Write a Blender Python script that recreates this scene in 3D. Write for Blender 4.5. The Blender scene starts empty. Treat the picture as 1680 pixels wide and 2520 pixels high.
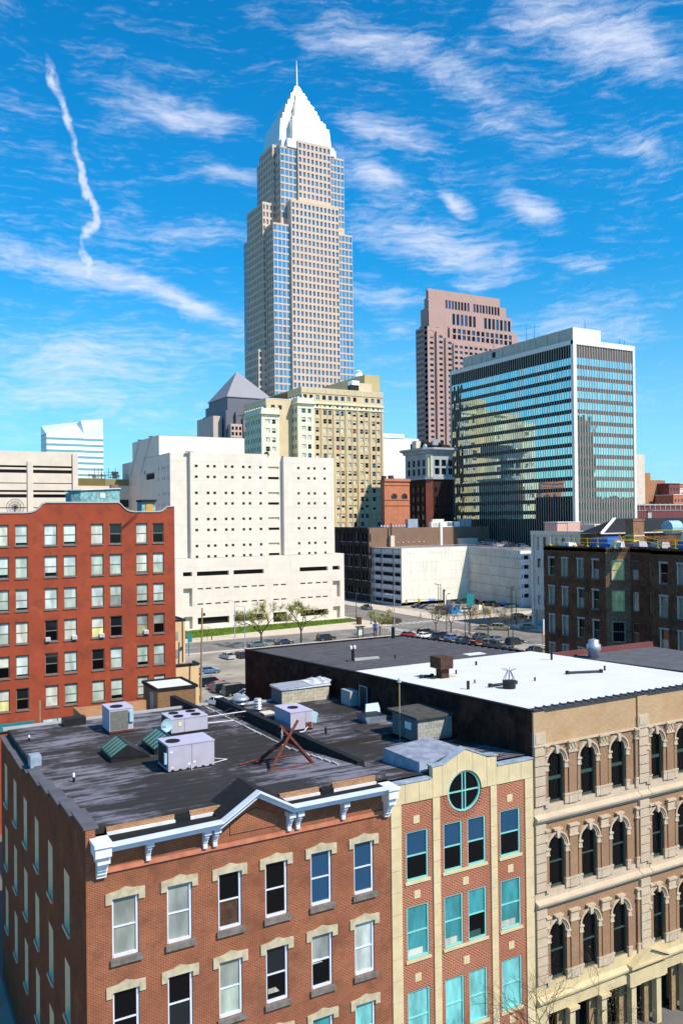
import bpy, math, random
from mathutils import Vector
R = random.Random(11)
S = bpy.context.scene
COL = S.collection
rad = math.radians
# ------------------------------------------------------------------ camera
HEAD, PITCH, ROLL, EYE = rad(29.2), 0.008, 0.0115, 31.0
fw = Vector((math.sin(HEAD)*math.cos(PITCH), math.cos(HEAD)*math.cos(PITCH), math.sin(PITCH)))
r0 = Vector((math.cos(HEAD), -math.sin(HEAD), 0)); u0 = r0.cross(fw)
rr = math.cos(ROLL)*r0 - math.sin(ROLL)*u0
uu = math.sin(ROLL)*r0 + math.cos(ROLL)*u0
cd = bpy.data.cameras.new('camera'); cam = bpy.data.objects.new('camera', cd); COL.objects.link(cam)
from mathutils import Matrix
cam.matrix_world = Matrix(((rr.x, uu.x, -fw.x, 0), (rr.y, uu.y, -fw.y, 0), (rr.z, uu.z, -fw.z, EYE), (0, 0, 0, 1)))
cd.lens = 2075/2520*36; cd.sensor_width = 36; cd.sensor_fit = 'AUTO'
cd.clip_start = 0.5; cd.clip_end = 9000
S.camera = cam
S.view_settings.view_transform = 'Standard'; S.view_settings.look = 'None'
S.view_settings.exposure = 0.32; S.view_settings.gamma = 1; S.view_settings.use_curve_mapping = False
# ------------------------------------------------------------------ sun and sky
SUN = Vector((0.345, -0.80, 0.94)).normalized()
EL = math.asin(SUN.z); AZ = math.atan2(SUN.x, SUN.y)
sd = bpy.data.lights.new('sun', 'SUN'); sd.energy = 4.9; sd.angle = rad(0.53); sd.color = (1, .90, .77)
so = bpy.data.objects.new('sun', sd); COL.objects.link(so)
so.rotation_euler = SUN.to_track_quat('Z', 'Y').to_euler()
W = bpy.data.worlds.new('World'); S.world = W; W.use_nodes = True
NT = W.node_tree; NT.nodes.clear()
class N:
    """tiny node helper"""
    def __init__(s, t): s.t = t
    def n(s, ty, **k):
        o = s.t.nodes.new(ty)
        for a, b in k.items():
            if a.startswith('i_'):
                key = a[2:]
                o.inputs[int(key) if key.isdigit() else key.replace('_', ' ')].default_value = b
            else: setattr(o, a, b)
        return o
    def l(s, a, b): s.t.links.new(a, b)
    def math(s, op, a, b=None, c=None, clamp=False):
        o = s.n('ShaderNodeMath', operation=op, use_clamp=clamp)
        for i, v in enumerate((a, b, c)):
            if v is None: continue
            if isinstance(v, (int, float)): o.inputs[i].default_value = v
            else: s.l(v, o.inputs[i])
        return o.outputs[0]
    def mix(s, f, a, b, mode='MIX'):
        o = s.n('ShaderNodeMix', data_type='RGBA', blend_type=mode)
        for i, v in ((0, f), (6, a), (7, b)):
            if isinstance(v, (int, float)): o.inputs[i].default_value = v
            elif isinstance(v, tuple): o.inputs[i].default_value = (*v[:3], 1)
            else: s.l(v, o.inputs[i])
        return o.outputs[2]
    def ramp(s, v, a, b, t='SMOOTHSTEP'):
        o = s.n('ShaderNodeMapRange', interpolation_type=t)
        s.l(v, o.inputs[0]); o.inputs[1].default_value = a; o.inputs[2].default_value = b
        return o.outputs[0]
w = N(NT)
sky = w.n('ShaderNodeTexSky', sky_type='NISHITA', sun_disc=False, sun_elevation=EL, sun_rotation=AZ, altitude=200, air_density=1.0, dust_density=0.35, ozone_density=2.2)
tc = w.n('ShaderNodeTexCoord')
D = tc.outputs['Generated']
def dotc(v):
    o = w.n('ShaderNodeVectorMath', operation='DOT_PRODUCT'); w.l(D, o.inputs[0]); o.inputs[1].default_value = v
    return o.outputs['Value']
lon = w.math('ARCTAN2', dotc(tuple(r0)), dotc((math.sin(HEAD), math.cos(HEAD), 0)))
lat = w.math('ARCSINE', dotc((0, 0, 1)))
cmb = w.n('ShaderNodeCombineXYZ'); w.l(lon, cmb.inputs[0]); w.l(lat, cmb.inputs[1])
P0 = cmb.outputs[0]                       # compass bearing and height over the horizon
def mapv(src, loc=(0,0,0), rot=0, sc=(1,1,1), ty='POINT'):
    o = w.n('ShaderNodeMapping', vector_type=ty); w.l(src, o.inputs[0])
    o.inputs['Location'].default_value = loc; o.inputs['Rotation'].default_value = (0, 0, rot); o.inputs['Scale'].default_value = sc
    return o.outputs[0]
def noise(src, scale, detail=5, rough=.6, dist=0.0, col=False):
    o = w.n('ShaderNodeTexNoise', noise_dimensions='3D'); w.l(src, o.inputs['Vector'])
    o.inputs['Scale'].default_value = scale; o.inputs['Detail'].default_value = detail; o.inputs['Roughness'].default_value = rough; o.inputs['Distortion'].default_value = dist
    return o.outputs['Color' if col else 'Fac']
warp = noise(P0, 9, 4, .6, 0, True)
wv = w.n('ShaderNodeVectorMath', operation='MULTIPLY_ADD'); w.l(warp, wv.inputs[0]); wv.inputs[1].default_value = (.05, .028, 0); wv.inputs[2].default_value = (-.025, -.014, 0)
wa = w.n('ShaderNodeVectorMath', operation='ADD'); w.l(wv.outputs[0], wa.inputs[0]); w.l(P0, wa.inputs[1])
P1 = wa.outputs[0]
def streaks(src, rows):
    acc = None
    for x0, y0, x1, y1, wd, k in rows:      # ends of a cloud bank: degrees of bearing and elevation
        ax, ay, bx, by = [v/1000 for v in (x0, y0, x1, y1)]
        L = math.hypot(bx-ax, by-ay)/2
        m = mapv(src, ((ax+bx)/2, (ay+by)/2, 0), math.atan2(by-ay, bx-ax), (L, wd/1000, 1), 'TEXTURE')
        g = w.n('ShaderNodeTexGradient', gradient_type='SPHERICAL'); w.l(m, g.inputs[0])
        o = w.math('MULTIPLY', g.outputs['Fac'], k)
        acc = o if acc is None else w.math('ADD', acc, o)
    return acc
def q(x, y):
    lo_ = math.atan((x-840)/2075); return (lo_*1000, math.atan((1273-y)/2075*math.cos(lo_))*1000)
def row(x0, y0, x1, y1, wd, k):
    a = q(x0, y0); b = q(x1, y1); return (a[0], a[1], b[0], b[1], wd/2.075, k)
banks = streaks(P1, [row(*a) for a in (
 (-120,560,400,700,60,1.2),(180,620,720,830,42,1.5),(-200,830,640,860,75,1.15),(-200,930,560,940,70,.8),(-100,1000,700,1010,60,.6),
 (150,160,700,330,50,1.1),(180,520,700,590,60,.9),(780,510,1360,660,75,1.2),(760,690,1150,760,40,.8),(760,250,1200,410,50,.9),(780,370,1080,480,45,1.2),
 (560,0,1300,140,60,1.0),(1000,110,1420,330,55,1.0),(1150,-80,1700,190,80,1.1),(1400,-40,1800,200,80,1.0),(1080,460,1210,530,26,1.6),(1230,470,1400,560,40,1.5),
 (1080,700,1330,675,24,1.0),(1500,340,1700,400,40,.9),(1330,640,1560,680,24,.9),(1180,820,1750,800,75,.8),(850,820,1120,800,40,.7),(420,380,700,440,34,.8),(1120,280,1400,360,34,.8))])
contrail = streaks(P1, [row(*a) for a in (
 (100,70,172,260,19,2.3),(150,200,195,350,20,2.5),(175,300,225,470,19,2.4),(205,400,252,545,20,2.6),(252,500,205,590,20,2.9),(205,560,232,710,24,2.9))])
stretch = mapv(P1, (0,0,0), rad(16), (1.0, 3.6, 1))
fb = noise(stretch, 9, 9, .64, .9)
fine = noise(mapv(P1, (0,0,0), rad(20), (1, 2.6, 1)), 60, 6, .66, .6)
wisp = noise(mapv(P1, (0,0,0), rad(13), (1, 7, 1)), 26, 6, .6, .3)
val = w.math('ADD', w.math('ADD', w.math('MULTIPLY', fb, .80), w.math('MULTIPLY', fine, .26)), w.math('ADD', w.math('MULTIPLY', wisp, .50), w.math('MULTIPLY', banks, .34)))
m1 = w.ramp(val, .76, 1.36, 'SMOOTHSTEP')
puff = noise(P0, 95, 4, .6)
m2 = w.ramp(w.math('MULTIPLY', contrail, w.math('ADD', puff, .06)), .42, 1.35, 'SMOOTHSTEP')
# soft milky veil towards the horizon
veil = w.math('MULTIPLY', w.ramp(w.math('ABSOLUTE', lat), .30, .0, 'SMOOTHSTEP'), .55)
cloud = w.math('MAXIMUM', w.math('MULTIPLY', m1, .76), w.math('MULTIPLY', m2, .75), clamp=True)
cloud = w.math('MAXIMUM', cloud, 0.0, clamp=True)
hs = w.n('ShaderNodeHueSaturation'); hs.inputs['Hue'].default_value = .484; hs.inputs['Saturation'].default_value = 1.42; hs.inputs['Value'].default_value = 1.0
w.l(sky.outputs[0], hs.inputs['Color'])
low = w.ramp(w.math('ABSOLUTE', lat), .42, .0, 'SMOOTHSTEP')
tint = w.mix(low, (.40, 1.50, 1.84), (.36, 1.14, 1.50))
skyc = w.mix(1.0, hs.outputs[0], tint, 'MULTIPLY')
skyv = w.mix(veil, skyc, (4.6, 7.9, 9.8))
full = w.mix(cloud, skyv, (8.3, 8.7, 10.2))
bg = w.n('ShaderNodeBackground'); bg.inputs['Strength'].default_value = 0.088
out = w.n('ShaderNodeOutputWorld'); w.l(full, bg.inputs[0]); w.l(bg.outputs[0], out.inputs[0])

# ------------------------------------------------------------------ materials
MATS = {}
def uvgroup():
    g = bpy.data.node_groups.new('wall_coordinates', 'ShaderNodeTree')
    g.interface.new_socket('Vector', in_out='OUTPUT', socket_type='NodeSocketVector')
    h = N(g); geo = h.n('ShaderNodeNewGeometry')
    sp = h.n('ShaderNodeSeparateXYZ'); h.l(geo.outputs['Position'], sp.inputs[0])
    sn = h.n('ShaderNodeSeparateXYZ'); h.l(geo.outputs['True Normal'], sn.inputs[0])
    ax = h.math('GREATER_THAN', h.math('ABSOLUTE', sn.outputs[0]), .6)
    az = h.math('GREATER_THAN', h.math('ABSOLUTE', sn.outputs[2]), .6)
    def sel(f, a, b):
        o = h.n('ShaderNodeMix', data_type='FLOAT'); h.l(f, o.inputs[0]); h.l(a, o.inputs[2]); h.l(b, o.inputs[3]); return o.outputs[0]
    u = sel(ax, sp.outputs[0], sp.outputs[1]); v = sel(az, sp.outputs[2], sp.outputs[1])
    c = h.n('ShaderNodeCombineXYZ'); h.l(u, c.inputs[0]); h.l(v, c.inputs[1])
    o = h.n('NodeGroupOutput'); h.l(c.outputs[0], o.inputs[0])
    return g
UVG = uvgroup()
def newmat(name):
    m = bpy.data.materials.new(name); m.use_nodes = True; m.node_tree.nodes.clear()
    h = N(m.node_tree); b = h.n('ShaderNodeBsdfPrincipled'); o = h.n('ShaderNodeOutputMaterial'); h.l(b.outputs[0], o.inputs[0])
    MATS[name] = m
    return h, b
def mat(name, col, rough=.75, var=.12, scale=.6, metal=0, spec=.3, streak=0, bump=0, coat=0, dirt=None):
    """plain surface with cloudy wear; streak = vertical rain streaking"""
    h, b = newmat(name)
    g = h.n('ShaderNodeGroup'); g.node_tree = UVG
    geo = h.n('ShaderNodeNewGeometry')
    t = h.n('ShaderNodeTexNoise'); h.l(geo.outputs['Position'], t.inputs['Vector']); t.inputs['Scale'].default_value = scale; t.inputs['Detail'].default_value = 6; t.inputs['Roughness'].default_value = .62
    f = h.ramp(t.outputs['Fac'], .3, .7)
    c = h.mix(f, tuple(x*(1-var) for x in col), tuple(min(1, x*(1+var*.7)) for x in col))
    if streak:
        mp = h.n('ShaderNodeMapping'); h.l(g.outputs[0], mp.inputs[0]); mp.inputs['Scale'].default_value = (1.3, .12, 1)
        t2 = h.n('ShaderNodeTexNoise'); h.l(mp.outputs[0], t2.inputs['Vector']); t2.inputs['Scale'].default_value = 1.0; t2.inputs['Detail'].default_value = 6
        c = h.mix(h.math('MULTIPLY', h.ramp(t2.outputs['Fac'], .45, .75), streak), c, dirt or tuple(x*.45 for x in col))
    h.l(c, b.inputs['Base Color'])
    b.inputs['Roughness'].default_value = rough; b.inputs['Metallic'].default_value = metal
    b.inputs['Specular IOR Level'].default_value = spec
    if coat: b.inputs['Coat Weight'].default_value = coat; b.inputs['Coat Roughness'].default_value = .08
    if bump:
        bp = h.n('ShaderNodeBump'); bp.inputs['Strength'].default_value = bump; bp.inputs['Distance'].default_value = .05
        t3 = h.n('ShaderNodeTexNoise'); h.l(geo.outputs['Position'], t3.inputs['Vector']); t3.inputs['Scale'].default_value = 5; t3.inputs['Detail'].default_value = 5
        h.l(t3.outputs['Fac'], bp.inputs['Height']); h.l(bp.outputs[0], b.inputs['Normal'])
    return MATS[name]
def brick(name, c1, c2, mortar, soot=None, sootamt=0, bw=.215, bh=.075, ms=.011, lo=.45, hi=.75, sscale=.25, bump=.5, patch=None):
    h, b = newmat(name)
    g = h.n('ShaderNodeGroup'); g.node_tree = UVG
    t = h.n('ShaderNodeTexBrick', offset=.5)
    h.l(g.outputs[0], t.inputs['Vector'])
    t.inputs['Color1'].default_value = (*c1, 1); t.inputs['Color2'].default_value = (*c2, 1); t.inputs['Mortar'].default_value = (*mortar, 1)
    t.inputs['Scale'].default_value = 1; t.inputs['Mortar Size'].default_value = ms; t.inputs['Mortar Smooth'].default_value = .1
    t.inputs['Brick Width'].default_value = bw; t.inputs['Row Height'].default_value = bh; t.inputs['Bias'].default_value = 0
    geo = h.n('ShaderNodeNewGeometry')
    n1 = h.n('ShaderNodeTexNoise'); h.l(geo.outputs['Position'], n1.inputs['Vector']); n1.inputs['Scale'].default_value = sscale; n1.inputs['Detail'].default_value = 8; n1.inputs['Roughness'].default_value = .66
    c = h.mix(h.math('MULTIPLY', h.ramp(n1.outputs['Fac'], .35, .7), .35), t.outputs['Color'], tuple(x*.55 for x in c1))
    if patch:
        n3 = h.n('ShaderNodeTexNoise'); h.l(geo.outputs['Position'], n3.inputs['Vector']); n3.inputs['Scale'].default_value = .55; n3.inputs['Detail'].default_value = 7; n3.inputs['Roughness'].default_value = .7
        c = h.mix(h.math('MULTIPLY', h.ramp(n3.outputs['Fac'], .55, .72), .6), c, patch)
    if soot:
        n2 = h.n('ShaderNodeTexNoise'); h.l(g.outputs[0], n2.inputs['Vector']); n2.inputs['Scale'].default_value = sscale*2.4; n2.inputs['Detail'].default_value = 9; n2.inputs['Roughness'].default_value = .72
        c = h.mix(h.math('MULTIPLY', h.ramp(n2.outputs['Fac'], lo, hi), sootamt), c, soot)
    h.l(c, b.inputs['Base Color']); b.inputs['Roughness'].default_value = .9; b.inputs['Specular IOR Level'].default_value = .2
    bp = h.n('ShaderNodeBump'); bp.inputs['Strength'].default_value = bump; bp.inputs['Distance'].default_value = .012; bp.invert = True
    h.l(t.outputs['Fac'], bp.inputs['Height']); h.l(bp.outputs[0], b.inputs['Normal'])
    return MATS[name]
def glass(name, col=(.01, .014, .018), rough=.04, spec=.6, metal=0, wob=0.0):
    h, b = newmat(name)
    b.inputs['Base Color'].default_value = (*col, 1); b.inputs['Roughness'].default_value = rough
    b.inputs['Specular IOR Level'].default_value = spec; b.inputs['Metallic'].default_value = metal
    if name.startswith('blind') or name in ('pane_grey', 'pane_teal', 'pane_teal_light'):
        g2 = h.n('ShaderNodeNewGeometry'); n2 = h.n('ShaderNodeTexNoise'); mp = h.n('ShaderNodeMapping'); h.l(g2.outputs['Position'], mp.inputs[0]); mp.inputs['Scale'].default_value = (1.4, 1.4, .45)
        h.l(mp.outputs[0], n2.inputs['Vector']); n2.inputs['Scale'].default_value = 1.0; n2.inputs['Detail'].default_value = 5
        h.l(h.mix(h.ramp(n2.outputs['Fac'], .3, .72), tuple(x*1.08 for x in col), tuple(x*.55 for x in col)), b.inputs['Base Color'])
        b.inputs['Coat Weight'].default_value = .8; b.inputs['Coat Roughness'].default_value = .03
    if wob:
        geo = h.n('ShaderNodeNewGeometry'); t = h.n('ShaderNodeTexNoise'); h.l(geo.outputs['Position'], t.inputs['Vector']); t.inputs['Scale'].default_value = .35; t.inputs['Detail'].default_value = 2
        bp = h.n('ShaderNodeBump'); bp.inputs['Strength'].default_value = wob; bp.inputs['Distance'].default_value = .08
        h.l(t.outputs['Fac'], bp.inputs['Height']); h.l(bp.outputs[0], b.inputs['Normal'])
    return MATS[name]
glass('pane_dark'); glass('pane_black', (.004,.004,.005), .1, .25); glass('pane_painted_sky', (.012,.06,.13), .05, .7); glass('pane_teal', (.05,.30,.33), .15, .5)  # blue pane colour stands in for reflected sky
glass('pane_teal_light', (.20,.62,.62), .3, .4); glass('pane_grey', (.30,.33,.31), .12, .5); glass('blind_cream', (.66,.66,.56), .3, .4); glass('blind_green', (.48,.56,.47), .25, .5)
glass('blind_pale', (.60,.68,.64), .25, .5); glass('blind_olive', (.36,.36,.20), .3, .4); glass('blind_yellow', (.85,.80,.34), .4, .3); glass('blind_grey', (.30,.33,.29), .3, .4)
glass('blind_red', (.22,.06,.05), .3, .4); glass('blind_purple', (.12,.04,.13), .3, .4)
glass('mirror_glass', (.72,.84,.76), .015, .8, .92, .05); glass('mirror_glass_b', (.60,.75,.72), .03, .8, .92, .08); glass('mirror_glass_c', (.80,.90,.78), .02, .8, .92, .06)
glass('tower_glass', (.10,.22,.33), .12, .7, .35); glass('tower_glass_c', (.14,.36,.52), .1, .8, .45); glass('tower_glass_b', (.20,.26,.34), .15, .7, .3)
glass('dark_blue_glass', (.03,.09,.2), .12, .6, .3)
mat('stone_cream', (.62,.53,.38), .8, .10, .9, streak=.18)
mat('stone_panel', (.60,.49,.29), .8, .10, 1.2, streak=.18, dirt=(.38,.30,.15))
mat('stone_limestone', (.50,.395,.285), .8, .10, 1.5, streak=.22, bump=.15, dirt=(.36,.28,.19))
mat('stone_yellow', (.56,.45,.26), .8, .10, 1.2, streak=.25)
mat('jamb_paint', (.95,.78,.52), .8, .05, 2); mat('lintel_stone', (.47,.41,.28), .85, .2, 3, streak=.3, bump=.3)
mat('sill_stone', (.16,.145,.13), .9, .3, 3)
mat('white_paint', (.62,.655,.74), .5, .08, 2, streak=.15); mat('white_trim', (.70,.70,.70), .6, .12, 2, streak=.2)
mat('teal_paint', (.22,.55,.50), .4, .05, 2); mat('green_paint', (.035,.075,.065), .5, .1, 2)
mat('terracotta', (.45,.16,.09), .8, .2, 2, streak=.2, dirt=(.5,.42,.36))
mat('tar', (.012,.011,.012), .85, .3, 2); mat('black_metal', (.015,.015,.018), .5, .2, 2); mat('dark_metal', (.05,.05,.055), .5, .2, 2)
mat('hvac', (.43,.40,.47), .55, .07, 1.5, metal=0, streak=.1); mat('hvac_top', (.46,.43,.54), .5, .06, 1.5); mat('hvac_grille', (.20,.20,.17), .7, .3, 6)
mat('fan_dark', (.02,.022,.026), .6, .3, 6); mat('galvanised', (.52,.55,.60), .35, .15, 3, metal=.6); mat('sheet_blue', (.30,.36,.44), .55, .3, 2, streak=.4)
mat('rust', (.12,.03,.022), .9, .4, 5, bump=.3); mat('rust_dark', (.07,.035,.02), .9, .4, 4); mat('wood_pole', (.30,.20,.10), .9, .2, 4)
mat('cmu', (.36,.35,.31), .95, .16, 5, bump=.3); mat('cmu_mortar', (.22,.21,.19), .95, .2, 5); mat('cmu_painted_shade', (.17,.17,.17), .95, .2, 3, streak=.4)  # darkest block colour holds the shade of the left faces
mat('concrete_white', (.70,.62,.53), .85, .06, .25, streak=.16, dirt=(.50,.43,.36)); mat('concrete_grey', (.40,.39,.38), .85, .1, .5, streak=.15)
mat('concrete_tan', (.66,.56,.46), .85, .08, .3, streak=.08); mat('concrete_band', (.68,.62,.52), .85, .05, .5)
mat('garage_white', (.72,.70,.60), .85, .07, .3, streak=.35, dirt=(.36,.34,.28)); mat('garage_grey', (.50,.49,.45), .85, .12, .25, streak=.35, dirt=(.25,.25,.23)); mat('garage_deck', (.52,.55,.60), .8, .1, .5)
mat('slot_black', (.008,.008,.008), .8, .1, 2); mat('slot_brown', (.035,.024,.018), .7, .2, 1); mat('slot_tan', (.55,.48,.36), .8, .1, 1)
mat('key_stone', (.60,.455,.35), .7, .05, .1); mat('crown_metal', (.82,.79,.72), .28, .03, .1, metal=.45); mat('crown_band', (.66,.64,.66), .5, .04, .1)
mat('pink_granite', (.42,.27,.235), .7, .05, .1); mat('hotel_metal', (.27,.26,.28), .6, .04, .2); mat('hotel_wall', (.14,.14,.175), .6, .06, .3); mat('hotel_stone', (.55,.43,.37), .7, .06, .2)
mat('tan_brick', (.61,.49,.31), .85, .08, .2, streak=.12); mat('tan_pier', (.51,.40,.20), .85, .08, .2); mat('terra_cream', (.72,.67,.46), .6, .06, .3); mat('terra_white', (.70,.68,.52), .6, .06, .3, streak=.1)
mat('sandstone_painted_shade', (.035,.012,.010), .85, .2, .3); mat('brown_brick_pier', (.30,.085,.05), .85, .15, .3); mat('gray_terra', (.34,.36,.38), .7, .15, .4)  # sandstone colour darkened to hold shade, pier left light
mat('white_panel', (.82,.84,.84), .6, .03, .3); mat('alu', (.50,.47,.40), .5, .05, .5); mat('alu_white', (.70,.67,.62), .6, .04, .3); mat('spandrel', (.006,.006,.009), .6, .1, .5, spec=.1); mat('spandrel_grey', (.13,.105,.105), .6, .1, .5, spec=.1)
mat('penthouse_grey', (.48,.46,.40), .8, .1, .3, streak=.4)
mat('asphalt', (.20,.185,.165), .95, .22, .22, bump=.1); mat('asphalt_lot', (.33,.29,.235), .95, .30, .16, streak=0); mat('ground_grey', (.16,.15,.14), .95, .25, .1)
mat('sidewalk', (.55,.47,.37), .95, .12, .5); mat('road_pale', (.27,.25,.23), .95, .12, .3); mat('line_white', (.62,.60,.56), .9, .25, 2); mat('line_yellow', (.55,.40,.10), .9, .25, 2)
mat('grass', (.15,.235,.025), .95, .35, 1.5, bump=.3)
mat('bark', (.055,.04,.027), .95, .3, 3); mat('leaf_spring', (.36,.38,.07), .8, .3, 3); mat('leaf_brown', (.17,.13,.07), .9, .3, 3)
mat('white_roof', (.66,.655,.66), .8, .05, .5, streak=.04, dirt=(.60,.60,.62)); mat('cream_wall', (.62,.46,.26), .85, .06, .5); mat('grey_roof', (.10,.10,.11), .9, .2, 1)
mat('blue_tarp', (.01,.13,.48), .45, .12, 2); mat('yellow_paint', (.75,.55,.02), .5, .1, 2); mat('teal_peel', (.22,.42,.42), .8, .45, 3); mat('ply', (.6,.32,.06), .8, .1, 3)
mat('sign_blue', (.02,.14,.62), .5, .05, 2); mat('signal_yellow', (.75,.42,.03), .5, .05, 2); mat('kiosk_blue', (.01,.26,.62), .5, .1, 2); mat('sign_teal', (.02,.18,.20), .5, .1, 2)
mat('tyre', (.012,.012,.012), .9, .2, 4); mat('rim', (.45,.45,.46), .35, .1, 5, metal=.7); mat('lamp_red', (.35,.01,.01), .3, .1, 3); mat('lamp_white', (.8,.8,.78), .2, .05, 3)
mat('skin', (.35,.2,.14), .6, .05, 3); mat('cloth_black', (.012,.012,.014), .9, .2, 5); mat('cloth_blue', (.03,.09,.25), .9, .2, 5)
mat('black_roof', (.012,.014,.018), .8, .2, .6); mat('salmon', (.62,.36,.28), .8, .05, .5); mat('pale_grey', (.50,.50,.48), .8, .07, .5); mat('maroon', (.16,.05,.05), .8, .1, .5)
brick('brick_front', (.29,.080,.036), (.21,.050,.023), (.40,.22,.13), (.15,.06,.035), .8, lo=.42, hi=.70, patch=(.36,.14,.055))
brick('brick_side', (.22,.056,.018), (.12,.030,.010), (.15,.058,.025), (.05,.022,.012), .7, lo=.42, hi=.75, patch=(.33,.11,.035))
brick('brick_infill', (.33,.06,.022), (.23,.038,.018), (.55,.36,.24), ms=.013, bw=.23, bh=.085)
brick('brick_peach', (.50,.33,.18), (.42,.26,.14), (.56,.42,.28), (.40,.20,.08), .6, ms=.008)
brick('brick_pink', (.345,.205,.12), (.285,.165,.095), (.36,.23,.14), (.22,.12,.07), .4, ms=.007)
brick('brick_sooty', (.10,.03,.018), (.05,.018,.012), (.07,.045,.032), (.006,.005,.005), .92, lo=.36, hi=.62, patch=(.16,.06,.035))
brick('brick_dark', (.22,.085,.04), (.11,.045,.025), (.16,.09,.05), (.018,.012,.01), .62, lo=.42, hi=.66, patch=(.42,.17,.08))
brick('brick_red', (.36,.066,.028), (.30,.050,.022), (.36,.10,.055), (.17,.04,.028), .8, ms=.009, patch=(.42,.11,.05))
brick('brick_tanhut', (.33,.19,.09), (.19,.10,.05), (.14,.09,.06)); brick('brick_orange', (.42,.19,.08), (.28,.11,.045), (.5,.36,.22), (.12,.07,.04), .6)
brick('brick_brown', (.24,.15,.10), (.20,.12,.085), (.24,.17,.125), bw=.4, bh=.12); brick('brick_terracotta', (.52,.19,.10), (.46,.16,.085), (.5,.24,.15), bw=.4, bh=.14)
brick('brick_far', (.40,.20,.10), (.35,.17,.09), (.4,.22,.13), bw=.6, bh=.2); brick('brick_chimney', (.40,.21,.11), (.17,.08,.05), (.3,.2,.13), (.06,.035,.025), .7)
brick('stone_charcoal', (.055,.045,.04), (.045,.037,.033), (.04,.034,.03), bw=1.2, bh=.5, bump=.3)
def roofmat():
    h, b = newmat('roof_front')
    geo = h.n('ShaderNodeNewGeometry'); pos = geo.outputs['Position']
    def nz(sc, mp=(1,1,1), det=7, ro=.65, dist=0, rot=0):
        m = h.n('ShaderNodeMapping'); h.l(pos, m.inputs[0]); m.inputs['Scale'].default_value = mp; m.inputs['Rotation'].default_value = (0,0,rot)
        t = h.n('ShaderNodeTexNoise'); h.l(m.outputs[0], t.inputs['Vector']); t.inputs['Scale'].default_value = sc; t.inputs['Detail'].default_value = det; t.inputs['Roughness'].default_value = ro; t.inputs['Distortion'].default_value = dist
        return t.outputs['Fac']
    big = nz(.16, (1,1,1)); st = nz(1.1, (.28, 1.9, 1), 9, .72, .3); fi = nz(5, (.5, 1.6, 1), 6, .7)
    f = h.math('ADD', h.math('MULTIPLY', big, .75), h.math('ADD', h.math('MULTIPLY', st, .75), h.math('MULTIPLY', fi, .22)))
    pale = h.ramp(f, .85, 1.0)
    sp = h.n('ShaderNodeSeparateXYZ'); h.l(pos, sp.inputs[0])
    lap = h.math('FRACT', h.math('MULTIPLY', sp.outputs[1], 1/.95))
    lapd = h.math('MULTIPLY', h.ramp(lap, .07, .0), .6)
    c = h.mix(big, (.020,.017,.016), (.042,.036,.033))
    c = h.mix(h.math('MULTIPLY', pale, .8), c, (.24,.23,.27))
    c = h.mix(lapd, c, (.10,.095,.10))
    h.l(c, b.inputs['Base Color']); b.inputs['Roughness'].default_value = .85; b.inputs['Specular IOR Level'].default_value = .25
    h2, b2 = newmat('roof_ribbed')
    geo = h2.n('ShaderNodeNewGeometry')
    m = h2.n('ShaderNodeMapping'); h2.l(geo.outputs['Position'], m.inputs[0]); m.inputs['Scale'].default_value = (.15, 1.5, 1)
    t = h2.n('ShaderNodeTexNoise'); h2.l(m.outputs[0], t.inputs['Vector']); t.inputs['Scale'].default_value = 1.0; t.inputs['Detail'].default_value = 8; t.inputs['Roughness'].default_value = .7
    h2.l(h2.mix(h2.ramp(t.outputs['Fac'], .45, .75), (.040,.036,.038), (.125,.12,.13)), b2.inputs['Base Color']); b2.inputs['Roughness'].default_value = .85
roofmat()
mat('rail_mauve', (.42,.36,.44), .6, .05, 1); mat('sheet_blue_light', (.35,.52,.60), .4, .1, 1); glass('skylight_glass', (.10,.26,.22), .12, .7); mat('roof_slab', (.07,.065,.06), .9, .3, 1.5); mat('cmu_b', (.30,.295,.27), .95, .16, 5); mat('cmu_tan', (.46,.42,.31), .95, .14, 5); mat('cmu_tan_b', (.40,.36,.27), .95, .14, 5); mat('sheet_top', (.28,.30,.36), .6, .3, 2, streak=.3); mat('yellow_pale', (.5,.38,.14), .6, .1, 3); mat('rust_stain', (.55,.40,.22), .9, .3, 2); mat('seam_white', (.56,.56,.58), .8, .05, 2); mat('wood_trim', (.20,.16,.12), .7, .2, 3); mat('concrete_grey_line', (.60,.535,.46), .9, .05, 1); mat('olive', (.16,.13,.05), .8, .1, .5); mat('olive_light', (.24,.20,.10), .8, .1, .5)
mat('green_band', (.16,.38,.42), .3, .1, .1); mat('glass_slope', (.62,.74,.78), .25, .06, .1); mat('concrete_grey_rib', (.15,.145,.14), .9, .15, .5)
for nm, c in dict(car_black=(.010,.010,.012), car_navy=(.012,.02,.05), car_blue=(.06,.12,.25), car_silver=(.42,.43,.45), car_grey=(.12,.13,.14), car_white=(.75,.76,.76), car_red=(.30,.012,.012), car_maroon=(.11,.01,.014), car_gold=(.34,.29,.18), car_green=(.02,.055,.045), car_teal=(.06,.13,.15)).items(): mat(nm, c, .32, .02, 1, spec=.5, coat=.7)

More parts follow.
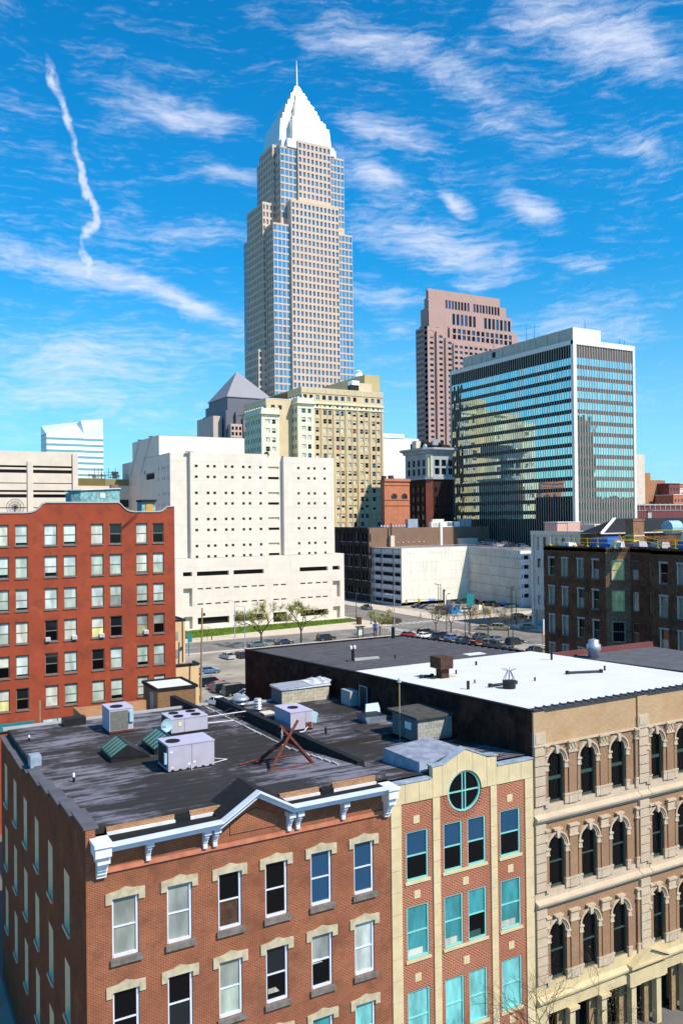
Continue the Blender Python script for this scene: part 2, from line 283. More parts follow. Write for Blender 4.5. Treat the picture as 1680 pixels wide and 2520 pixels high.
# ------------------------------------------------------------------ mesh helpers
class G:
    """collects shapes in world metres"""
    def __init__(s): s.v, s.f, s.m, s.sm = [], [], [], False
    def poly(s, pts, m=0):
        k = len(s.v); s.v += [tuple(p) for p in pts]; s.f.append(tuple(range(k, k+len(pts)))); s.m.append(m)
    def box(s, x0, y0, z0, x1, y1, z1, m=0, mt=None):
        k = len(s.v)
        s.v += [(x0,y0,z0),(x1,y0,z0),(x1,y1,z0),(x0,y1,z0),(x0,y0,z1),(x1,y0,z1),(x1,y1,z1),(x0,y1,z1)]
        for i, q_ in enumerate(((0,3,2,1),(4,5,6,7),(0,1,5,4),(1,2,6,5),(2,3,7,6),(3,0,4,7))):
            s.f.append(tuple(k+j for j in q_)); s.m.append(mt if (mt is not None and i == 1) else m)
        return s
    def hexa(s, b, t, m=0, mt=None):
        n = len(b); k = len(s.v); s.v += [tuple(p) for p in b]+[tuple(p) for p in t]
        s.f.append(tuple(k+j for j in reversed(range(n)))); s.m.append(m)
        s.f.append(tuple(k+n+j for j in range(n))); s.m.append(m if mt is None else mt)
        for j in range(n):
            s.f.append((k+j, k+(j+1) % n, k+n+(j+1) % n, k+n+j)); s.m.append(m)
        return s
    def prism(s, xy, z0, z1, m=0, mt=None):
        return s.hexa([(x, y, z0) for x, y in xy], [(x, y, z1) for x, y in xy], m, mt)
    def tube(s, p, q_, r, r2=None, n=6, m=0):
        p, q_ = Vector(p), Vector(q_); d = (q_-p)
        if d.length < 1e-6: return s
        d.normalize(); a = d.cross(Vector((0,0,1)) if abs(d.z) < .9 else Vector((1,0,0))).normalized(); b = d.cross(a)
        r2 = r if r2 is None else r2
        c = [(a*math.cos(2*math.pi*i/n)+b*math.sin(2*math.pi*i/n)) for i in range(n)]
        return s.hexa([p+x*r for x in c][::-1], [q_+x*r2 for x in c][::-1], m)
    def lathe(s, x, y, prof, n=16, m=0, cap=True):
        k = len(s.v)
        for r, z in prof:
            s.v += [(x+r*math.cos(2*math.pi*i/n), y+r*math.sin(2*math.pi*i/n), z) for i in range(n)]
        for j in range(len(prof)-1):
            for i in range(n):
                a, b = k+j*n+i, k+j*n+(i+1) % n
                s.f.append((a, b, b+n, a+n)); s.m.append(m)
        if cap:
            s.f.append(tuple(k+i for i in reversed(range(n)))); s.m.append(m)
            s.f.append(tuple(k+(len(prof)-1)*n+i for i in range(n))); s.m.append(m)
        return s
class Fr:
    """a wall plane: s runs to the right seen from outside, d is depth in front of it"""
    def __init__(s, ax, c): s.ax, s.c = ax, c
    def P(s, a, z, d=0):
        if s.ax == '-y': return (a, s.c-d, z)
        if s.ax == '-x': return (s.c-d, -a, z)
        if s.ax == '+x': return (s.c+d, a, z)
        return (-a, s.c+d, z)
    @property
    def rot(s): return {'-y': 0, '-x': -math.pi/2, '+x': math.pi/2, '+y': math.pi}[s.ax]
def fbox(g, fr, s0, s1, z0, z1, d0, d1, m=0, mt=None):
    a = [fr.P(s0, z0, d1), fr.P(s1, z0, d1), fr.P(s1, z0, d0), fr.P(s0, z0, d0)]
    b = [fr.P(s0, z1, d1), fr.P(s1, z1, d1), fr.P(s1, z1, d0), fr.P(s0, z1, d0)]
    return g.hexa(a, b, m, mt)
def plate(g, fr, pts, d0, d1, m=0):
    """outline in wall coordinates (counter-clockwise from outside) given thickness"""
    n = len(pts); k = len(g.v)
    g.v += [fr.P(a, z, d1) for a, z in pts]+[fr.P(a, z, d0) for a, z in pts]
    g.f.append(tuple(k+j for j in range(n))); g.m.append(m)
    for j in range(n):
        g.f.append((k+n+j, k+n+(j+1) % n, k+(j+1) % n, k+j)); g.m.append(m)
def rnd3(x): return round(x, 4)
def wall(g, fr, s0, s1, z0, z1, holes=(), dep=.15, m=0, mr=None):
    """a wall sheet with real recessed openings"""
    mr = m if mr is None else mr
    hs = [tuple(rnd3(v) for v in h[:4]) for h in holes]
    hs = [(max(a, rnd3(s0)), min(b, rnd3(s1)), max(c, rnd3(z0)), min(d, rnd3(z1))) for a, b, c, d in hs]
    hs = [h for h in hs if h[1] > h[0]+.01 and h[3] > h[2]+.01]
    xs = sorted({rnd3(s0), rnd3(s1)} | {h[0] for h in hs} | {h[1] for h in hs})
    # vertical strips, each cut by its own holes
    hs.sort(key=lambda h: h[2])
    for a, b in zip(xs[:-1], xs[1:]):
        z = rnd3(z0)
        for h in hs:
            if h[0] <= a+1e-5 and h[1] >= b-1e-5:
                if h[2] > z+1e-4: g.poly([fr.P(a, z), fr.P(b, z), fr.P(b, h[2]), fr.P(a, h[2])], m)
                z = max(z, h[3])
        if z < z1-1e-4: g.poly([fr.P(a, z), fr.P(b, z), fr.P(b, z1), fr.P(a, z1)], m)
    for a, b, c, d in hs:
        g.poly([fr.P(a, c), fr.P(b, c), fr.P(b, c, -dep), fr.P(a, c, -dep)][::-1], mr)
        g.poly([fr.P(a, d), fr.P(b, d), fr.P(b, d, -dep), fr.P(a, d, -dep)], mr)
        g.poly([fr.P(a, c), fr.P(a, d), fr.P(a, d, -dep), fr.P(a, c, -dep)][::-1], mr)
        g.poly([fr.P(b, c), fr.P(b, d), fr.P(b, d, -dep), fr.P(b, c, -dep)], mr)
WL = {}
def mesh(name, g, mats, loc=(0,0,0)):
    me = bpy.data.meshes.new(name)
    lx, ly, lz = loc
    me.from_pydata([(x-lx, y-ly, z-lz) for x, y, z in g.v], [], g.f)
    for mm in (mats if isinstance(mats, (list, tuple)) else [mats]): me.materials.append(MATS[mm])
    me.polygons.foreach_set('material_index', g.m)
    if g.sm: me.polygons.foreach_set('use_smooth', [True]*len(g.f))
    me.update()
    return me
def ent(name, label, cat, loc, group=None, kind=None):
    o = bpy.data.objects.new(name, None); o.empty_display_size = .5; COL.objects.link(o); o.location = loc
    o['label'] = label; o['category'] = cat
    if group: o['group'] = group
    WL[o.name] = tuple(loc)
    return o
def part(name, g, mats, parent, label=None, kind=None):
    L = WL[parent.name]
    o = bpy.data.objects.new(name, mesh(name, g, mats, L)); COL.objects.link(o); o.parent = parent
    WL[o.name] = L
    if label: o['label'] = label
    if kind: o['kind'] = kind
    return o
def inst(name, me, parent, loc, rot=0):
    L = WL[parent.name]
    o = bpy.data.objects.new(name, me); COL.objects.link(o); o.parent = parent
    o.location = (loc[0]-L[0], loc[1]-L[1], loc[2]-L[2]); o.rotation_euler = (0, 0, rot)
    WL[o.name] = tuple(loc)
    return o
def top(name, g, mats, label, cat, loc=(0,0,0), group=None, kind=None):
    o = bpy.data.objects.new(name, mesh(name, g, mats, loc)); COL.objects.link(o); o.location = loc
    if kind == 'structure': o['kind'] = kind
    else:
        o['label'] = label; o['category'] = cat
        if kind: o['kind'] = kind
    if group: o['group'] = group
    WL[o.name] = tuple(loc)
    return o
def struct(name, g, mats): return top(name, g, mats, None, None, kind='structure')
def copy_thing(src, loc, rot, label=None, group=None):
    def rec(o, par):
        c = o.copy(); COL.objects.link(c); c.parent = par
        for ch in o.children: rec(ch, c)
        return c
    c = rec(src, None); c.location = loc; c.rotation_euler = (0, 0, rot)
    if label: c['label'] = label
    if group: c['group'] = group
    return c
# a small window as one mesh: frame bars plus upper and lower panes, cached by size and look
WC = {}
def simple_window(w_, h_, up, lo, frame='white_paint', fw_=.06, rail=True, split=.5, fd=.05):
    key = ('sw', round(w_, 1), round(h_, 1), up, lo, frame, rail, split)
    if key in WC: return WC[key]
    g = G(); fr = Fr('-y', 0)
    wall(g, fr, 0, w_, 0, h_, [(fw_, w_-fw_, fw_, h_*split-(fw_/2 if rail else 0)), (fw_, w_-fw_, h_*split+(fw_/2 if rail else 0), h_-fw_)], fd, 0)
    g.poly([fr.P(0, 0, -fd), fr.P(w_, 0, -fd), fr.P(w_, h_*split, -fd), fr.P(0, h_*split, -fd)], 1)
    g.poly([fr.P(0, h_*split, -fd), fr.P(w_, h_*split, -fd), fr.P(w_, h_, -fd), fr.P(0, h_, -fd)], 2)
    WC[key] = mesh('window', g, [frame, lo, up])
    return WC[key]
def pane_mesh(w_, h_, m):
    key = ('p', round(w_, 2), round(h_, 2), m)
    if key not in WC:
        g = G(); Fr('-y', 0); g.box(0, 0, 0, w_, .04, h_)
        WC[key] = mesh('window', g, [m])
    return WC[key]
def pick(opts):
    t = sum(w_ for _, w_ in opts); x = R.random()*t
    for v, w_ in opts:
        x -= w_
        if x <= 0: return v
    return opts[-1][0]
def windows(root, fr, holes, dep, opts, frame=None, limit=300, name='window', far_name='small_windows', **k):
    """one object per opening up to the limit, the rest (if any) joined"""
    rest = G(); mats = [o[0][1] if isinstance(o[0], tuple) else o[0] for o in opts]
    for i, (a, b, c, d) in enumerate(holes):
        ch = pick(opts)
        if i < limit:
            if frame:
                up, lo = ch if isinstance(ch, tuple) else (ch, ch)
                me = simple_window(b-a, d-c, up, lo, frame, **k)
            else: me = pane_mesh(b-a, d-c, ch)
            inst(name, me, root, fr.P(a, c, -dep+(.05 if frame else 0)), fr.rot)
        else:
            if isinstance(ch, tuple): ch = ch[1]
            rest.poly([fr.P(a, c, -dep), fr.P(b, c, -dep), fr.P(b, d, -dep), fr.P(a, d, -dep)], mats.index(ch))
    if rest.f: part(far_name, rest, mats, root, kind='stuff')
def grid(ss, zs):
    return [(a, b, c, d) for (c, d) in zs for (a, b) in ss]
# ================================================================== brick building in front
A = ent('brick_building', 'red brick block in the foreground with a white pedimented cornice and a flat tar roof', 'building', (7.75, 36, 0))
FA = Fr('-y', 36); SA = Fr('-x', 7.75)
wx = [(8.82, 9.95), (11.2, 12.33), (13.56, 14.68), (15.86, 16.98), (18.22, 19.34), (20.59, 21.71)]
wz = [(12.52, 15.06), (8.57, 11.12), (4.62, 7.17), (.9, 3.2)]
hA = grid(wx, wz)
g = G(); wall(g, FA, 7.75, 22.7, 0, 17.35, hA, .22, 0)
# raised brick panel under the gable
plate(g, FA, [(14.15, 16.75), (16.55, 16.75), (16.55, 17.25), (15.35, 17.75), (14.15, 17.25)], 0, .05)
g.poly([FA.P(13.6, 17.35), FA.P(16.95, 17.35), FA.P(15.28, 18.35)]); g.poly([FA.P(7.75, 17.35), FA.P(8.15, 17.35), FA.P(8.15, 18.1), FA.P(7.75, 18.1)])
part('front_wall', g, 'brick_front', A)
g = G(); sY = [40.54, 44.55, 48.5, 52.3, 56.25, 60.2]
hS = [(-(y), -(y-1.15), z-.1, z+2.5) for z in (12.5, 8.4, 4.3) for y in sY]
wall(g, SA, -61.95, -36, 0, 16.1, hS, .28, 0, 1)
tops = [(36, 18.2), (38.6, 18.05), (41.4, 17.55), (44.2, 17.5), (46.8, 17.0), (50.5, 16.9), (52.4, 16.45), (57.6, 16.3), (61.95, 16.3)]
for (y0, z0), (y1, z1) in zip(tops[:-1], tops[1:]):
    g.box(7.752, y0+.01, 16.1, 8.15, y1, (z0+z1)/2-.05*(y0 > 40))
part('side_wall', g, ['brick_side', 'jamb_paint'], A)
for (y0, z0), (y1, z1) in zip(tops[:-1], tops[1:]):
    gg = G(); gg.box(7.68, y0+.02, (z0+z1)/2, 8.3, y1-.02, (z0+z1)/2+.09); part('coping', gg, 'grey_roof', A)
for (a, b, c, d) in hS:
    g2 = G(); fbox(g2, SA, a-.1, b+.1, c-.16, c, 0, .1); part('sill', g2, 'lintel_stone', A)
    inst('window', simple_window(1.15, 2.6, 'pane_black', 'pane_dark', 'stone_cream', .08), A, SA.P(a, c, -.26), SA.rot)
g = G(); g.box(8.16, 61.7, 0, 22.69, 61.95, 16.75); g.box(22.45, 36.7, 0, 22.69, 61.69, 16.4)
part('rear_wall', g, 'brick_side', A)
# lintels, sills, windows
blind_spec = {(0,0):('blind_grey','blind_grey'),(0,1):('pane_grey','pane_grey'),(0,2):('pane_black','rust_dark'),(0,3):('pane_black','pane_black'),(0,4):('pane_painted_sky','pane_painted_sky'),(0,5):('pane_painted_sky','pane_painted_sky'),
 (1,0):('pane_black','pane_black'),(1,1):('pane_black','pane_dark'),(1,2):('blind_grey','blind_green'),(1,3):('pane_dark','pane_black'),(1,4):('pane_grey','pane_black'),(1,5):('blind_pale','blind_pale'),
 (2,0):('pane_dark','pane_black'),(2,1):('pane_grey','pane_dark'),(2,2):('pane_dark','pane_dark'),(2,3):('pane_black','pane_dark'),(2,4):('pane_teal','pane_dark'),(2,5):('pane_teal_light','pane_teal')}
def sash_window(root, fr, a, c, w_, h_, up, lo, frame, dep, bar=.075, label=None):
    g = G(); L0, L1 = a, a+w_; zm = c+h_*.5
    fbox(g, fr, L0, L0+bar, c, c+h_, -dep-.02, -dep+.07); fbox(g, fr, L1-bar*1.5, L1, c, c+h_, -dep-.02, -dep+.07)
    fbox(g, fr, L0+bar, L1-bar*1.5, c, c+bar*1.6, -dep-.02, -dep+.09); fbox(g, fr, L0+bar, L1-bar*1.5, c+h_-bar, c+h_, -dep-.02, -dep+.07)
    wn = part('window', g, frame, root, label)
    g = G(); fbox(g, fr, L0+bar, L1-bar*1.5, zm-.03, zm+.03, -dep-.01, -dep+.05); part('meeting_rail', g, frame, wn)
    for nm, z0, z1, mm in (('pane', zm+.03, c+h_-bar, up), ('pane', c+bar*1.6, zm-.03, lo)):
        g = G(); fbox(g, fr, L0+bar, L1-bar*1.5, z0, z1, -dep-.05, -dep, 0); part(nm, g, mm, wn)
    return wn
for r, (z0, z1) in enumerate(wz):
    for c, (x0, x1) in enumerate(wx):
        up, lo = blind_spec.get((r, c), ('pane_dark', 'pane_black'))
        wn = sash_window(A, FA, x0, z0, x1-x0, z1-z0, up, lo, 'white_paint', .14)
        w_ = x1-x0; q_ = z1-15.06+15.0
        g = G(); plate(g, FA, [(x0-.28, z1-.22), (x0, z1-.22), (x0, z1), (x1, z1), (x1, z1-.22), (x1+.27, z1-.22), (x1+.27, z1+.27), (x0+w_*.8, z1+.30), (x0+w_/2, z1+.42), (x0+w_*.2, z1+.30), (x0-.28, z1+.25)], -.02, .07)
        part('lintel', g, 'lintel_stone', A)
        g = G(); fbox(g, FA, x0-.1, x1+.14, z0-.26, z0-.01, 0, .13); part('sill', g, 'sill_stone', A)
# things seen behind the panes of two windows
for (x, z, tl) in ((16.0, 8.95, .3), (18.3, 9.7, -.2)):
    g = G()
    for k in range(4): fbox(g, FA, x, x+.55-.05*k, z+.06*k, z+.045+.06*k, -.185, -.135)
    part('papers', g, 'blind_cream', A)
# string course, cornice
g = G(); fbox(g, FA, 8.55, 22.3, 16.22, 16.30, 0, .10); fbox(g, FA, 8.55, 22.3, 16.30, 16.40, 0, .06); part('string_course', g, 'terracotta', A)
CP = [(8.62, 17.66), (13.5, 17.72), (15.25, 18.76), (17.02, 17.78), (22.1, 17.78)]
def band(g, pts, lo, hi, d0, d1, m=0, fr=FA):
    for (a, za), (b, zb) in zip(pts[:-1], pts[1:]):
        p = [fr.P(a, za+lo, d1), fr.P(b, zb+lo, d1), fr.P(b, zb+lo, d0), fr.P(a, za+lo, d0)]
        t = [fr.P(a, za+hi, d1), fr.P(b, zb+hi, d1), fr.P(b, zb+hi, d0), fr.P(a, za+hi, d0)]
        g.hexa(p, t, m)
g = G(); band(g, CP, -.35, -.16, .62, .72); band(g, CP, -.16, -.07, .60, .86); band(g, CP, -.07, .0, .55, .96); band(g, CP, -.35, -.29, 0, .62)
part('cornice', g, 'white_paint', A)
g = G(); band(g, CP, -.29, -.05, -.05, .55); g.box(8.65, 36.02, 17.2, 22.2, 36.54, 17.6)

band(g, [(13.5, 17.72), (15.25, 18.76), (17.02, 17.78)], -.3, -.03, -1.6, -.05); part('gutter', g, 'tar', A)
for x0, x1 in ((7.95, 8.62), (22.1, 22.66)):
    g = G(); fbox(g, FA, x0, x1, 17.2, 17.62, 0, .9); fbox(g, FA, x0-.05, x1+.05, 17.62, 17.76, -.1, .98); fbox(g, FA, x0+.12, x1-.02, 16.85, 17.2, 0, .72)
    for k in range(4): fbox(g, FA, x0+.2, x1-.06, 16.1+.19*k, 16.29+.19*k, 0, .18+.12*k)
    part('cornice_end', g, 'white_trim', A)
for x in (10.35, 12.92, 13.38, 17.05, 17.5, 19.95):
    g = G()
    for k, (z, d) in enumerate(((16.42, .22), (16.56, .20), (16.70, .26), (16.84, .36), (16.98, .50))): fbox(g, FA, x-.095, x+.095, z, z+.14, .0, d*.9)
    fbox(g, FA, x-.16, x+.16, 17.12, 17.33, 0, .55); part('bracket', g, 'white_paint', A)
# brick parapet behind the cornice, with gaps for the scuppers
for x0, x1, h in ((8.75, 11.75, .30), (12.45, 14.0, .34), (16.9, 19.0, .34), (19.75, 22.2, .40)):
    g = G(); g.box(x0, 36.55, 17.2, x1, 36.68, 17.60+h); part('parapet', g, 'brick_orange', A)
    g = G(); g.box(x0, 36.42, 17.6, x1, 36.54, 17.72); part('parapet_trim', g, 'white_trim', A)
for x in (12.1, 19.4):
    g = G(); g.box(x-.33, 36.38, 17.3, x+.33, 36.9, 17.84); part('scupper', g, 'black_metal', A)
# roof: falls a little to the rear
def zr(y): return 17.93-(y-36.8)*.092 if y < 46.2 else 17.065-(y-46.2)*.016
def roof_strip(x0, x1, y0, y1, mats='roof_front', dz=0):
    g = G(); g.hexa([(x0, y0, zr(y0)-.3), (x1, y0, zr(y0)-.3), (x1, y1, zr(y1)-.3), (x0, y1, zr(y1)-.3)], [(x0, y0, zr(y0)+dz), (x1, y0, zr(y0)+dz), (x1, y1, zr(y1)+dz), (x0, y1, zr(y1)+dz)]); return g
part('roof', roof_strip(8.16, 22.9, 36.70, 46.2), 'roof_front', A); part('roof', roof_strip(8.16, 22.9, 46.2, 61.68), 'roof_front', A)
g = G(); g.box(7.85, 61.7, 16.76, 22.6, 62.0, 16.95); part('rear_coping', g, 'concrete_grey', A)

# ================================================================== infill building with round window
B = ent('infill_building', 'narrow red brick and yellow stone building with teal windows and a round gable window', 'building', (22.7, 36, 0))
g = G()
bx = [(23.65, 25.0)], [(25.98, 27.18), (27.54, 28.74)], [(29.74, 31.14)]
bz = [(12.5, 15.0), (8.53, 11.2), (4.15, 6.9), (.6, 3.0)]
hB = [(a, b, c, d) for (c, d) in bz for grp in bx for (a, b) in grp]
wall(g, FA, 22.7, 32.1, 0, 15.4, hB, .16)
def arc(cx_, cz_, r, a0, a1, n): return [(cx_+r*math.cos(rad(a0+(a1-a0)*i/n)), cz_+r*math.sin(rad(a0+(a1-a0)*i/n))) for i in range(n+1)]
cxw, czw, rw = 27.36, 16.52, 1.03
g.poly([FA.P(a, z) for a, z in [(22.7, 15.4), (25.6, 15.4), (25.6, 16.6), (22.7, 16.6)]]); g.poly([FA.P(a, z) for a, z in [(29.2, 15.4), (32.1, 15.4), (32.1, 16.6), (29.2, 16.6)]])
g.poly([FA.P(a, z) for a, z in [(25.6, 15.4), (cxw, 15.4)]+arc(cxw, czw, rw+.08, 270, 180, 10)+[(25.6, czw)]])
g.poly([FA.P(a, z) for a, z in [(cxw, 15.4), (29.2, 15.4), (29.2, czw)]+arc(cxw, czw, rw+.08, 0, -90, 10)])
part('brick_face', g, 'brick_infill', B)
# radiating brick surround below the round window
for k in range(21):
    a = rad(188+164*k/20); g = G(); ca, sa = math.cos(a), math.sin(a); t = .055
    p = [(cxw+ca*r_-sa*t*s_, czw+sa*r_+ca*t*s_) for r_, s_ in ((rw+.06, -1), (rw+.30, -1.25), (rw+.30, 1.25), (rw+.06, 1))]
    plate(g, FA, p[::1], -.02, .025); part('brick', g, 'brick_infill', B)
# stone blocks
def stone_col(x0, x1, z0, z1, n, d=.07):
    h = (z1-z0)/n
    for k in range(n):
        g = G(); fbox(g, FA, x0+.008, x1-.008, z0+k*h+.01, z0+(k+1)*h-.01, -.05, d); part('stone_block', g, 'stone_panel', B)
stone_col(22.72, 23.35, 0, 16.5, 15); stone_col(25.28, 25.74, 0, 16.5, 15); stone_col(29.06, 29.5, 0, 16.5, 15); stone_col(31.47, 32.07, 0, 16.5, 15)
for x0, x1 in ((22.72, 23.6), (23.6, 24.45), (24.45, 25.28), (29.5, 30.35), (30.35, 31.2), (31.2, 32.07)):
    g = G(); fbox(g, FA, x0+.01, x1-.01, 16.51, 17.52, -.25, .07); part('stone_block', g, 'stone_panel', B)
segs = [((25.28, 16.51), (25.28, 18.08), 'L'), ]
top_l = [(26.3, 18.38), (27.38, 18.74)]; top_r = [(28.45, 18.36)]
pl = [[(25.29, 16.52), (25.90, 16.52), (25.90, 18.10), (25.29, 18.10)],
      [(25.92, 16.52)]+arc(cxw, czw, rw+.07, 180, 118, 6)+[(26.85, 18.55), (25.92, 18.16)],
      arc(cxw, czw, rw+.07, 117, 62, 6)[::-1]+[(26.87, 18.56), (27.38, 18.74), (27.87, 18.56)],
      arc(cxw, czw, rw+.07, 61, 0, 6)[::-1][:-1]+[(27.89, 17.44), (27.89, 18.55), (28.82, 18.16), (28.82, 16.52)],
      [(28.84, 16.52), (29.49, 16.52), (29.49, 18.06), (28.84, 18.08)]]
pl[2] = arc(cxw, czw, rw+.07, 117, 62, 6)+[(27.87, 18.56), (27.38, 18.74), (26.87, 18.56)]
pl[3] = [(28.82, 16.52), (28.82, 18.16), (27.89, 18.55)]+arc(cxw, czw, rw+.07, 61, 0, 6)
for i, p in enumerate(pl):
    ar = sum(p[j][0]*p[(j+1) % len(p)][1]-p[(j+1) % len(p)][0]*p[j][1] for j in range(len(p)))
    g = G(); plate(g, FA, p if ar > 0 else p[::-1], -.25, .075); part('stone_block', g, 'stone_panel', B)
for cx_, cz_ in [(24.28, z) for z in (15.58, 11.76, 7.55, 3.6)]+[(30.42, z) for z in (15.62, 11.78, 7.6, 3.6)]+[(27.37, z) for z in (11.78, 7.6, 3.6)]:
    g = G(); fbox(g, FA, cx_-.19, cx_+.19, cz_-.2, cz_+.2, -.02, .03); part('stone_square', g, 'stone_panel', B)
for grp in bx:
    for (c, d) in bz:
        g = G(); fbox(g, FA, grp[0][0]-.1, grp[-1][1]+.1, c-.16, c-.01, 0, .07); part('sill', g, 'stone_panel', B)
COPB = [(22.7, 17.53), (25.2, 17.53), (25.2, 18.11), (25.95, 18.14), (27.38, 18.76), (28.82, 18.17), (29.56, 18.08), (29.56, 17.53), (32.09, 17.53)]
g = G()
for (a, za), (b, zb) in zip(COPB[:-1], COPB[1:]):
    if abs(a-b) > .01: band(g, [(a, za), (b, zb)], 0, .07, -.35, .12)
part('coping', g, 'sheet_blue', B)
# parapet backs seen over the top
g = G(); g.box(22.72, 36.26, 16.5, 32.08, 36.38, 17.5); g.poly([(25.25, 36.3, 17.5), (29.5, 36.3, 17.5), (29.5, 36.3, 18.05), (27.38, 36.3, 18.74), (25.25, 36.3, 18.08)][::-1]); part('parapet_back', g, 'tar', B)
iw = {0: ('pane_painted_sky', 'pane_black'), 1: ('pane_teal', 'pane_teal'), 2: ('pane_teal_light', 'pane_teal_light'), 3: ('pane_dark', 'pane_dark')}  # sky reflection painted into the blue and teal pane colours
for r, (c, d) in enumerate(bz):
    k = 0
    for grp in bx:
        for (a, b) in grp:
            up, lo = iw[r]
            if r == 1 and k == 2: lo = 'pane_black'
            wn = sash_window(B, FA, a, c, b-a, d-c, up, lo, 'teal_paint', .10, .06)
            if r == 1:
                g = G(); fbox(g, FA, a+.1, b-.35, c+.12, c+.45, -.099, -.085); part('papers', g, 'blind_cream' if k != 2 else 'green_paint', wn)
            k += 1
g = G(); ring = arc(cxw, czw, rw+.04, 0, 360, 40)[:-1]; ring2 = arc(cxw, czw, rw-.05, 0, 360, 40)[:-1]
for j in range(40):
    a, b = ring[j], ring[(j+1) % 40]; c, d = ring2[j], ring2[(j+1) % 40]
    g.hexa([FA.P(*a, -.14), FA.P(*b, -.14), FA.P(*d, -.14), FA.P(*c, -.14)], [FA.P(*a, -.02), FA.P(*b, -.02), FA.P(*d, -.02), FA.P(*c, -.02)])
rwn = part('round_window', g, 'teal_paint', B)
g = G(); g.poly([FA.P(*p, -.12) for p in ring]); part('pane', g, 'pane_black', rwn)
for a0, a1, z0, z1 in ((cxw-.13, cxw-.07, czw-1.0, czw+1.0), (cxw+.07, cxw+.13, czw-1.0, czw+1.0), (cxw-1.0, cxw+1.0, czw-.03, czw+.03)):
    g = G(); fbox(g, FA, a0, a1, z0, z1, -.115, -.04-(.004 if z1-z0 < .2 else 0)); part('glazing_bar', g, 'teal_paint', rwn)
part('roof', roof_strip(22.91, 32.09, 36.4, 46.2, dz=-.28), 'roof_front', B); part('roof', roof_strip(22.91, 32.09, 46.2, 60.2), 'roof_front', B)
g = G(); g.box(22.95, 60.21, 0, 32.09, 60.45, 16.75); part('rear_wall', g, 'brick_side', B)
g = G(); g.box(22.95, 60.15, 16.81, 32.05, 60.55, 16.95); part('rear_coping', g, 'concrete_grey', B)
# divider upstand with black flashing between the two roofs
g = G(); g.hexa([(22.75, 39.6, 16.9), (23.55, 39.6, 16.9), (23.55, 60.9, 16.4), (22.75, 60.9, 16.4)], [(22.95, 39.6, 17.85), (23.35, 39.6, 17.85), (23.35, 60.9, 17.45), (22.95, 60.9, 17.45)]); part('fire_wall', g, 'tar', B)
g = G(); g.hexa([(20.7, 59.6, 16.4), (21.1, 59.6, 16.4), (20.9, 64.6, 13.4), (20.5, 64.6, 13.4)], [(20.7, 59.6, 17.3), (21.1, 59.6, 17.3), (20.9, 64.6, 17.25), (20.5, 64.6, 17.25)]); part('fire_wall', g, 'tar', B)

# ================================================================== arched stone-trimmed building and its long roof
C = ent('arcaded_warehouse', 'long building with round arched windows, cream quoins and a roof half white, half black', 'building', (32.1, 36, 0))
g = G(); g.poly([(32.1, 77.2, 0), (32.1, 36.02, 0), (32.1, 36.02, 20.15), (32.1, 56.6, 19.22), (32.1, 77.2, 18.22)]); g.poly([(32.1, 77.2, 0), (32.1, 77.2, 18.2), (50.6, 77.2, 18.2), (50.6, 77.2, 0)]); g.poly([(50.6, 36, 0), (50.6, 77.2, 0), (50.6, 77.2, 18.2), (50.6, 36, 20)])
part('party_wall', g, 'brick_sooty', C)
def zw(y): return 19.95-(y-36)*.036
g = G(); g.hexa([(32.3, 36.45, zw(36.4)-.4), (50.4, 36.45, zw(36.4)-.4), (50.4, 56.6, zw(56.6)-.4), (32.3, 56.6, zw(56.6)-.4)], [(32.3, 36.45, zw(36.4)), (50.4, 36.45, zw(36.4)), (50.4, 56.6, zw(56.6)), (32.3, 56.6, zw(56.6))]); part('white_roof', g, 'white_roof', C)
for k in range(6):
    y = 39.2+k*3.0; g = G(); g.hexa([(32.4, y, zw(y)), (50.3, y+.3, zw(y+.3)), (50.3, y+.38, zw(y+.38)), (32.4, y+.08, zw(y+.08))], [(32.4, y, zw(y)+.012), (50.3, y+.3, zw(y+.3)+.012), (50.3, y+.38, zw(y+.38)+.012), (32.4, y+.08, zw(y+.08)+.012)]); part('membrane_seam', g, 'seam_white', C)
g = G(); g.hexa([(32.3, 56.6, 18.3), (50.4, 56.6, 18.3), (50.4, 77, 17.5), (32.3, 77, 17.5)], [(32.3, 56.6, 19.0), (50.4, 56.6, 19.0), (50.4, 77, 18.14), (32.3, 77, 18.14)]); part('ribbed_roof', g, 'roof_ribbed', C)
for k in range(20):
    y = 57.4+k*.98; z = 19.0-(y-56.6)*.0422
    g = G(); g.box(32.35, y, z, 50.35, y+.16, z+.07); part('roof_seam', g, 'grey_roof', C)
g = G(); g.hexa([(32.05, 36, 20.10), (32.32, 36, 20.10), (32.32, 56.6, 19.2), (32.05, 56.6, 19.2)], [(32.05, 36, 20.2), (32.32, 36, 20.2), (32.32, 56.6, 19.32), (32.05, 56.6, 19.32)]); g.hexa([(32.05, 56.6, 19.0), (32.32, 56.6, 19.0), (32.32, 77.2, 18.15), (32.05, 77.2, 18.15)], [(32.05, 56.6, 19.3), (32.32, 56.6, 19.3), (32.32, 77.2, 18.3), (32.05, 77.2, 18.3)])
part('wall_flashing', g, 'tar', C)
g = G(); g.hexa([(50.3, 36, 19.6), (50.62, 36, 19.6), (50.62, 77.2, 17.9), (50.3, 77.2, 17.9)], [(50.3, 36, 20.05), (50.62, 36, 20.05), (50.62, 77.2, 18.3), (50.3, 77.2, 18.3)]); g.box(32.3, 76.9, 18.0, 50.3, 77.2, 18.28); part('edge_flashing', g, 'tar', C)
g = G(); g.hexa([(40, 57.5, 18.975), (41.6, 57.5, 18.975), (41.6, 58.3, 18.94), (40, 58.3, 18.94)], [(40, 57.5, 19.02), (41.6, 57.5, 19.02), (41.6, 58.3, 18.99), (40, 58.3, 18.99)])
g2 = G(); g2.box(45.5, 59.0, 18.87, 47.4, 59.9, 18.96); part('roof_patch', g2, 'white_roof', C)
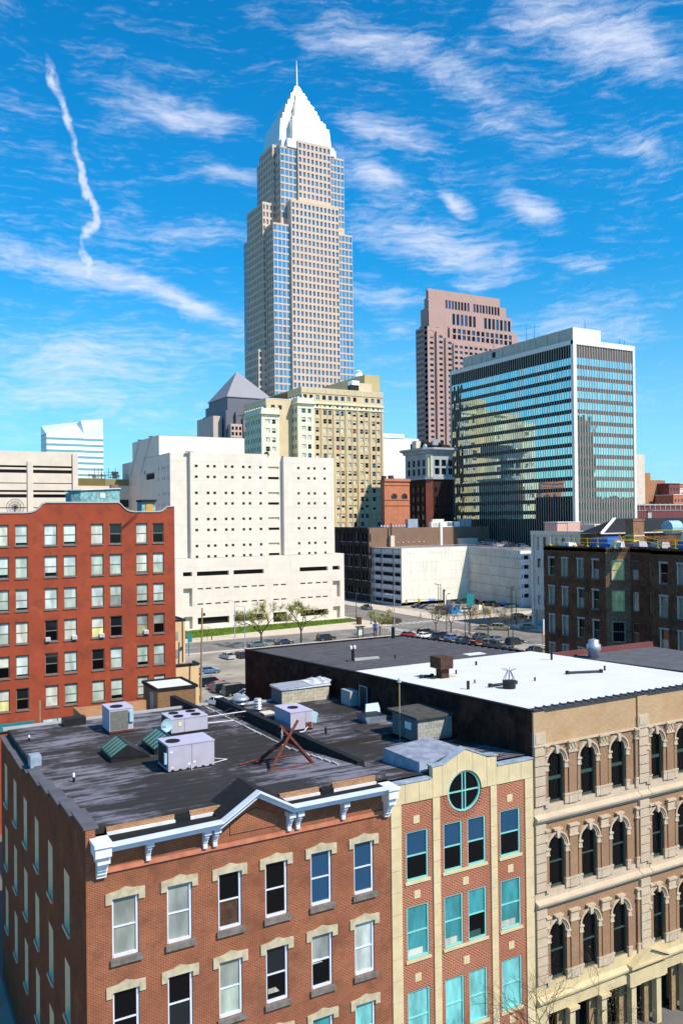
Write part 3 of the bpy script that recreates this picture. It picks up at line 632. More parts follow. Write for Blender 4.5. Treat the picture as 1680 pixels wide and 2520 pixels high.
wc = [33.77, 36.25, 38.70, 41.93, 44.41, 46.86]
rowsC = [(14.8, 17.12, 18.15), (10.02, 12.36, 13.82), (4.86, 7.50, 9.1)]
hw = .60
def arch_pts(c, zs, r=hw, n=12, a0=0, a1=180): return arc(c, zs, r, a0, a1, n)
for ri, (zb, zs, zt) in enumerate(rowsC):
    g = G()
    edges = [32.95, 35.01, 37.475, 40.35, 43.17, 45.63, 48.3]
    for k, c in enumerate(wc):
        a, b = edges[k], edges[k+1]
        if k == 3: a = 41.25
        g.poly([FA.P(*p) for p in ((a, zb-.2), (c-hw, zb-.2), (c-hw, zs), (a, zs))]); g.poly([FA.P(*p) for p in ((c+hw, zb-.2), (b, zb-.2), (b, zs), (c+hw, zs))])
        g.poly([FA.P(*p) for p in ((c-hw, zb-.2), (c+hw, zb-.2), (c+hw, zb), (c-hw, zb))])
        g.poly([FA.P(*p) for p in [(a, zs)]+arch_pts(c, zs, hw, 8, 180, 90)+[(c, zt), (a, zt)]]); g.poly([FA.P(*p) for p in arch_pts(c, zs, hw, 8, 90, 0)+[(b, zs), (b, zt), (c, zt)]])
        ol = [(c-hw, zb), (c+hw, zb)]+arch_pts(c, zs, hw, 16)
        for j in range(len(ol)):
            p, q_ = ol[j], ol[(j+1) % len(ol)]; g.poly([FA.P(*p), FA.P(*q_), FA.P(*q_, -.26), FA.P(*p, -.26)][::-1])
    part('brick_face', g, 'brick_pink', C)
    for k, c in enumerate(wc):
        # frame and glass
        g = G(); o1 = [(c+hw, zb), ]+arch_pts(c, zs, hw, 14)+[(c-hw, zb)]; ri_ = hw-.07
        i1 = [(c+ri_, zb+.12)]+arch_pts(c, zs, ri_, 14)+[(c-ri_, zb+.12)]
        n = len(o1)
        for j in range(n):
            p, q_, r_, s_ = o1[j], o1[(j+1) % n], i1[(j+1) % n], i1[j]
            g.poly([FA.P(*p, -.12), FA.P(*q_, -.12), FA.P(*r_, -.12), FA.P(*s_, -.12)]); g.poly([FA.P(*s_, -.12), FA.P(*r_, -.12), FA.P(*r_, -.2), FA.P(*s_, -.2)])
        wn = part('arched_window', g, 'green_paint', C)
        g = G(); zm = (zb+zs+hw)/2+(-.05 if ri else -.1); fbox(g, FA, c-ri_, c+ri_, zm-(.09 if ri == 0 else .04), zm+(.09 if ri == 0 else .04), -.2, -.13); part('meeting_rail', g, 'green_paint', wn)
        g = G(); g.poly([FA.P(*p, -.19) for p in [(c-hw, zb), (c+hw, zb)]+arch_pts(c, zs, hw, 14)]); part('pane', g, 'pane_black', wn)
        # archivolt, two stepped rings
        for r0_, r1_, d_ in ((hw+.0, hw+.07, .05), (hw+.085, hw+.15, .10), (hw+.165, hw+.26, .16)):
            g = G(); n = 14
            for j in range(n):
                a0, a1 = 180*j/n, 180*(j+1)/n
                P4 = lambda d__: [FA.P(c+r0_*math.cos(rad(a0)), zs+r0_*math.sin(rad(a0)), d__), FA.P(c+r1_*math.cos(rad(a0)), zs+r1_*math.sin(rad(a0)), d__), FA.P(c+r1_*math.cos(rad(a1)), zs+r1_*math.sin(rad(a1)), d__), FA.P(c+r0_*math.cos(rad(a1)), zs+r0_*math.sin(rad(a1)), d__)]
                g.hexa(P4(0)[::1], P4(d_)[::1])
            part('arch_moulding', g, 'stone_limestone', C)
        g = G(); plate(g, FA, [(c-.09, zs+hw-.10), (c+.09, zs+hw-.10), (c+.14, zs+hw+.34), (c-.14, zs+hw+.34)], 0, .24); part('keystone', g, 'stone_limestone', C)
        if ri: 
            g = G(); fbox(g, FA, c-.30, c+.30, zs+hw+.34, zs+hw+.44, 0, .24); part('cap_moulding', g, 'stone_limestone', C)
        for sg in (-1, 1):
            x0, x1 = sorted((c+sg*hw, c+sg*(hw+.28)))
            g = G(); fbox(g, FA, x0-.02, x1+.02, zs-.09, zs, 0, .2); fbox(g, FA, x0, x1, zs-.36, zs-.09, 0, .14); fbox(g, FA, x0-.01, x1+.01, zs-.42, zs-.36, 0, .17); part('impost', g, 'stone_limestone', C)
            g = G(); fbox(g, FA, x0+.02, x1-.02, zb+.42, zs-.42, 0, .11); part('half_column', g, 'brick_pink', C)
            g = G(); fbox(g, FA, x0-.01, x1+.01, zb-.12, zb+.32, 0, .15); fbox(g, FA, x0-.03, x1+.03, zb+.32, zb+.42, 0, .18); part('column_base', g, 'stone_limestone', C)
    # broad pilasters between windows
    for x0, x1 in ((35.05, 35.12+.0), ):
        pass
    for x in (35.01, 37.475, 43.17, 45.63, 33.0, 40.2, 41.36):
        hwid = .30 if x not in (33.0, 40.2, 41.36) else .10
        ztop = zs+hw+.42
        g = G(); fbox(g, FA, x-hwid, x+hwid, zb+.42, ztop-.62, 0, .13); part('pilaster', g, 'brick_pink', C)
        g = G(); fbox(g, FA, x-hwid-.02, x+hwid+.02, zb-.15, zb+.32, 0, .16); fbox(g, FA, x-hwid-.04, x+hwid+.04, zb+.32, zb+.42, 0, .19); part('pilaster_base', g, 'stone_limestone', C)
        g = G(); fbox(g, FA, x-hwid-.05, x+hwid+.05, ztop-.62, ztop-.54, 0, .2)
        if ri == 0:
            for q_ in range(5):
                for e in range(3):
                    px = x-hwid+(q_+.5)*2*hwid/5; fbox(g, FA, px-hwid*.14, px+hwid*.14, ztop-.52+e*.15, ztop-.41+e*.15, 0, .13+.05*((q_+e) % 2)+.02*e)
        fbox(g, FA, x-hwid, x+hwid, ztop-.54, ztop-.06, 0, .14); fbox(g, FA, x-hwid-.08, x+hwid+.08, ztop-.06, ztop+.05, 0, .24); part('capital', g, 'stone_limestone', C)
# stone belts: sloping sill zone and moulded cornice under it
def belt(z0, z1, segs, m='stone_limestone'):
    for x0, x1 in segs:
        g = G(); fbox(g, FA, x0, x1, z0+.34, z1, 0, .06)
        prof = [(0, .06), (.12, .12), (.20, .22), (.28, .30), (.36, .34)]
        for (h0, d0), (h1, d1) in zip(prof[:-1], prof[1:]): fbox(g, FA, x0, x1, z0+h0, z0+h1, 0, d1)
        g.hexa([FA.P(x0, z0+.36, .34), FA.P(x1, z0+.36, .34), FA.P(x1, z0+.36, .06), FA.P(x0, z0+.36, .06)], [FA.P(x0, z0+.365, .34), FA.P(x1, z0+.365, .34), FA.P(x1, z0+.5, .06), FA.P(x0, z0+.5, .06)])
        part('belt_course', g, m, C)
for z0, z1 in ((13.82, 14.8), (9.08, 10.02)):
    belt(z0, z1, ((32.12, 40.33), (40.37, 41.23), (41.27, 50.6)))
belt(3.72, 4.86, ((32.12, 39.2), (42.4, 50.6)), 'stone_yellow')
belt(3.72, 4.86, ((39.2, 42.4),), 'stone_yellow')
# quoined piers
for x0, x1 in ((32.12, 32.93), (40.37, 41.23), (48.35, 49.2)):
    for z0, z1, n in ((14.82, 18.15, 6), (10.04, 13.8, 7), (4.9, 9.06, 8)):
        h = (z1-z0)/n
        for k in range(n):
            g = G(); fbox(g, FA, x0+.03, x1-.03, z0+k*h+.03, z0+(k+1)*h-.03, .05, .17); fbox(g, FA, x0, x1, z0+k*h+.0, z0+(k+1)*h, -.0, .05+.0005*k); part('quoin', g, 'stone_limestone', C)
    g = G(); fbox(g, FA, x0-.02, x1+.02, 18.2, 18.95, 0, .16); fbox(g, FA, x0+.08, x1-.08, 18.3, 18.85, .16, .19); fbox(g, FA, x0-.06, x1+.06, 18.15, 18.2, 0, .22); part('pier_block', g, 'stone_limestone', C)
# attic
g = G(); wall(g, FA, 32.1, 50.6, 18.15, 20.12); 
for x0, x1 in ((32.12, 32.93), (40.37, 41.23), (48.35, 49.2)): fbox(g, FA, x0, x1, 18.96, 20.08, 0, .1)
g.box(32.13, 36.01, 18.15, 50.57, 36.4, 20.11); part('attic_wall', g, 'brick_peach', C)
g = G(); fbox(g, FA, 32.95, 40.33, 18.1, 18.2, 0, .12); fbox(g, FA, 41.27, 48.3, 18.1, 18.2, 0, .12); part('string_course', g, 'stone_limestone', C)
for k in range(30):
    x = 32.15+k*.615
    g = G(); g.box(x, 35.86, 20.12+.004*(k % 2), x+.60, 36.45, 20.19+.004*(k % 2)); g.tube((x+.6, 35.86, 20.2), (x+.6, 36.46, 20.22), .05, n=6); part('coping_tile', g, 'dark_metal', C)
# ground floor: entablature, pediment, columns
g = G(); fbox(g, FA, 32.1, 39.2, 3.12, 3.72, -.6, .10); fbox(g, FA, 42.4, 50.6, 3.12, 3.72, -.6, .10); fbox(g, FA, 39.2, 42.4, 2.95, 3.72, -.6, .30); part('entablature', g, 'stone_yellow', C)
g = G(); plate(g, FA, [(39.3, 4.12), (42.3, 4.12), (40.8, 4.86)], .05, .36); band(g, [(39.15, 4.16), (40.8, 4.92)], 0, .10, .05, .52); band(g, [(40.8, 4.92), (42.45, 4.16)], 0, .10, .05, .52); fbox(g, FA, 39.15, 42.45, 4.06, 4.16, .05, .50); part('pediment', g, 'stone_yellow', C)
for x in (34.75, 37.25, 39.7, 41.85, 44.3, 46.8):
    g = G(); fbox(g, FA, x-.2, x+.2, 0, 2.85, -.25, .12); fbox(g, FA, x-.28, x+.28, 2.85, 2.93, -.3, .2); fbox(g, FA, x-.38, x+.38, 2.93, 3.11 if x not in (39.7, 41.85) else 2.945, -.3, .32); part('column', g, 'stone_yellow', C)
    g = G(); fbox(g, FA, x-.75, x-.28, 0, 2.8, -.55, -.35); part('timber_panel', g, 'wood_pole', C)
g = G(); fbox(g, FA, 32.1, 33.0, 0, 3.1, -.5, .06); part('corner_pier', g, 'stone_yellow', C)
g = G(); fbox(g, FA, 33.0, 50.5, 0, 3.1, -1.2, -.9); part('shop_glass', g, 'pane_dark', C)
# ================================================================== red office block on the left
E_ = ent('red_brick_building', 'tall red brick office block with a curved parapet and rows of blinds', 'building', (29.3, 90, 0))
FE = Fr('-y', 90)
rcx = [(1.9, 3.15), (3.85, 5.0), (7.0, 8.2), (10.5, 12.11), (12.73, 13.93), (15.53, 16.80), (17.43, 18.71), (20.22, 21.50), (22.16, 23.42), (25.00, 26.22), (26.82, 28.03)]
rcx = [(8.0, 9.2), (10.85, 12.11), (12.73, 13.93), (15.53, 16.80), (17.43, 18.71), (20.22, 21.50), (22.16, 23.42), (25.00, 26.22), (26.82, 28.03)]
rzz = [(28.63, 30.72), (25.38, 27.5), (22.08, 24.2), (18.80, 20.92), (15.42, 17.56), (12.12, 14.25)]
hE = grid(rcx, rzz)
prof = [(6, 31.92), (13.68, 31.92), (14.3, 31.98), (14.75, 32.15), (15.1, 32.45), (15.38, 32.8), (15.75, 32.95), (23.1, 32.95), (23.4, 32.75), (23.65, 32.45), (23.95, 32.2), (24.35, 32.02), (24.9, 31.95), (27.5, 31.95), (27.9, 32.05), (28.2, 32.25), (28.45, 32.5), (29.25, 32.5)]
g = G(); wall(g, FE, 6, 29.25, 0, 31.3, hE, .18)
for (a, za), (b, zb) in zip(prof[:-1], prof[1:]): g.poly([FE.P(a, 31.3), FE.P(b, 31.3), FE.P(b, zb), FE.P(a, za)])
g.box(6, 112, 0, 29.25, 112.3, 31); g.box(28.95, 90.02, 0, 29.25, 112, 31.4); g.box(6, 90.02, 0, 6.3, 112, 31)
part('front_wall', g, 'brick_red', E_)
g = G(); band(g, prof, 0, .14, -.35, .1, 0, FE); part('coping', g, 'concrete_grey', E_)
g = G(); g.box(6.3, 90.4, 30.6, 28.95, 112, 30.9); part('roof', g, 'tar', E_)
bl = [('blind_cream','blind_cream'), ('blind_pale','blind_pale'), ('blind_green','blind_green'), ('blind_cream','pane_black'), ('blind_pale','pane_black')]
spec = {0: 'ccPPPcKcK', 1: 'cpGPpGpcp', 2: 'cGPPpPgGp', 3: 'cpcKcYKko', 4: 'oDPKPKpGg', 5: 'cYKcGGGGP'}
code = {'c': ('blind_cream','blind_cream'), 'P': ('blind_pale','blind_pale'), 'p': ('blind_pale','blind_green'), 'G': ('blind_green','blind_green'), 'g': ('blind_green','pane_grey'), 'K': ('pane_dark','pane_black'), 'k': ('pane_grey','blind_olive'), 'Y': ('blind_cream','blind_yellow'), 'o': ('blind_grey','pane_black'), 'D': ('blind_cream','pane_black')}
for r, (z0, z1) in enumerate(rzz):
    for c, (x0, x1) in enumerate(rcx):
        up, lo = code[spec[r][c]]
        w_ = x1-x0; h_ = z1-z0
        g = G(); wall(g, FE, x0, x1, z0, z1, [(x0+.07, x1-.07, z0+.07, z0+h_*.5-.04), (x0+.07, x1-.07, z0+h_*.5+.04, z1-.07)], .06, 0)
        g.v = [(x, y+.12, z) for x, y, z in g.v]
        wn = part('window', g, 'wood_trim', E_)
        for z_0, z_1, mm in ((z0+.07, z0+h_*.5-.04, lo), (z0+h_*.5+.04, z1-.07, up)):
            g = G(); fbox(g, FE, x0+.07, x1-.07, z_0, z_1, -.25, -.165); part('pane', g, mm, wn)
        if lo in ('blind_pale', 'blind_cream', 'blind_green') and R.random() < .5:
            g = G(); fbox(g, FE, x0+.09, x1-.09, z0+.09, z0+.09+R.uniform(.1, .35), -.163, -.155); part('open_gap', g, 'pane_black', wn)
        g = G(); fbox(g, FE, x0-.06, x1+.06, z0-.13, z0, 0, .1); part('sill', g, 'sill_stone', E_)
        g = G(); fbox(g, FE, x0-.04, x1+.04, z1, z1+.07, -.1, .03); part('lintel', g, 'rust_dark', E_)
        if (r, c) in ((3, 3), (3, 4), (3, 5), (3, 7)):
            g = G(); q_ = .03 if c in (3,) else w_-.5; fbox(g, FE, x0+q_, x0+q_+.45, z0+.05, z0+.42, -.15, .3, 0); fbox(g, FE, x0+q_+.05, x0+q_+.4, z0+.1, z0+.37, .3, .31, 1)
            top('air_conditioner', g, ['white_trim', 'concrete_grey'], 'white air conditioner %s, fourth row of the red brick block' % {3: 'at a window\'s left corner', 4: 'under a dark blind', 5: 'beside a yellow-edged blind', 7: 'in the rightmost column'}[c], 'air conditioner', FE.P(x0, z0), 'window air conditioners')
g = G(); fbox(g, FE, 6, 14.4, 10.2, 10.95, 0, .25); fbox(g, FE, 15.2, 18.6, 10.2, 10.9, 0, .03); part('shop_fascia', g, 'sign_teal', E_)
g = G()
for a, b in ((15.3, 16.6), (16.75, 17.7), (17.8, 18.55)): fbox(g, FE, a, b, 10.3, 10.85, .03, .05)
part('shop_window', g, 'blind_pale', E_)
# satellite dish behind the parapet
t = ent('satellite_dish', 'big round mesh satellite dish on the roof of the red brick block', 'satellite dish', (13.03, 92, 31))
g = G(); cx0, cz0 = 13.03, 32.55
for i in range(12):
    a = 2*math.pi*i/12; g.tube((cx0, 92.15, cz0), (cx0+.86*math.cos(a), 91.85, cz0+.86*math.sin(a)), .018, n=4)
for r_ in (.3, .58, .86):
    for i in range(20):
        a, b = 2*math.pi*i/20, 2*math.pi*(i+1)/20; yy = 92.15-.3*(r_/.86)**2
        g.tube((cx0+r_*math.cos(a), yy, cz0+r_*math.sin(a)), (cx0+r_*math.cos(b), yy, cz0+r_*math.sin(b)), .022, n=4)
for i in range(36):
    a = 2*math.pi*i/36; g.tube((cx0+.1*math.cos(a), 92.14, cz0+.1*math.sin(a)), (cx0+.86*math.cos(a), 91.86, cz0+.86*math.sin(a)), .009, n=3)
part('reflector', g, 'dark_metal', t)
g = G(); g.tube((cx0, 92.1, 31), (cx0, 92.1, cz0), .06); part('mast', g, 'dark_metal', t)
g = G(); g.tube((cx0, 92.1, cz0), (cx0, 91.5, cz0), .03); g.lathe(cx0, 91.5, [(.03, cz0-.16), (.11, cz0-.1), (.11, cz0+.1), (.03, cz0+.16)], 8); part('feed_horn', g, 'black_metal', t)
g = G(); g.hexa([(19.25, 95, 31), (20.1, 94.2, 31), (24.35, 94.2, 31), (24.35, 98, 31), (19.25, 98, 31)], [(19.25, 95, 34.3), (20.1, 94.2, 34.45), (24.35, 94.2, 34.6), (24.35, 98, 34.4), (19.25, 98, 34.2)])
t = ent('roof_cabin', 'flaking turquoise roof cabin on the red brick block', 'roof cabin', (19.25, 95, 31)); part('walls', g, 'teal_peel', t)
g = G(); g.hexa([(19.1, 94.9, 34.42), (20.1, 94.0, 34.42), (24.45, 94.0, 34.62), (24.45, 98, 34.5), (19.1, 98, 34.4)], [(19.1, 94.9, 34.5), (20.1, 94.0, 34.52), (24.45, 94.0, 34.72), (24.45, 98, 34.6), (19.1, 98, 34.5)]); part('roof', g, 'white_trim', t)
g = G(); g.box(23.5, 94.5, 34.72, 24.3, 95.3, 35.1); part('chimney', g, 'brick_chimney', t)
g = G(); g.box(22.2, 94.15, 33.6, 22.75, 94.2, 34.15); part('hatch', g, 'white_trim', t)
t = ent('roof_hatch_cabin', 'small blue roof cabin with an orange boarded door on the red brick block', 'roof cabin', (27, 95, 31))
g = G(); g.box(26.95, 94.6, 31, 28.5, 96.5, 33.2); part('walls', g, 'teal_peel', t); g = G(); g.box(26.85, 94.3, 33.2, 28.6, 96.6, 33.42); part('roof', g, 'black_roof', t)
g = G(); g.box(27.4, 94.5, 31.9, 28.2, 94.59, 32.9); part('door', g, 'ply', t)
g = G(); g.tube((25.2, 89.6, 32.0), (23.35, 89.8, 30.3), .035, n=5); g.tube((25.4, 89.6, 32.0), (23.5, 89.8, 30.2), .025, n=5); top('cable', g, 'black_metal', 'dark cable slung down over the parapet to a top-floor window', 'cable', (25.2, 89.6, 32))

# ------------------------------------------------------------------ cream annex and low roofs behind the front building
t = ent('cream_annex', 'cream rendered annex with dark stepped roofs right of the red brick block', 'building', (29.3, 105, 0))
g = G(); g.box(30, 105, 0, 35.4, 112, 18.1); g.box(30, 103.0, 0, 36.5, 104.98, 12.6); part('walls', g, 'cream_wall', t)
for bx_ in ((30, 104.9, 18.1, 35.5, 105.15, 18.3), (35.2, 105.15, 18.1, 35.5, 112, 18.3), (30, 102.9, 12.6, 36.6, 103.15, 12.85), (36.3, 103.15, 12.6, 36.6, 105.0, 12.85)): g = G(); g.box(*bx_); part('coping', g, 'black_metal', t)
g = G(); g.box(30, 105.2, 18.05, 35.2, 112, 18.12); g.box(30, 103.15, 12.55, 36.3, 105, 12.62); part('roof', g, 'grey_roof', t)
for z in (16.2, 13.9):
    g = G(); fbox(g, Fr('-y', 105), 34.0, 34.5, z-.55, z+.55, 0, .04); part('window', g, 'pane_grey', t)
g = G(); g.tube((35.05, 104.9, 18.1), (35.05, 104.9, 12.8), .05); part('downpipe', g, 'rust_dark', t)
t = ent('white_roof_annex', 'low annex with a white sheet roof behind the orange brick parapet', 'building', (15.5, 64, 0))
g = G(); g.box(15.6, 66, 0, 25.8, 76, 13.8); part('walls', g, 'brick_tanhut', t)
for k in range(8):
    g = G(); g.box(15.7+k*.74, 66.05, 13.8, 15.7+k*.74+.735, 74.9, 13.9); part('roof_panel', g, 'white_roof', t)
g = G(); g.box(15.55, 75.0, 13.8, 21.6, 75.4, 14.85); g.box(15.3, 66, 13.8, 15.6, 75.4, 14.9); part('parapet', g, 'brick_orange', t)
t = ent('brown_stair_tower', 'brown brick stair tower with a white flat roof beside the parked cars', 'stair tower', (22.4, 74, 0))
g = G(); g.box(22.35, 74, 0, 25.9, 78.5, 15.75); part('walls', g, 'brick_tanhut', t); g = G(); g.box(22.2, 73.9, 15.75, 26.1, 74.1, 16.0); g.box(22.2, 74.1, 15.75, 22.4, 78.6, 16.0); g.box(25.9, 74.1, 15.75, 26.1, 78.6, 16.0); g.box(22.4, 78.4, 15.75, 25.9, 78.6, 16); part('coping', g, 'tar', t)
g = G(); g.box(22.4, 74.1, 15.7, 25.9, 78.4, 15.85); part('roof', g, 'white_roof', t); g = G(); g.box(22.29, 75.2, 13.6, 22.35, 76.2, 15.4); part('door', g, 'concrete_grey', t)

# ================================================================== white concrete jail
J = ent('concrete_tower_block', 'pale concrete block with rows of tiny square windows behind the lawn', 'building', (74.15, 231, 0))
FJ = Fr('-y', 231); JL = Fr('-x', 74.15)
jx = [(81.0, 81.75), (84.52, 85.25), (86.52, 87.27), (89.98, 90.68), (92.0, 92.73), (95.47, 96.18), (97.5, 98.2), (100.93, 101.63)]
jx2 = [(113.5, 114.2), (116.95, 117.65), (119.0, 119.72), (122.5, 123.18)]
jx = [(a-.06, b+.06) for a, b in jx]; jx2 = [(a-.06, b+.06) for a, b in jx2]
jz = [(46.2, 46.93), (43.1, 43.85), (38.5, 39.25), (35.45, 36.2), (30.95, 31.7), (27.85, 28.6), (23.3, 24.05), (20.22, 20.97)]
g = G()
wall(g, Fr('-y', 230.2), 79.6, 103.6, 20.3, 50.5, grid(jx, jz), .35); hj = grid([(104.35, 107.95)], [(z0, z1) for z0, z1 in jz])
wall(g, Fr('-y', 231.6), 103.6, 108.9, 20.3, 50.3, hj, .4)
wall(g, Fr('-y', 230.2), 108.9, 126.1, 20.3, 49.9, grid(jx2, jz), .35)
wall(g, Fr('-y', 231.6), 74.15, 79.6, 20.3, 50.3)
g.poly([(79.6, 231.6, 20.3), (79.6, 230.2, 20.3), (79.6, 230.2, 50.5), (79.6, 231.6, 50.5)]); g.poly([(103.6, 230.2, 20.3), (103.6, 231.6, 20.3), (103.6, 231.6, 50.5), (103.6, 230.2, 50.5)]); g.poly([(108.9, 231.6, 20.3), (108.9, 230.2, 20.3), (108.9, 230.2, 49.9), (108.9, 231.6, 49.9)]); g.poly([(126.1, 230.2, 20.3), (126.1, 250, 20.3), (126.1, 250, 49.9), (126.1, 230.2, 49.9)])
g.poly([(74.15, 231.6, 50.3), (79.6, 231.6, 50.3), (79.6, 230.2, 50.5), (103.6, 230.2, 50.5), (103.6, 231.6, 50.3), (108.9, 231.6, 50.3), (108.9, 230.2, 49.9), (126.1, 230.2, 49.9), (126.1, 260, 49.9), (74.15, 260, 50.3)])
jlh = [(-y-.8, -y, z, z+.9) for y in (241.9, 238.3, 236.4, 233.0) for z in (45.85, 42.8, 38.3, 35.2, 30.9)]+[(-y-.8, -y, z, z+.9) for y in (281, 277.5, 275.6, 272.2) for z in (45.7, 42.6, 38.1, 35.0)]
wall(g, Fr('-x', 74.15), -283, -231.6, 20.3, 50.2, jlh+[(-255.6, -246.6, 43.55, 45.5), (-257.6, -256.2, 45.4, 46.5), (-257.6, -256.2, 36.6, 37.6)], .4)
g.poly([(74.15, 283, 20.3), (74.15, 283, 50.2), (90, 283, 50.2), (90, 283, 20.3)])
part('tower_wall', g, 'concrete_white', J)
g = G(); g.poly([(74.15, 242.4, 50.2), (74.15, 283, 50.2), (100, 283, 50.2), (100, 242.4, 50.2)]); wall(g, Fr('-x', 74.3), -271, -242.3, 50.2, 56.3); wall(g, Fr('-y', 242.3), 74.3, 101.3, 50.2, 56.2); g.poly([(74.3, 242.3, 56.3), (101.3, 242.3, 56.2), (101.3, 271, 56.2), (74.3, 271, 56.3)]); g.poly([(101.3, 242.3, 50), (101.3, 271, 50), (101.3, 271, 56.2), (101.3, 242.3, 56.2)])
part('upper_storey', g, 'concrete_white', J)
# precast panel joints
def joint(fr, s0, s1, z0, z1, t=.05):
    g = G(); fbox(g, fr, s0, s1, z0, z1, .002, .012); part('panel_joint', g, 'concrete_grey_line', J)
for z in (47.9, 44.9, 42.4, 37.3, 34.6, 29.7, 27.1, 24.9, 22.2):
    joint(Fr('-y', 230.2), 79.65, 103.55, z, z+.07); joint(Fr('-y', 230.2), 108.95, 126.05, z, z+.07); joint(Fr('-x', 74.15), -283, -231.65, z+.3, z+.38); joint(Fr('-y', 231.6), 74.2, 79.55, z, z+.06)
for x in (88.6, 109.9, 112.2, 125.0): joint(Fr('-y', 230.2), x, x+.06, 20.4, 50)
joint(Fr('-y', 242.3), 74.4, 101.2, 52.6, 52.7)
windows(J, Fr('-y', 230.2), grid(jx+jx2, jz), .33, [('slot_brown', 5), ('slot_black', 2)])
for i, (a, b, c, d) in enumerate(hj): inst('window', pane_mesh(b-a, d-c, 'slot_tan' if i % 2 == 0 else 'slot_black'), J, Fr('-y', 231.6).P(a, c, -.38), 0)
windows(J, Fr('-x', 74.15), jlh, .38, [('concrete_grey', 1)])
for a in ((-255.6, 9, 43.55, 1.95), (-257.6, 1.4, 45.4, 1.1), (-257.6, 1.4, 36.6, 1)): inst('louvre', pane_mesh(a[1], a[3], 'slot_black'), J, Fr('-x', 74.15).P(a[0], a[2], -.38), -math.pi/2)
# podium with slots and loggias
FP = Fr('-y', 229.4)
op = [(76.9, 79.6, 15.2, 16.4), (81.0, 90.7, 15.1, 16.4), (92.1, 101.7, 15.1, 16.4), (113.5, 123.2, 15.1, 16.4), (124.8, 127.4, 15.2, 16.4)]
sl = [(a, a+1.75) for a in (81.1, 83.6, 86.4, 88.9, 92.2, 94.6, 97.7, 100.1, 104.7, 107.2, 113.7, 116.1, 118.9, 121.3)]
ops = op+grid(sl, [(11.3, 11.7), (6.95, 7.35)])+[(76.95, 79.6, 6.6, 11.8), (124.8, 127.4, 6.8, 11.8), (77.0, 79.6, .05, 3.8), (124.85, 127.35, .05, 3.9), (81.1, 90.7, 1.3, 3.3), (92.1, 101.7, 1.35, 3.3), (104.6, 109.1, .3, 3.3), (113.6, 123.1, 1.45, 3.3)]
g = G(); wall(g, FP, 74.0, 128.9, 0, 20.2, ops, 1.2)
wall(g, Fr('-x', 74.0), -283, -229.4, 0, 20.1); g.poly([(74, 229.4, 20.2), (128.9, 229.4, 20.2), (128.9, 262, 20.2), (74, 262, 20.2)]); g.poly([(128.9, 229.4, 0), (128.9, 262, 0), (128.9, 262, 20.2), (128.9, 229.4, 20.2)])
part('podium', g, 'concrete_white', J)
for (a, b, c, d) in ops:
    big = d-c > 3.5 and (b-a) < 3.5
    inst('loggia_back' if big else 'window', pane_mesh(b-a, d-c, 'concrete_band' if big else 'slot_black'), J, FP.P(a, c, -1.15 if not big else -1.19), 0)
for z in (17.6, 13.0, 12.0, 9.2, 4.6): joint(FP, 74.1, 128.8, z, z+.06)
for x in (80.2, 91.3, 102.6, 110.6, 112.6, 124.1): joint(FP, x, x+.06, .1, 20)
for (a, b) in ((81.1, 90.7), (92.1, 101.7), (104.6, 109.2), (113.6, 123.1)):
    for z in (3.75, 4.25): joint(FP, a, b, z, z+.1)
g = G(); g.box(74.1, 228.6, 0, 128.7, 229.3, .35); part('plinth', g, 'concrete_band', J)
for x, y, lz in ((74.25, 250, 56.3), (74.25, 262, 56.3), (79.2, 230.9, 50.4)):
    g = G(); g.box(x-.7, y-.35, lz, x+1.6, y+.35, lz+.28); top('roof_davit', g, 'dark_metal', {250: 'nearer of two dark davits over the grey side wall of the pale concrete block', 262: 'further of two dark davits over the grey side wall of the pale concrete block'}.get(y, 'dark davit at the top left front corner of the pale concrete block'), 'davit', (x, y, lz), 'davits on the concrete block')
    if y > 240:
        g = G(); g.tube((x-.2, y, lz), (x-.25, y+11, lz-11), .07, n=5); top('cable', g, 'concrete_grey', 'thin cable hanging from the %s davit down the grey side wall' % ('nearer' if y == 250 else 'further'), 'cable', (x, y, lz))

# ------------------------------------------------------------------ left background
t = ent('courthouse_block', 'tan concrete block with long dark horizontal louvres at the left edge', 'building', (40, 260, 0))
FL = Fr('-y', 260)
oh = []
for z in (47.2, 40.0, 32.9): 
    for a, b in ((20, 40.1), (41.9, 53.1)): oh += [(a, b, z-.15, z+.45), (a, b, z-1.75, z-.75), (a, b, z-4.85, z-4.6)]
g = G(); wall(g, FL, 15, 54.7, 0, 51.8, oh, .9); g.box(53.1, 259.4, 0, 54.65, 259.98, 51.5); g.box(40.3, 259.5, 0, 41.7, 259.98, 49); g.poly([(54.7, 260, 0), (54.7, 290, 0), (54.7, 290, 51.8), (54.7, 260, 51.8)]); g.poly([(15, 260, 51.8), (54.7, 260, 51.8), (54.7, 290, 51.8), (15, 290, 51.8)])
part('walls', g, 'concrete_tan', t)
windows(t, FL, oh, .85, [('slot_brown', 2), ('slot_black', 1)], name='louvre')
t = ent('link_block', 'low tan block with an olive band and aerials, left of the pale concrete block', 'building', (57, 275, 0))
g = G(); g.box(55, 275, 0, 75, 300, 42.6); part('walls', g, 'concrete_tan', t)
g = G(); g.box(56, 274.9, 42.62, 66.5, 300, 44.9); part('olive_band', g, 'olive', t); g = G(); g.box(66.5, 274.9, 42.62, 75, 300, 44.7); part('olive_band', g, 'olive_light', t)
g = G(); g.box(70.5, 274.8, 35.6, 73.9, 274.99, 38); part('window', g, 'slot_brown', t)
g = G()
for k in range(26):
    x = 61.5+R.random()*10; z = 44.9; h = R.uniform(.5, 2.6) if k > 4 else 3.5
    g.tube((x, 277, z), (x, 277, z+h), .07, n=4); g.tube((x-R.uniform(.2, 1.2), 277, z+h*.6), (x+R.uniform(.2, 1.2), 277, z+h*.6), .06, n=4)
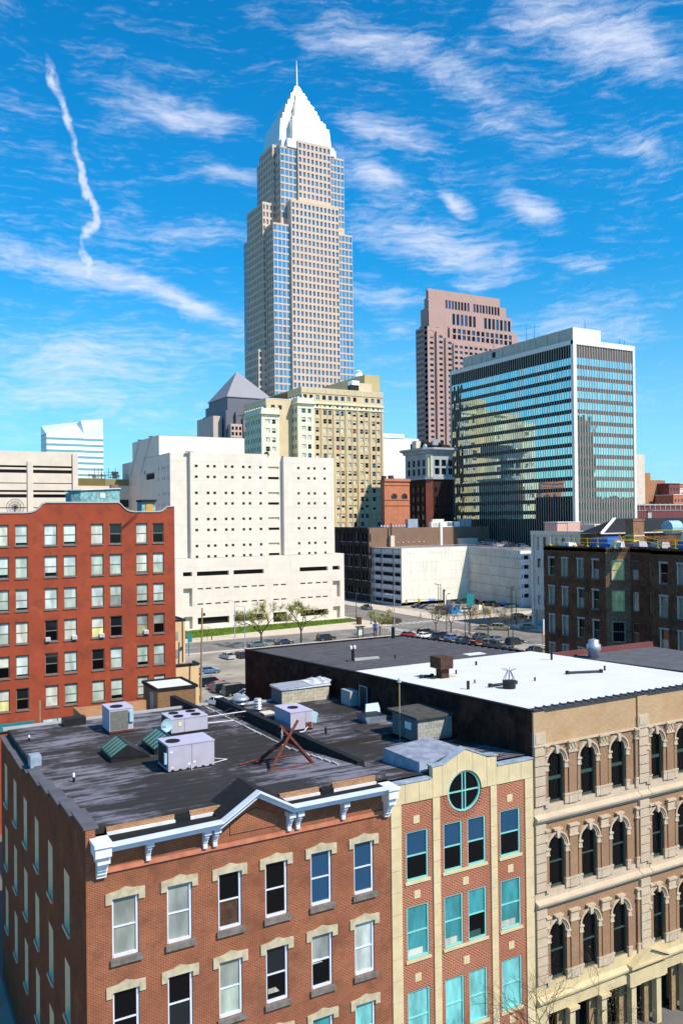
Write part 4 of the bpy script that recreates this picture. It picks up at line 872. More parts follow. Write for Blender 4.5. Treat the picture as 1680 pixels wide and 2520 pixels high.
g.tube((61.5, 277, 46), (70.5, 277, 46.2), .1, n=4); g.box(69.3, 276, 45, 70.6, 277, 47); g.box(69, 275.8, 46.6, 71, 277.2, 47.2)
top('aerial_array', g, 'dark_metal', 'tangle of dark aerials and pipes on the low tan block', 'aerials', (66, 277, 45))
# distant pale glass tower with sloping crown
t = ent('striped_glass_tower', 'distant white and green striped glass tower with a slanted top', 'building', (100, 500, 0))
g = G(); n = 43
for k in range(n):
    z0, z1 = 7+k*1.724, 7+(k+1)*1.724
    pl = [(88.0, 500), (108.2, 500), (109.6, 501.2), (120.2, 501.2), (120.2, 518), (88, 518)]
    g.prism(pl, z0+(.35 if k % 2 else 0), z1+(0 if k % 2 else .35), k % 2)
g.hexa([(88, 500, 81.1), (108.2, 500, 81.1), (109.6, 501.2, 81.1), (120.2, 501.2, 81.1), (120.2, 518, 81.1), (88, 518, 81.1)], [(88, 516, 87.3), (106, 508, 88.6), (108, 504, 90.2), (120.2, 502, 91.2), (120.2, 517, 91), (88, 517.5, 87.4)], 2)
part('tower', g, ['white_panel', 'green_band', 'glass_slope'], t)
g = G(); g.box(176, 640, 0, 186, 660, 52.5); top('blue_glass_sliver', g, 'dark_blue_glass', 'sliver of a blue glass building far behind the aerials', 'building', (176, 640, 0))

# ================================================================== tallest tower
K = ent('spired_skyscraper', 'tallest skyscraper, pink stone and blue glass with a white stepped crown and spire', 'skyscraper', (215, 433, 0))
kx0, kx1, ky0, ky1 = 190.64, 239.7, 412.8, 454.0
FH = 3.93
def kwall(fr, s0, s1, z0, z1, cols, ww, m=0, ztop_solid=.9, g=None, wg=None, glassy=False):
    """cols windows across s0..s1 on each floor; panes joined for the far grid"""
    hs = []; n = int((z1-z0-ztop_solid)//FH); pit = (s1-s0)/cols
    zb = z1-ztop_solid-n*FH
    for k in range(n):
        for c in range(cols):
            a = s0+(c+.5)*pit-ww*pit/2; hs.append((a, a+ww*pit, zb+k*FH+.75, zb+k*FH+FH-.15 if glassy else zb+k*FH+3.35))
    wall(g, fr, s0, s1, z0, z1, hs, .5 if not glassy else .2, m)
    for a, b, c, d in hs:
        mid = (a+b)/2
        wg.append((fr, a, mid-.05, c, d, .45 if not glassy else .18)); wg.append((fr, mid+.05, b, c, d, .45 if not glassy else .18))
gk, wk = G(), []
Zs = 191.5
# lower shaft: corner bays, glassier
kwall(Fr('-y', ky0), kx0, 200.6, 60, Zs, 4, .82, g=gk, wg=wk, glassy=True)
kwall(Fr('-y', ky0), 230.2, kx1, 60, Zs, 4, .82, g=gk, wg=wk, glassy=True)
kwall(Fr('-x', kx0), -ky1, -444.5, 60, Zs, 4, .82, g=gk, wg=wk, glassy=True)
kwall(Fr('-x', kx0), -422.5, -ky0, 60, Zs, 4, .6, g=gk, wg=wk)
for (a, b, c, d) in ((kx0, 200.6, ky0, 422), (230.2, kx1, ky0, 422), (kx0, 200, 444.5, ky1)): gk.poly([(a, c, Zs), (b, c, Zs), (b, d, Zs), (a, d, Zs)])
gk.poly([(kx1, ky0, 60), (kx1, ky1, 60), (kx1, ky1, Zs), (kx1, ky0, Zs)]); gk.poly([(kx0, ky1, 60), (kx0, ky1, Zs), (kx1, ky1, Zs), (kx1, ky1, 60)])
# middle bays, stone, proud of the corners
kwall(Fr('-y', ky0-1.8), 200.6, 230.2, 60, 205, 12, .58, g=gk, wg=wk)
for x, s in ((200.6, 1), (230.2, -1)): gk.poly([(x, 418, 60), (x, ky0-1.8, 60), (x, ky0-1.8, 205), (x, 418, 205)][::s])
gk.poly([(200.6, ky0-1.8, 205), (230.2, ky0-1.8, 205), (230.2, 418, 205), (200.6, 418, 205)])
kwall(Fr('-x', kx0-1.8), -444.5, -422.5, 60, 205.5, 10, .55, g=gk, wg=wk)
for y, s in ((422.5, 1), (444.5, -1)): kwall(Fr('-y', y), kx0-1.8, kx0, 60, 205.5, 1, .5, g=gk, wg=wk) if s == 1 else gk.poly([(kx0-1.8, y, 60), (kx0-1.8, y, 205), (198, y, 205), (198, y, 60)])
gk.poly([(kx0-1.8, 422.5, 205.5), (198, 422.5, 205.5), (198, 444.5, 205.5), (kx0-1.8, 444.5, 205.5)])
kwall(Fr('-y', 422.5), kx0, 197, Zs, 205.5, 3, .5, g=gk, wg=wk)
# lowest projecting wing on the left
kwall(Fr('-x', kx0-5.3), -441, -422.2, 60, 124, 8, .55, g=gk, wg=wk); kwall(Fr('-y', 422.2), kx0-5.3, kx0-.0, 60, 124, 2, .62, g=gk, wg=wk); gk.poly([(kx0-5.3, 422.2, 124), (kx0, 422.2, 124), (kx0, 441, 124), (kx0-5.3, 441, 124)])
# upper shaft
ux0, ux1, uy0, uy1 = 196.9, 236.7, 416.2, 448.0; Zu = 235.6
kwall(Fr('-y', uy0), ux0, 207.0, Zs, Zu, 4, .82, g=gk, wg=wk, glassy=True); kwall(Fr('-y', uy0), 227.5, ux1, Zs, Zu, 4, .82, g=gk, wg=wk, glassy=True)
kwall(Fr('-x', ux0), -uy1, -441.0, Zs, Zu, 3, .82, g=gk, wg=wk, glassy=True); kwall(Fr('-x', ux0), -423.0, -uy0, Zs, 229, 4, .58, g=gk, wg=wk); kwall(Fr('-x', ux0), -423.0, -uy0, 229, Zu, 3, .82, g=gk, wg=wk, glassy=True)
gk.poly([(ux0, uy0, Zu), (ux1, uy0, Zu), (ux1, uy1, Zu), (ux0, uy1, Zu)]); gk.poly([(ux1, uy0, Zs), (ux1, uy1, Zs), (ux1, uy1, Zu), (ux1, uy0, Zu)])
kwall(Fr('-y', uy0-1.4), 207.0, 227.5, 205, 240.2, 8, .58, g=gk, wg=wk)
for x, s in ((207.0, 1), (227.5, -1)): gk.poly([(x, 420, 205), (x, uy0-1.4, 205), (x, uy0-1.4, 240.2), (x, 420, 240.2)][::s])
gk.poly([(207, uy0-1.4, 240.2), (227.5, uy0-1.4, 240.2), (227.5, 422, 240.2), (207, 422, 240.2)])
kwall(Fr('-x', ux0-1.6), -441, -423, Zs, 238.5, 8, .55, g=gk, wg=wk); kwall(Fr('-y', 423), ux0-1.6, ux0+2, Zs, 238.5, 1, .5, g=gk, wg=wk); gk.poly([(ux0-1.6, 423, 238.5), (ux0+3, 423, 238.5), (ux0+3, 441, 238.5), (ux0-1.6, 441, 238.5)])
part('stone_shaft', gk, 'key_stone', K)
# panes: the largest seen singly, the rest joined
gw = G()
wk.sort(key=lambda h: h[3])
for i, (fr, a, b, c, d, dp) in enumerate(wk):
    gw.poly([fr.P(a, c, -dp), fr.P(b, c, -dp), fr.P(b, d, -dp), fr.P(a, d, -dp)], (2 if R.random() < .75 else 0) if dp < .3 else (0 if R.random() < .6 else 1))
part('window_panes', gw, ['tower_glass', 'tower_glass_b', 'tower_glass_c'], K, kind='stuff')
# crown: tapering cross-shaped tiers
cxk, cyk = 215.7, 432.8
def cross(a, b): # a half width of arms' ends, b half width of arms
    return [(-b,-a),(b,-a),(b,-b),(a,-b),(a,b),(b,b),(b,a),(-b,a),(-b,b),(-a,b),(-a,-b),(-b,-b)]
def tier(g, z0, a0, z1, a1, f=.80, m=0):
    g.hexa([(cxk+x, cyk+y, z0) for x, y in cross(a0, a0*f)], [(cxk+x, cyk+y, z1) for x, y in cross(a1, a1*f)], m)
for z0, a0, z1, a1, f in ((235.6, 17.2, 240.5, 17.0, .86), (240.5, 16.6, 254.0, 15.3, .66), (254.0, 13.4, 259, 12.5, .60), (259, 10.9, 265.0, 9.7, .58), (265.0, 8.2, 269, 7.3, .56), (269, 5.9, 274, 4.7, .55), (274, 3.6, 279.3, 1.5, .6)):
    g = G(); tier(g, z0, a0, z1, a1, f); part('crown_tier', g, 'crown_metal' if z0 > 236 else 'crown_band', K)
g = G(); g.lathe(cxk, cyk, [(.62, 279), (.5, 284), (.32, 290), (.1, 295)], 10); part('spire', g, 'crown_metal', K)

# ------------------------------------------------------------------ pyramid roofed hotel
t = ent('pyramid_roof_tower', 'grey tower with a pyramid roof at the foot of the tallest skyscraper', 'building', (170, 400, 0))
hx0, hx1, hy0, hy1 = 158.3, 182.6, 400, 427
g = G(); g.box(hx0, hy0, 40, hx1, hy1, 93.7); g.box(hx0, hy1, 40, hx0+15, hy1+5, 91); g.box(hx0, hy1+5, 40, hx0+15, hy1+9.5, 86.7); g.box(hx0-2.2, hy0-3.2, 40, hx0+2.2, hy0, 86.2); g.box(hx0+2.4, hy0-5, 40, hx0+6.4, hy0, 85.2)
part('metal_walls', g, 'hotel_wall', t)
g = G(); c_ = ((hx0+hx1)/2-1.5, (hy0+hy1)/2, 109.2)
for a, b in (((hx0-.5, hy0-.5), (hx1+.5, hy0-.5)), ((hx1+.5, hy0-.5), (hx1+.5, hy1+.5)), ((hx1+.5, hy1+.5), (hx0-.5, hy1+.5)), ((hx0-.5, hy1+.5), (hx0-.5, hy0-.5))): g.poly([(a[0], a[1], 93.7), (b[0], b[1], 93.7), c_])
g.box(hx0-.5, hy0-.5, 93.4, hx1+.5, hy1+.5, 93.7); part('pyramid_roof', g, 'hotel_metal', t)
g = G()
for k in range(22): fbox(g, Fr('-y', hy0), hx0+6.5, hx1, 72+k, 72.06+k, 0, .04)
part('panel_lines', g, 'hotel_metal', t)
g = G()
def addw(fr, s0, s1, z0, z1, cols, pit=2.75, wz_=1.75, wf=.6):
    hs = []; n = int((z1-z0-1.3)//pit)
    for k in range(n):
        for c in range(cols):
            p_ = (s1-s0)/cols; a = s0+(c+.5)*p_-wf*p_/2; zt = z1-1.3-k*pit; hs.append((a, a+wf*p_, zt-wz_, zt))
    wall(g, fr, s0, s1, z0, z1, hs, .4)
    return hs
a1 = addw(Fr('-y', 393), 157.2, 163.2, 40, 79, 3); a2 = addw(Fr('-y', 393), 164.2, 170, 40, 83.8, 2, wf=.55)
a3 = addw(Fr('-x', 151.3), -426, -402, 40, 83.8, 8); a4 = addw(Fr('-x', 157.2), -400, -393, 40, 79, 4)
g.box(151.32, 402, 40, 156, 426, 83.7); g.box(157.3, 393.5, 40, 163.2, 400, 78.8); g.box(164.3, 393.5, 40, 169.9, 400, 83.6); g.box(170, 394.5, 40, 178, 400, 83)
part('stone_walls', g, 'hotel_stone', t)
for fr, hs in ((Fr('-y', 393), a1+a2), (Fr('-x', 151.3), a3), (Fr('-x', 157.2), a4)): windows(t, fr, hs, .38, [('pane_black', 2), ('pane_dark', 1)], limit=60)
# ================================================================== tan and cream terracotta block
T = ent('tan_office_block', 'tan brick office block with paired windows and pale terracotta wings', 'building', (170, 335, 0))
tc_ = [(177.1, 178.8), (181.1, 182.8), (183.7, 185.4), (187.7, 189.35), (190.25, 191.95), (194.05, 195.75), (196.65, 198.35), (200.5, 202.2), (203.15, 204.85), (207.05, 208.75), (209.65, 211.3)]
tz = [(78.55-3.95*k, 80.7-3.95*k) for k in range(14)]
FT = Fr('-y', 340)
th = grid(tc_, tz)
smal = [(a+.35, b-.35, 82.15, 83.25) for a, b in tc_]
topw = [(a, a+1.75, 85.5, 87.5) for a in (171.0, 174.1, 177.45, 180.7, 183.9, 187.1, 190.4, 193.7, 196.9, 203.3, 206.6, 209.9)]
g = G(); wall(g, FT, 170, 213.2, 20, 90.5, th+smal+topw, .35); g.poly([(170, 340, 20), (170, 340, 90.5), (170, 354, 90.5), (170, 354, 20)]); g.poly([(170, 340, 90.5), (213.2, 340, 90.5), (213.2, 395, 90.5), (170, 395, 90.5)])
def rw(): return grid([(340+3+p*7.0+q_*2.9, 340+3+p*7.0+q_*2.9+1.75) for p in range(7) for q_ in (0, 1)], tz)
wall(g, Fr('+x', 213.2), 340, 395, 20, 90.5, rw(), .35)
part('brick_walls', g, 'tan_brick', T)
bl = [(('blind_cream','blind_cream'), 5), (('blind_cream','pane_black'), 3), (('pane_black','pane_black'), 3), (('dark_blue_glass','dark_blue_glass'), 2), (('pane_grey','pane_dark'), 2), (('blind_red','blind_red'), .6), (('pane_dark','blind_cream'), 1)]
windows(T, FT, th, .3, bl, 'terra_white', limit=200, rail=True)
windows(T, FT, topw+smal, .3, [('pane_dark', 2), ('blind_grey', 1), ('dark_blue_glass', 2), ('blind_olive', 1)])
windows(T, Fr('+x', 213.2), rw(), .3, [('pane_black', 2), ('blind_cream', 2), ('pane_grey', 1)], limit=0)
for x in (175.9, 179.9, 186.3, 192.8, 199.2, 205.8, 212.3):
    g = G(); fbox(g, FT, x-.35, x+.35, 20, 84.1, 0, .35); part('pier', g, 'tan_pier', T)
for x in (183.25, 189.8, 196.2, 202.7, 209.2):
    g = G(); fbox(g, FT, x-.12, x+.12, 20, 81.5, 0, .2); part('mullion_pier', g, 'tan_pier', T)
g = G(); fbox(g, FT, 176, 213.4, 81.4, 82.0, 0, .45); fbox(g, FT, 176, 213.4, 83.45, 84.2, 0, .6); wall(g, Fr('-y', 339.95), 176, 213.2, 82.0, 83.45, smal, .04); part('frieze', g, 'terra_cream', T)
for k in range(14):
    g = G(); fbox(g, FT, 170+k*3.09, 170+k*3.09+3.03, 88.2, 90.7, 0, .25); part('parapet_panel', g, 'tan_brick', T)
g = G(); fbox(g, Fr('-x', 170), -354, -340, 88.2, 90.6, 0, .2); part('parapet_panel', g, 'tan_pier', T)
windows(T, Fr('-x', 170), [(-353+k*2.3, -353+k*2.3+1.7, 85.4, 87.6) for k in range(6)], -.02, [('dark_blue_glass', 1)])
g = G(); g.box(170, 339.9, 90.55, 213.3, 395, 90.8); part('roof', g, 'white_roof', T)
# penthouse
g = G(); g.box(210.5, 352, 90.8, 218.9, 394, 101.1); part('penthouse', g, 'tan_pier', T); g = G(); g.box(204, 348, 90.8, 212, 353, 96); part('penthouse', g, 'tan_brick', T)
g = G(); g.box(199.5, 346.5, 91, 203.9, 349.5, 94.5); part('water_tank_frame', g, 'black_metal', T); g = G(); g.box(200, 346, 94.5, 203.9, 350, 96.6); part('tank', g, 'white_panel', T)
g = G(); g.lathe(213, 362, [(2.6, 101.1), (2.6, 102), (1.6, 103.2), (1.4, 104.2), (2.0, 104.25), (.3, 105)], 14); part('roof_ventilator', g, 'white_panel', T)
# two pale wings
def wing(name, xl, xr, yf, yb, zt, lab):
    wf_ = Fr('-y', yf); wl = Fr('-x', xl)
    off = zt-83.98
    zz = [(77.75+off-3.95*k, 79.8+off-3.95*k) for k in range(10)]
    cols = [(xl+2.0, xl+3.9), (xl+5.0, xl+6.6)] if xr-xl > 7 else [(xl+1.5, xl+3)]
    hs = grid(cols, zz); sc = [(-y-.45, -y+.75) for y in (348.0, 345.3, 341.8, 339.1, 335.3, 332.7)]; 
    sc = [(-(yf+d_)-.55, -(yf+d_)+.55) for d_ in (17, 14.2, 10.8, 8, 4.6, 1.9)]; sh = grid(sc, zz)
    g = G(); wall(g, wf_, xl, xr, 20, zt, hs, .35); wall(g, wl, -yb, -yf, 20, zt, sh, .35); g.poly([(xl, yf, zt), (xr, yf, zt), (xr, yb+10, zt), (xl, yb+10, zt)]); g.poly([(xr, yf, 20), (xr, yb+10, 20), (xr, yb+10, zt), (xr, yf, zt)]); g.poly([(xl, yb, 20), (xl, yb, zt), (xr, yb, zt), (xr, yb, 20)])
    part('wing_wall', g, 'terra_white', T)
    windows(T, wf_, hs, .3, [(('blind_cream','blind_cream'), 4), (('pane_black','pane_black'), 2), (('blind_cream','pane_dark'), 2), (('dark_blue_glass','dark_blue_glass'), 1)], 'terra_cream')
    windows(T, wl, sh, .3, [('pane_dark', 1)])
    for fr, a, b in ((wf_, xl, xr), (wl, -yb, -yf)):
        g = G(); fbox(g, fr, a-.3, b+.3, zt-2.6, zt-2.2, 0, .35); fbox(g, fr, a-.5, b+.5, zt-2.2, zt-1.7, 0, .9); 
        n = int((b-a)/1.1)
        for k in range(n): fbox(g, fr, a+k*1.1+.1, a+k*1.1+.5, zt-2.9, zt-2.6, 0, .5)
        fbox(g, fr, a-.1, b+.1, zt-5.3+1.0, zt-5.1+1.0, 0, .12); part('cornice', g, 'terra_cream', T)
        g = G(); n = max(3, int((b-a)/2.6))
        for k in range(n+1): fbox(g, fr, a+k*(b-a-.9)/n, a+k*(b-a-.9)/n+.9, zt, zt+.9, -.6, .05)
        fbox(g, fr, a, b, zt-.0, zt+.45, -.5, .03); part('battlement', g, 'terra_white', T)
    for s_ in [(-(yf+d_)) for d_ in (15.6, 12.5, 9.4, 6.3, 3.2)]:
        g = G(); fbox(g, wl, s_-.2, s_+.2, 20, zt-3, 0, .3); part('pier', g, 'terra_cream', T)
wing('wing', 163.6, 171.7, 331, 351, 83.98, '')
wing('wing', 145.9, 154.3, 330, 348.4, 78.3, '')
g = G(); wall(g, Fr('-y', 336), 150.7, 163.6, 20, 83.8, [(a, a+1.8, 79.3, 81.2) for a in (153.2, 156.6)], .3); g.box(150.7, 336.02, 20, 163.6, 360, 83.8); part('brick_walls', g, 'tan_brick', T)
windows(T, Fr('-y', 336), [(a, a+1.8, 79.3, 81.2) for a in (153.2, 156.6)], -.01, [('slot_brown', 1)])
g = G(); g.box(150.7, 335.9, 83.82, 163.6, 360, 84.1); part('roof', g, 'white_roof', T)
windows(T, Fr('-x', 150.7), [(-347.5+k*2.5, -347.5+k*2.5+1.8, 79, 81.2) for k in range(5)], -.02, [('dark_blue_glass', 1)])

# ================================================================== pink granite stepped tower
P = ent('pink_stepped_tower', 'brownish pink granite tower with a stepped top behind the glass block', 'skyscraper', (405, 525, 0))
FPk = 525.3
g = G(); pw = []
def pk(fr, s0, s1, z0, z1, cols, wf, pit=4.2, wh=2.0, opt='n', ws=1.5):
    hs = []; n = int((z1-z0-ws)//pit); p_ = (s1-s0)/cols
    for k in range(n):
        for c in range(cols): 
            a = s0+(c+.5)*p_-wf*p_/2; zt = z1-ws-k*pit; hs.append((a, a+wf*p_, zt-wh, zt))
    wall(g, fr, s0, s1, z0, z1, hs, .6); pw.append((fr, hs))
# left receding flank, stepping back towards the top
fy0, fy1 = 523.0, 538.5
pk(Fr('-x', 368.3), -fy1, -fy0, 60, 176, 7, .62); g.poly([(368.3, fy0, 176), (380, fy0, 176), (380, fy1, 176), (368.3, fy1, 176)])
for yb_, za_, zb_, n_ in ():
    hs = [(-yb_+2+k*6, -yb_+5+k*6, za_+1.5, zb_-1.5) for k in range(n_)]
    hs = []; wall(g, Fr('-x', 370.4), -yb_, -fy0, za_, zb_); g.box(370.45, fy0+.02, za_, 384, yb_, zb_)
# pleated front
for x0, x1, yy, zt in ((368.3, 375.4, 523, 176), (375.4, 382.6, 521, 172.5), (382.6, 389.0, 519.4, 168)):
    hs = []; n = int((zt-60-3)//4.2)
    for k in range(n): hs.append((x0+2.2, x0+5.4, zt-3-k*4.2-1.9, zt-3-k*4.2))
    wall(g, Fr('-y', yy), x0, x1, 60, zt, hs, .7); pw.append((Fr('-y', yy), hs)); g.poly([(x0, 527, 60), (x0, yy, 60), (x0, yy, zt), (x0, 527, zt)]); g.poly([(x0, yy, zt), (x1, yy, zt), (x1, 527, zt), (x0, 527, zt)])
pk(Fr('-y', 518), 389.0, 455.5, 60, 164, 14, .6); g.poly([(389.0, 518, 164), (455.5, 518, 164), (455.5, 540, 164), (389.0, 540, 164)]); g.poly([(389.0, 526, 60), (389.0, 518, 60), (389.0, 518, 164), (389.0, 526, 164)])
def slots(y, x0, x1, z0, z1, rows_, yb):
    hs = rows_
    wall(g, Fr('-y', y), x0, x1, z0, z1, hs, 1.2); pw.append((Fr('-y', y), hs)); g.box(x0+.02, y+1.3, z0, x1-.02, yb, z1)
g.box(370.1, 523.2, 168, 389, 536, 178.02)
slots(521.5, 388.0, 455.3, 164, 178, [(391+k*4.6, 394+k*4.6, zz, zz+3.6) for k in range(13) for zz in (168, 172.6)], 537)
slots(523.3, 370.0, 450.5, 178, 190.4, [(392+k*4, 394.6+k*4, 179.5, 188) for k in range(6)]+[(423+k*4, 425.6+k*4, 179.5, 188) for k in range(7)], 534)
slots(523.9, 370.3, 445.5, 190.4, 198.2, [(386+k*3, 388+k*3, 191.5, 198) for k in range(8)]+[(413+k*3, 415+k*3, 191.5, 198) for k in range(9)], 529.5)
slots(524.5, 370.6, 440, 198.2, 205.2, [], 527.5)
part('granite_walls', g, 'pink_granite', P)
lim = 300
for fr, hs in pw:
    windows(P, fr, hs, .55, [('pane_black', 2), ('dark_blue_glass', 1), ('pane_dark', 1)], limit=max(0, min(lim, len(hs))), far_name='far_windows'); lim -= min(lim, len(hs))
# ------------------------------------------------------------------ dark sandstone block with grey terracotta top
Q = ent('dark_sandstone_block', 'dark brown sandstone block with a grey arcaded top and overhanging cornice', 'building', (197, 280, 0))
qx, qy = 197.0, 280.0
pl = [(qx, qy+17), (qx, qy+1.8), (qx+1.8, qy), (qx+12, qy), (qx+12, qy+17)]
g = G(); g.prism(pl, 0, 47.0); part('lower_walls', g, 'sandstone_painted_shade', Q)  # shade from the glass block is put into this wall colour
g = G(); qh = [(qx+3.0+k*3.4, qx+5.4+k*3.4, z, z+h) for k in range(3) for z, h in ((48.6, 2.6), (52.0, 2.6))]
wall(g, Fr('-y', qy), qx+1.8, qx+12, 47, 57.2, qh, .6)
ql = [(-(qy+4.6+k*3.6), -(qy+2.5+k*3.6), z, z+2.7) for k in range(4) for z in (48.4, 52.0)]
wall(g, Fr('-x', qx), -(qy+17), -(qy+1.8), 47, 57.2, ql, .6); part('upper_walls', g, 'gray_terra', Q)
g = G(); g.hexa([(qx, qy+1.8, 47), (qx+1.8, qy, 47), (qx+2.4, qy+.6, 47), (qx+.6, qy+2.4, 47)], [(qx, qy+1.8, 57), (qx+1.8, qy, 57), (qx+2.4, qy+.6, 57), (qx+.6, qy+2.4, 57)])
g.tube((qx+.45, qy+.9, 47), (qx+.45, qy+.9, 56.5), .32, n=8); g.tube((qx+1.3, qy+.1, 47), (qx+1.3, qy+.1, 56.5), .32, n=8); part('corner_column', g, 'terra_cream', Q)
g = G(); g.prism([(qx-.35, qy+1.75), (qx+1.75, qy-.35), (qx+2.1, qy+.1), (qx+.1, qy+2.1)], 18, 46.6); part('corner_pier', g, 'brown_brick_pier', Q)  # lighter colour paints the sun on this one corner
windows(Q, Fr('-y', qy), qh, .55, [('pane_black', 1)]); windows(Q, Fr('-x', qx), ql, .55, [('pane_black', 1)])
pl2 = [(qx-2.2, qy+18), (qx-2.2, qy+.9), (qx+.9, qy-2.2), (qx+13, qy-2.2), (qx+13, qy+18)]; pl1 = [(qx-.8, qy+17.5), (qx-.8, qy+1.5), (qx+1.5, qy-.8), (qx+12.6, qy-.8), (qx+12.6, qy+17.5)]
g = G(); g.prism(pl1, 46.6, 47.6); part('belt_course', g, 'gray_terra', Q); g = G(); g.prism(pl1, 57.2, 58.0); g.hexa([(x, y, 58.0) for x, y in pl1], [(x, y, 58.6) for x, y in pl2]); g.prism(pl2, 58.6, 59.4); part('cornice', g, 'gray_terra', Q)
g = G()
for k in range(3): fbox(g, Fr('-y', qy), qx+2.6+k*3.4, qx+2.75+k*3.4+.1, 5, 46, 0, .15)
for k in range(5): fbox(g, Fr('-x', qx), -(qy+3.0+k*3.5), -(qy+2.8+k*3.5), 5, 46, 0, .2)
part('pilaster_strips', g, 'sandstone_painted_shade', Q)
dk = [(qx+3.0+k*3.4, qx+4.0+k*3.4, 8+z*3.7, 10+z*3.7) for k in range(3) for z in range(10)]
windows(Q, Fr('-y', qy), dk, -.03, [('pane_black', 3), ('dark_blue_glass', 1)], limit=70)
windows(Q, Fr('-x', qx), [(-(qy+4.8+k*3.5), -(qy+3.6+k*3.5), 8+z*3.7, 10+z*3.7) for k in range(4) for z in range(10)], -.03, [('pane_black', 3), ('pane_dark', 1)], limit=70)
g = G(); g.box(qx+2, qy+6, 59.4, qx+12, qy+16, 62.2, 0); g.box(qx+8, qy+2, 59.4, qx+12, qy+5, 61); g.box(qx+3, qy+3, 59.4, qx+5, qy+5, 60.6); part('plant_room', g, 'black_roof', Q)
g = G(); g.box(qx-.5, qy+8, 59.4, qx+1.8, qy+11, 62.8); part('roof_tank', g, 'concrete_tan', Q); g = G(); g.box(qx+3.4, qy+1.0, 60.6, qx+5.6, qy+2, 63); g.lathe(qx+1.2, qy+4, [(.9, 59.4), (.9, 60.4), (.5, 61), (.1, 61.3)], 10); part('ventilator', g, 'galvanised', Q)
# orange brick block
O_ = ent('orange_brick_block', 'orange brick block with small arched windows between tan and dark blocks', 'building', (181, 280, 0))
FO = Fr('-y', 280)
oh = [(x+dx, x+dx+1.06, z, z+1.95) for x in (172.7, 176.5, 178.7, 182.4) for dx in (0, 1.4) for z in (31.0, 33.8, 36.26, 41.5) if x != 172.7 or dx]
oh = [(x+dx, x+dx+1.25, z, z+1.95) for x in (178.9, 183.75) for dx in (0, 1.75) for z in (28.2, 31.0, 33.8, 36.26, 41.5)]
oa = [(179.0, 181.6), (183.8, 186.4)]
oh += [(176.05, 177.1, z, z+1.95) for z in (28.2, 31.0, 33.8, 36.26, 41.5)]
g = G(); wall(g, FO, 175.8, 187.6, 0, 46.3, oh, .4); g.box(175.82, 280.05, 0, 187.58, 283, 46.1); part('walls', g, 'brick_terracotta', O_)
windows(O_, FO, oh, .35, [('pane_dark', 2), ('pane_grey', 1)])
for a, b in oa:
    g = G(); plate(g, FO, [(a, 38.6), (b, 38.6)]+arc((a+b)/2, 39.4, (b-a)/2, 0, 180, 12), -.3, .02); part('arched_window', g, 'pane_dark', O_)
    g = G()
    for j in range(12):
        a0, a1 = 180*j/12, 180*(j+1)/12; c_ = ((a+b)/2, 39.4)
        q4 = lambda dd: [FO.P(c_[0]+r_*math.cos(rad(t_)), c_[1]+r_*math.sin(rad(t_)), dd) for r_, t_ in ((1.2, a0), (1.5, a0), (1.5, a1), (1.2, a1))]
        g.hexa(q4(0), q4(.18))
    part('arch_moulding', g, 'brown_brick_pier', O_)
g = G(); fbox(g, FO, 175.7, 187.8, 45.5, 46.5, 0, .5); part('cornice', g, 'brick_terracotta', O_)
for z in (44.0, 38.2, 35.95):
    g = G(); fbox(g, FO, 175.7, 187.7, z, z+.3, 0, .25); part('string_course', g, 'brick_terracotta', O_)
for x0, x1, h in ((176, 177.3, 1.6), (179.2, 180.7, 1.8), (180.9, 186, .9)):
    g = G(); g.box(x0, 280.8, 46.1, x1, 282.7, 46.1+h); top('roof_box', g, 'dark_metal' if h > 1 else 'concrete_tan', {1.6: 'dark box plant on the left of the orange brick block roof', 1.8: 'dark box plant in the middle of the orange brick block roof', .9: 'low tan plant on the right of the orange brick block roof'}[h], 'roof plant', (x0, 282, 46), 'plant on the orange brick block')
# white gridded slab far away
t = ent('white_office_slab', 'far white office slab with a grid of small windows', 'building', (295, 450, 0))
FW = Fr('-y', 450); whs = [(272+k*2.05, 273.3+k*2.05, 77.5-j*2.75-(0 if j else -.4), 78.5-j*2.75+(.8 if not j else 0)) for k in range(18) for j in range(15)]
g = G(); wall(g, FW, 270, 309, 0, 81.8, whs, .4); g.box(270, 450.1, 0, 308.9, 480, 81.7); g.box(270, 449.5, 81.8, 297.6, 470, 84.4); part('walls', g, 'white_panel', t)
windows(t, FW, whs, .35, [('tower_glass_b', 2), ('concrete_grey', 1)], limit=300)
g = G(); 
for k, w_ in enumerate((.7, .5, .6, .6, .5, 1.0, .4, .8, .5, .6, .4)): fbox(g, Fr('-y', 449.5), 285.8+k*.95, 285.8+k*.95+w_, 82.8, 83.5, 0, .08)
part('roof_lettering', g, 'teal_paint', t)

# ================================================================== glass curtain wall block
L = ent('glass_curtain_block', 'large glass block with white corner piers mirroring the tan block and sky', 'building', (222.5, 225, 0))
lx, ly, lz = 222.5, 225.0, 95.0
FLy = Fr('-y', ly); FLx = Fr('-x', lx)
g = G(); g.box(lx+.15, ly+.15, 0, lx+31.2, ly+73.5, 94.2); part('core', g, 'spandrel', L)
fl = 4.06; ztop = 88.6
gp = G(); k_obj = 0
def strip(fr, s0, s1, n, spm, mir, floors=16):
    global k_obj
    pw_ = (s1-s0)/n
    cells = []
    for f in range(floors):
        zt = ztop-f*fl
        for i in range(n): cells.append((s0+i*pw_, s0+(i+1)*pw_, zt-2.55, zt))
    return cells
cells = [('x', c) for c in strip(FLx, -298.0, -226.0, 56, 0, 0)]
cells2 = [('y', c) for c in strip(FLy, lx+1.4, lx+30.2, 22, 0, 0)]
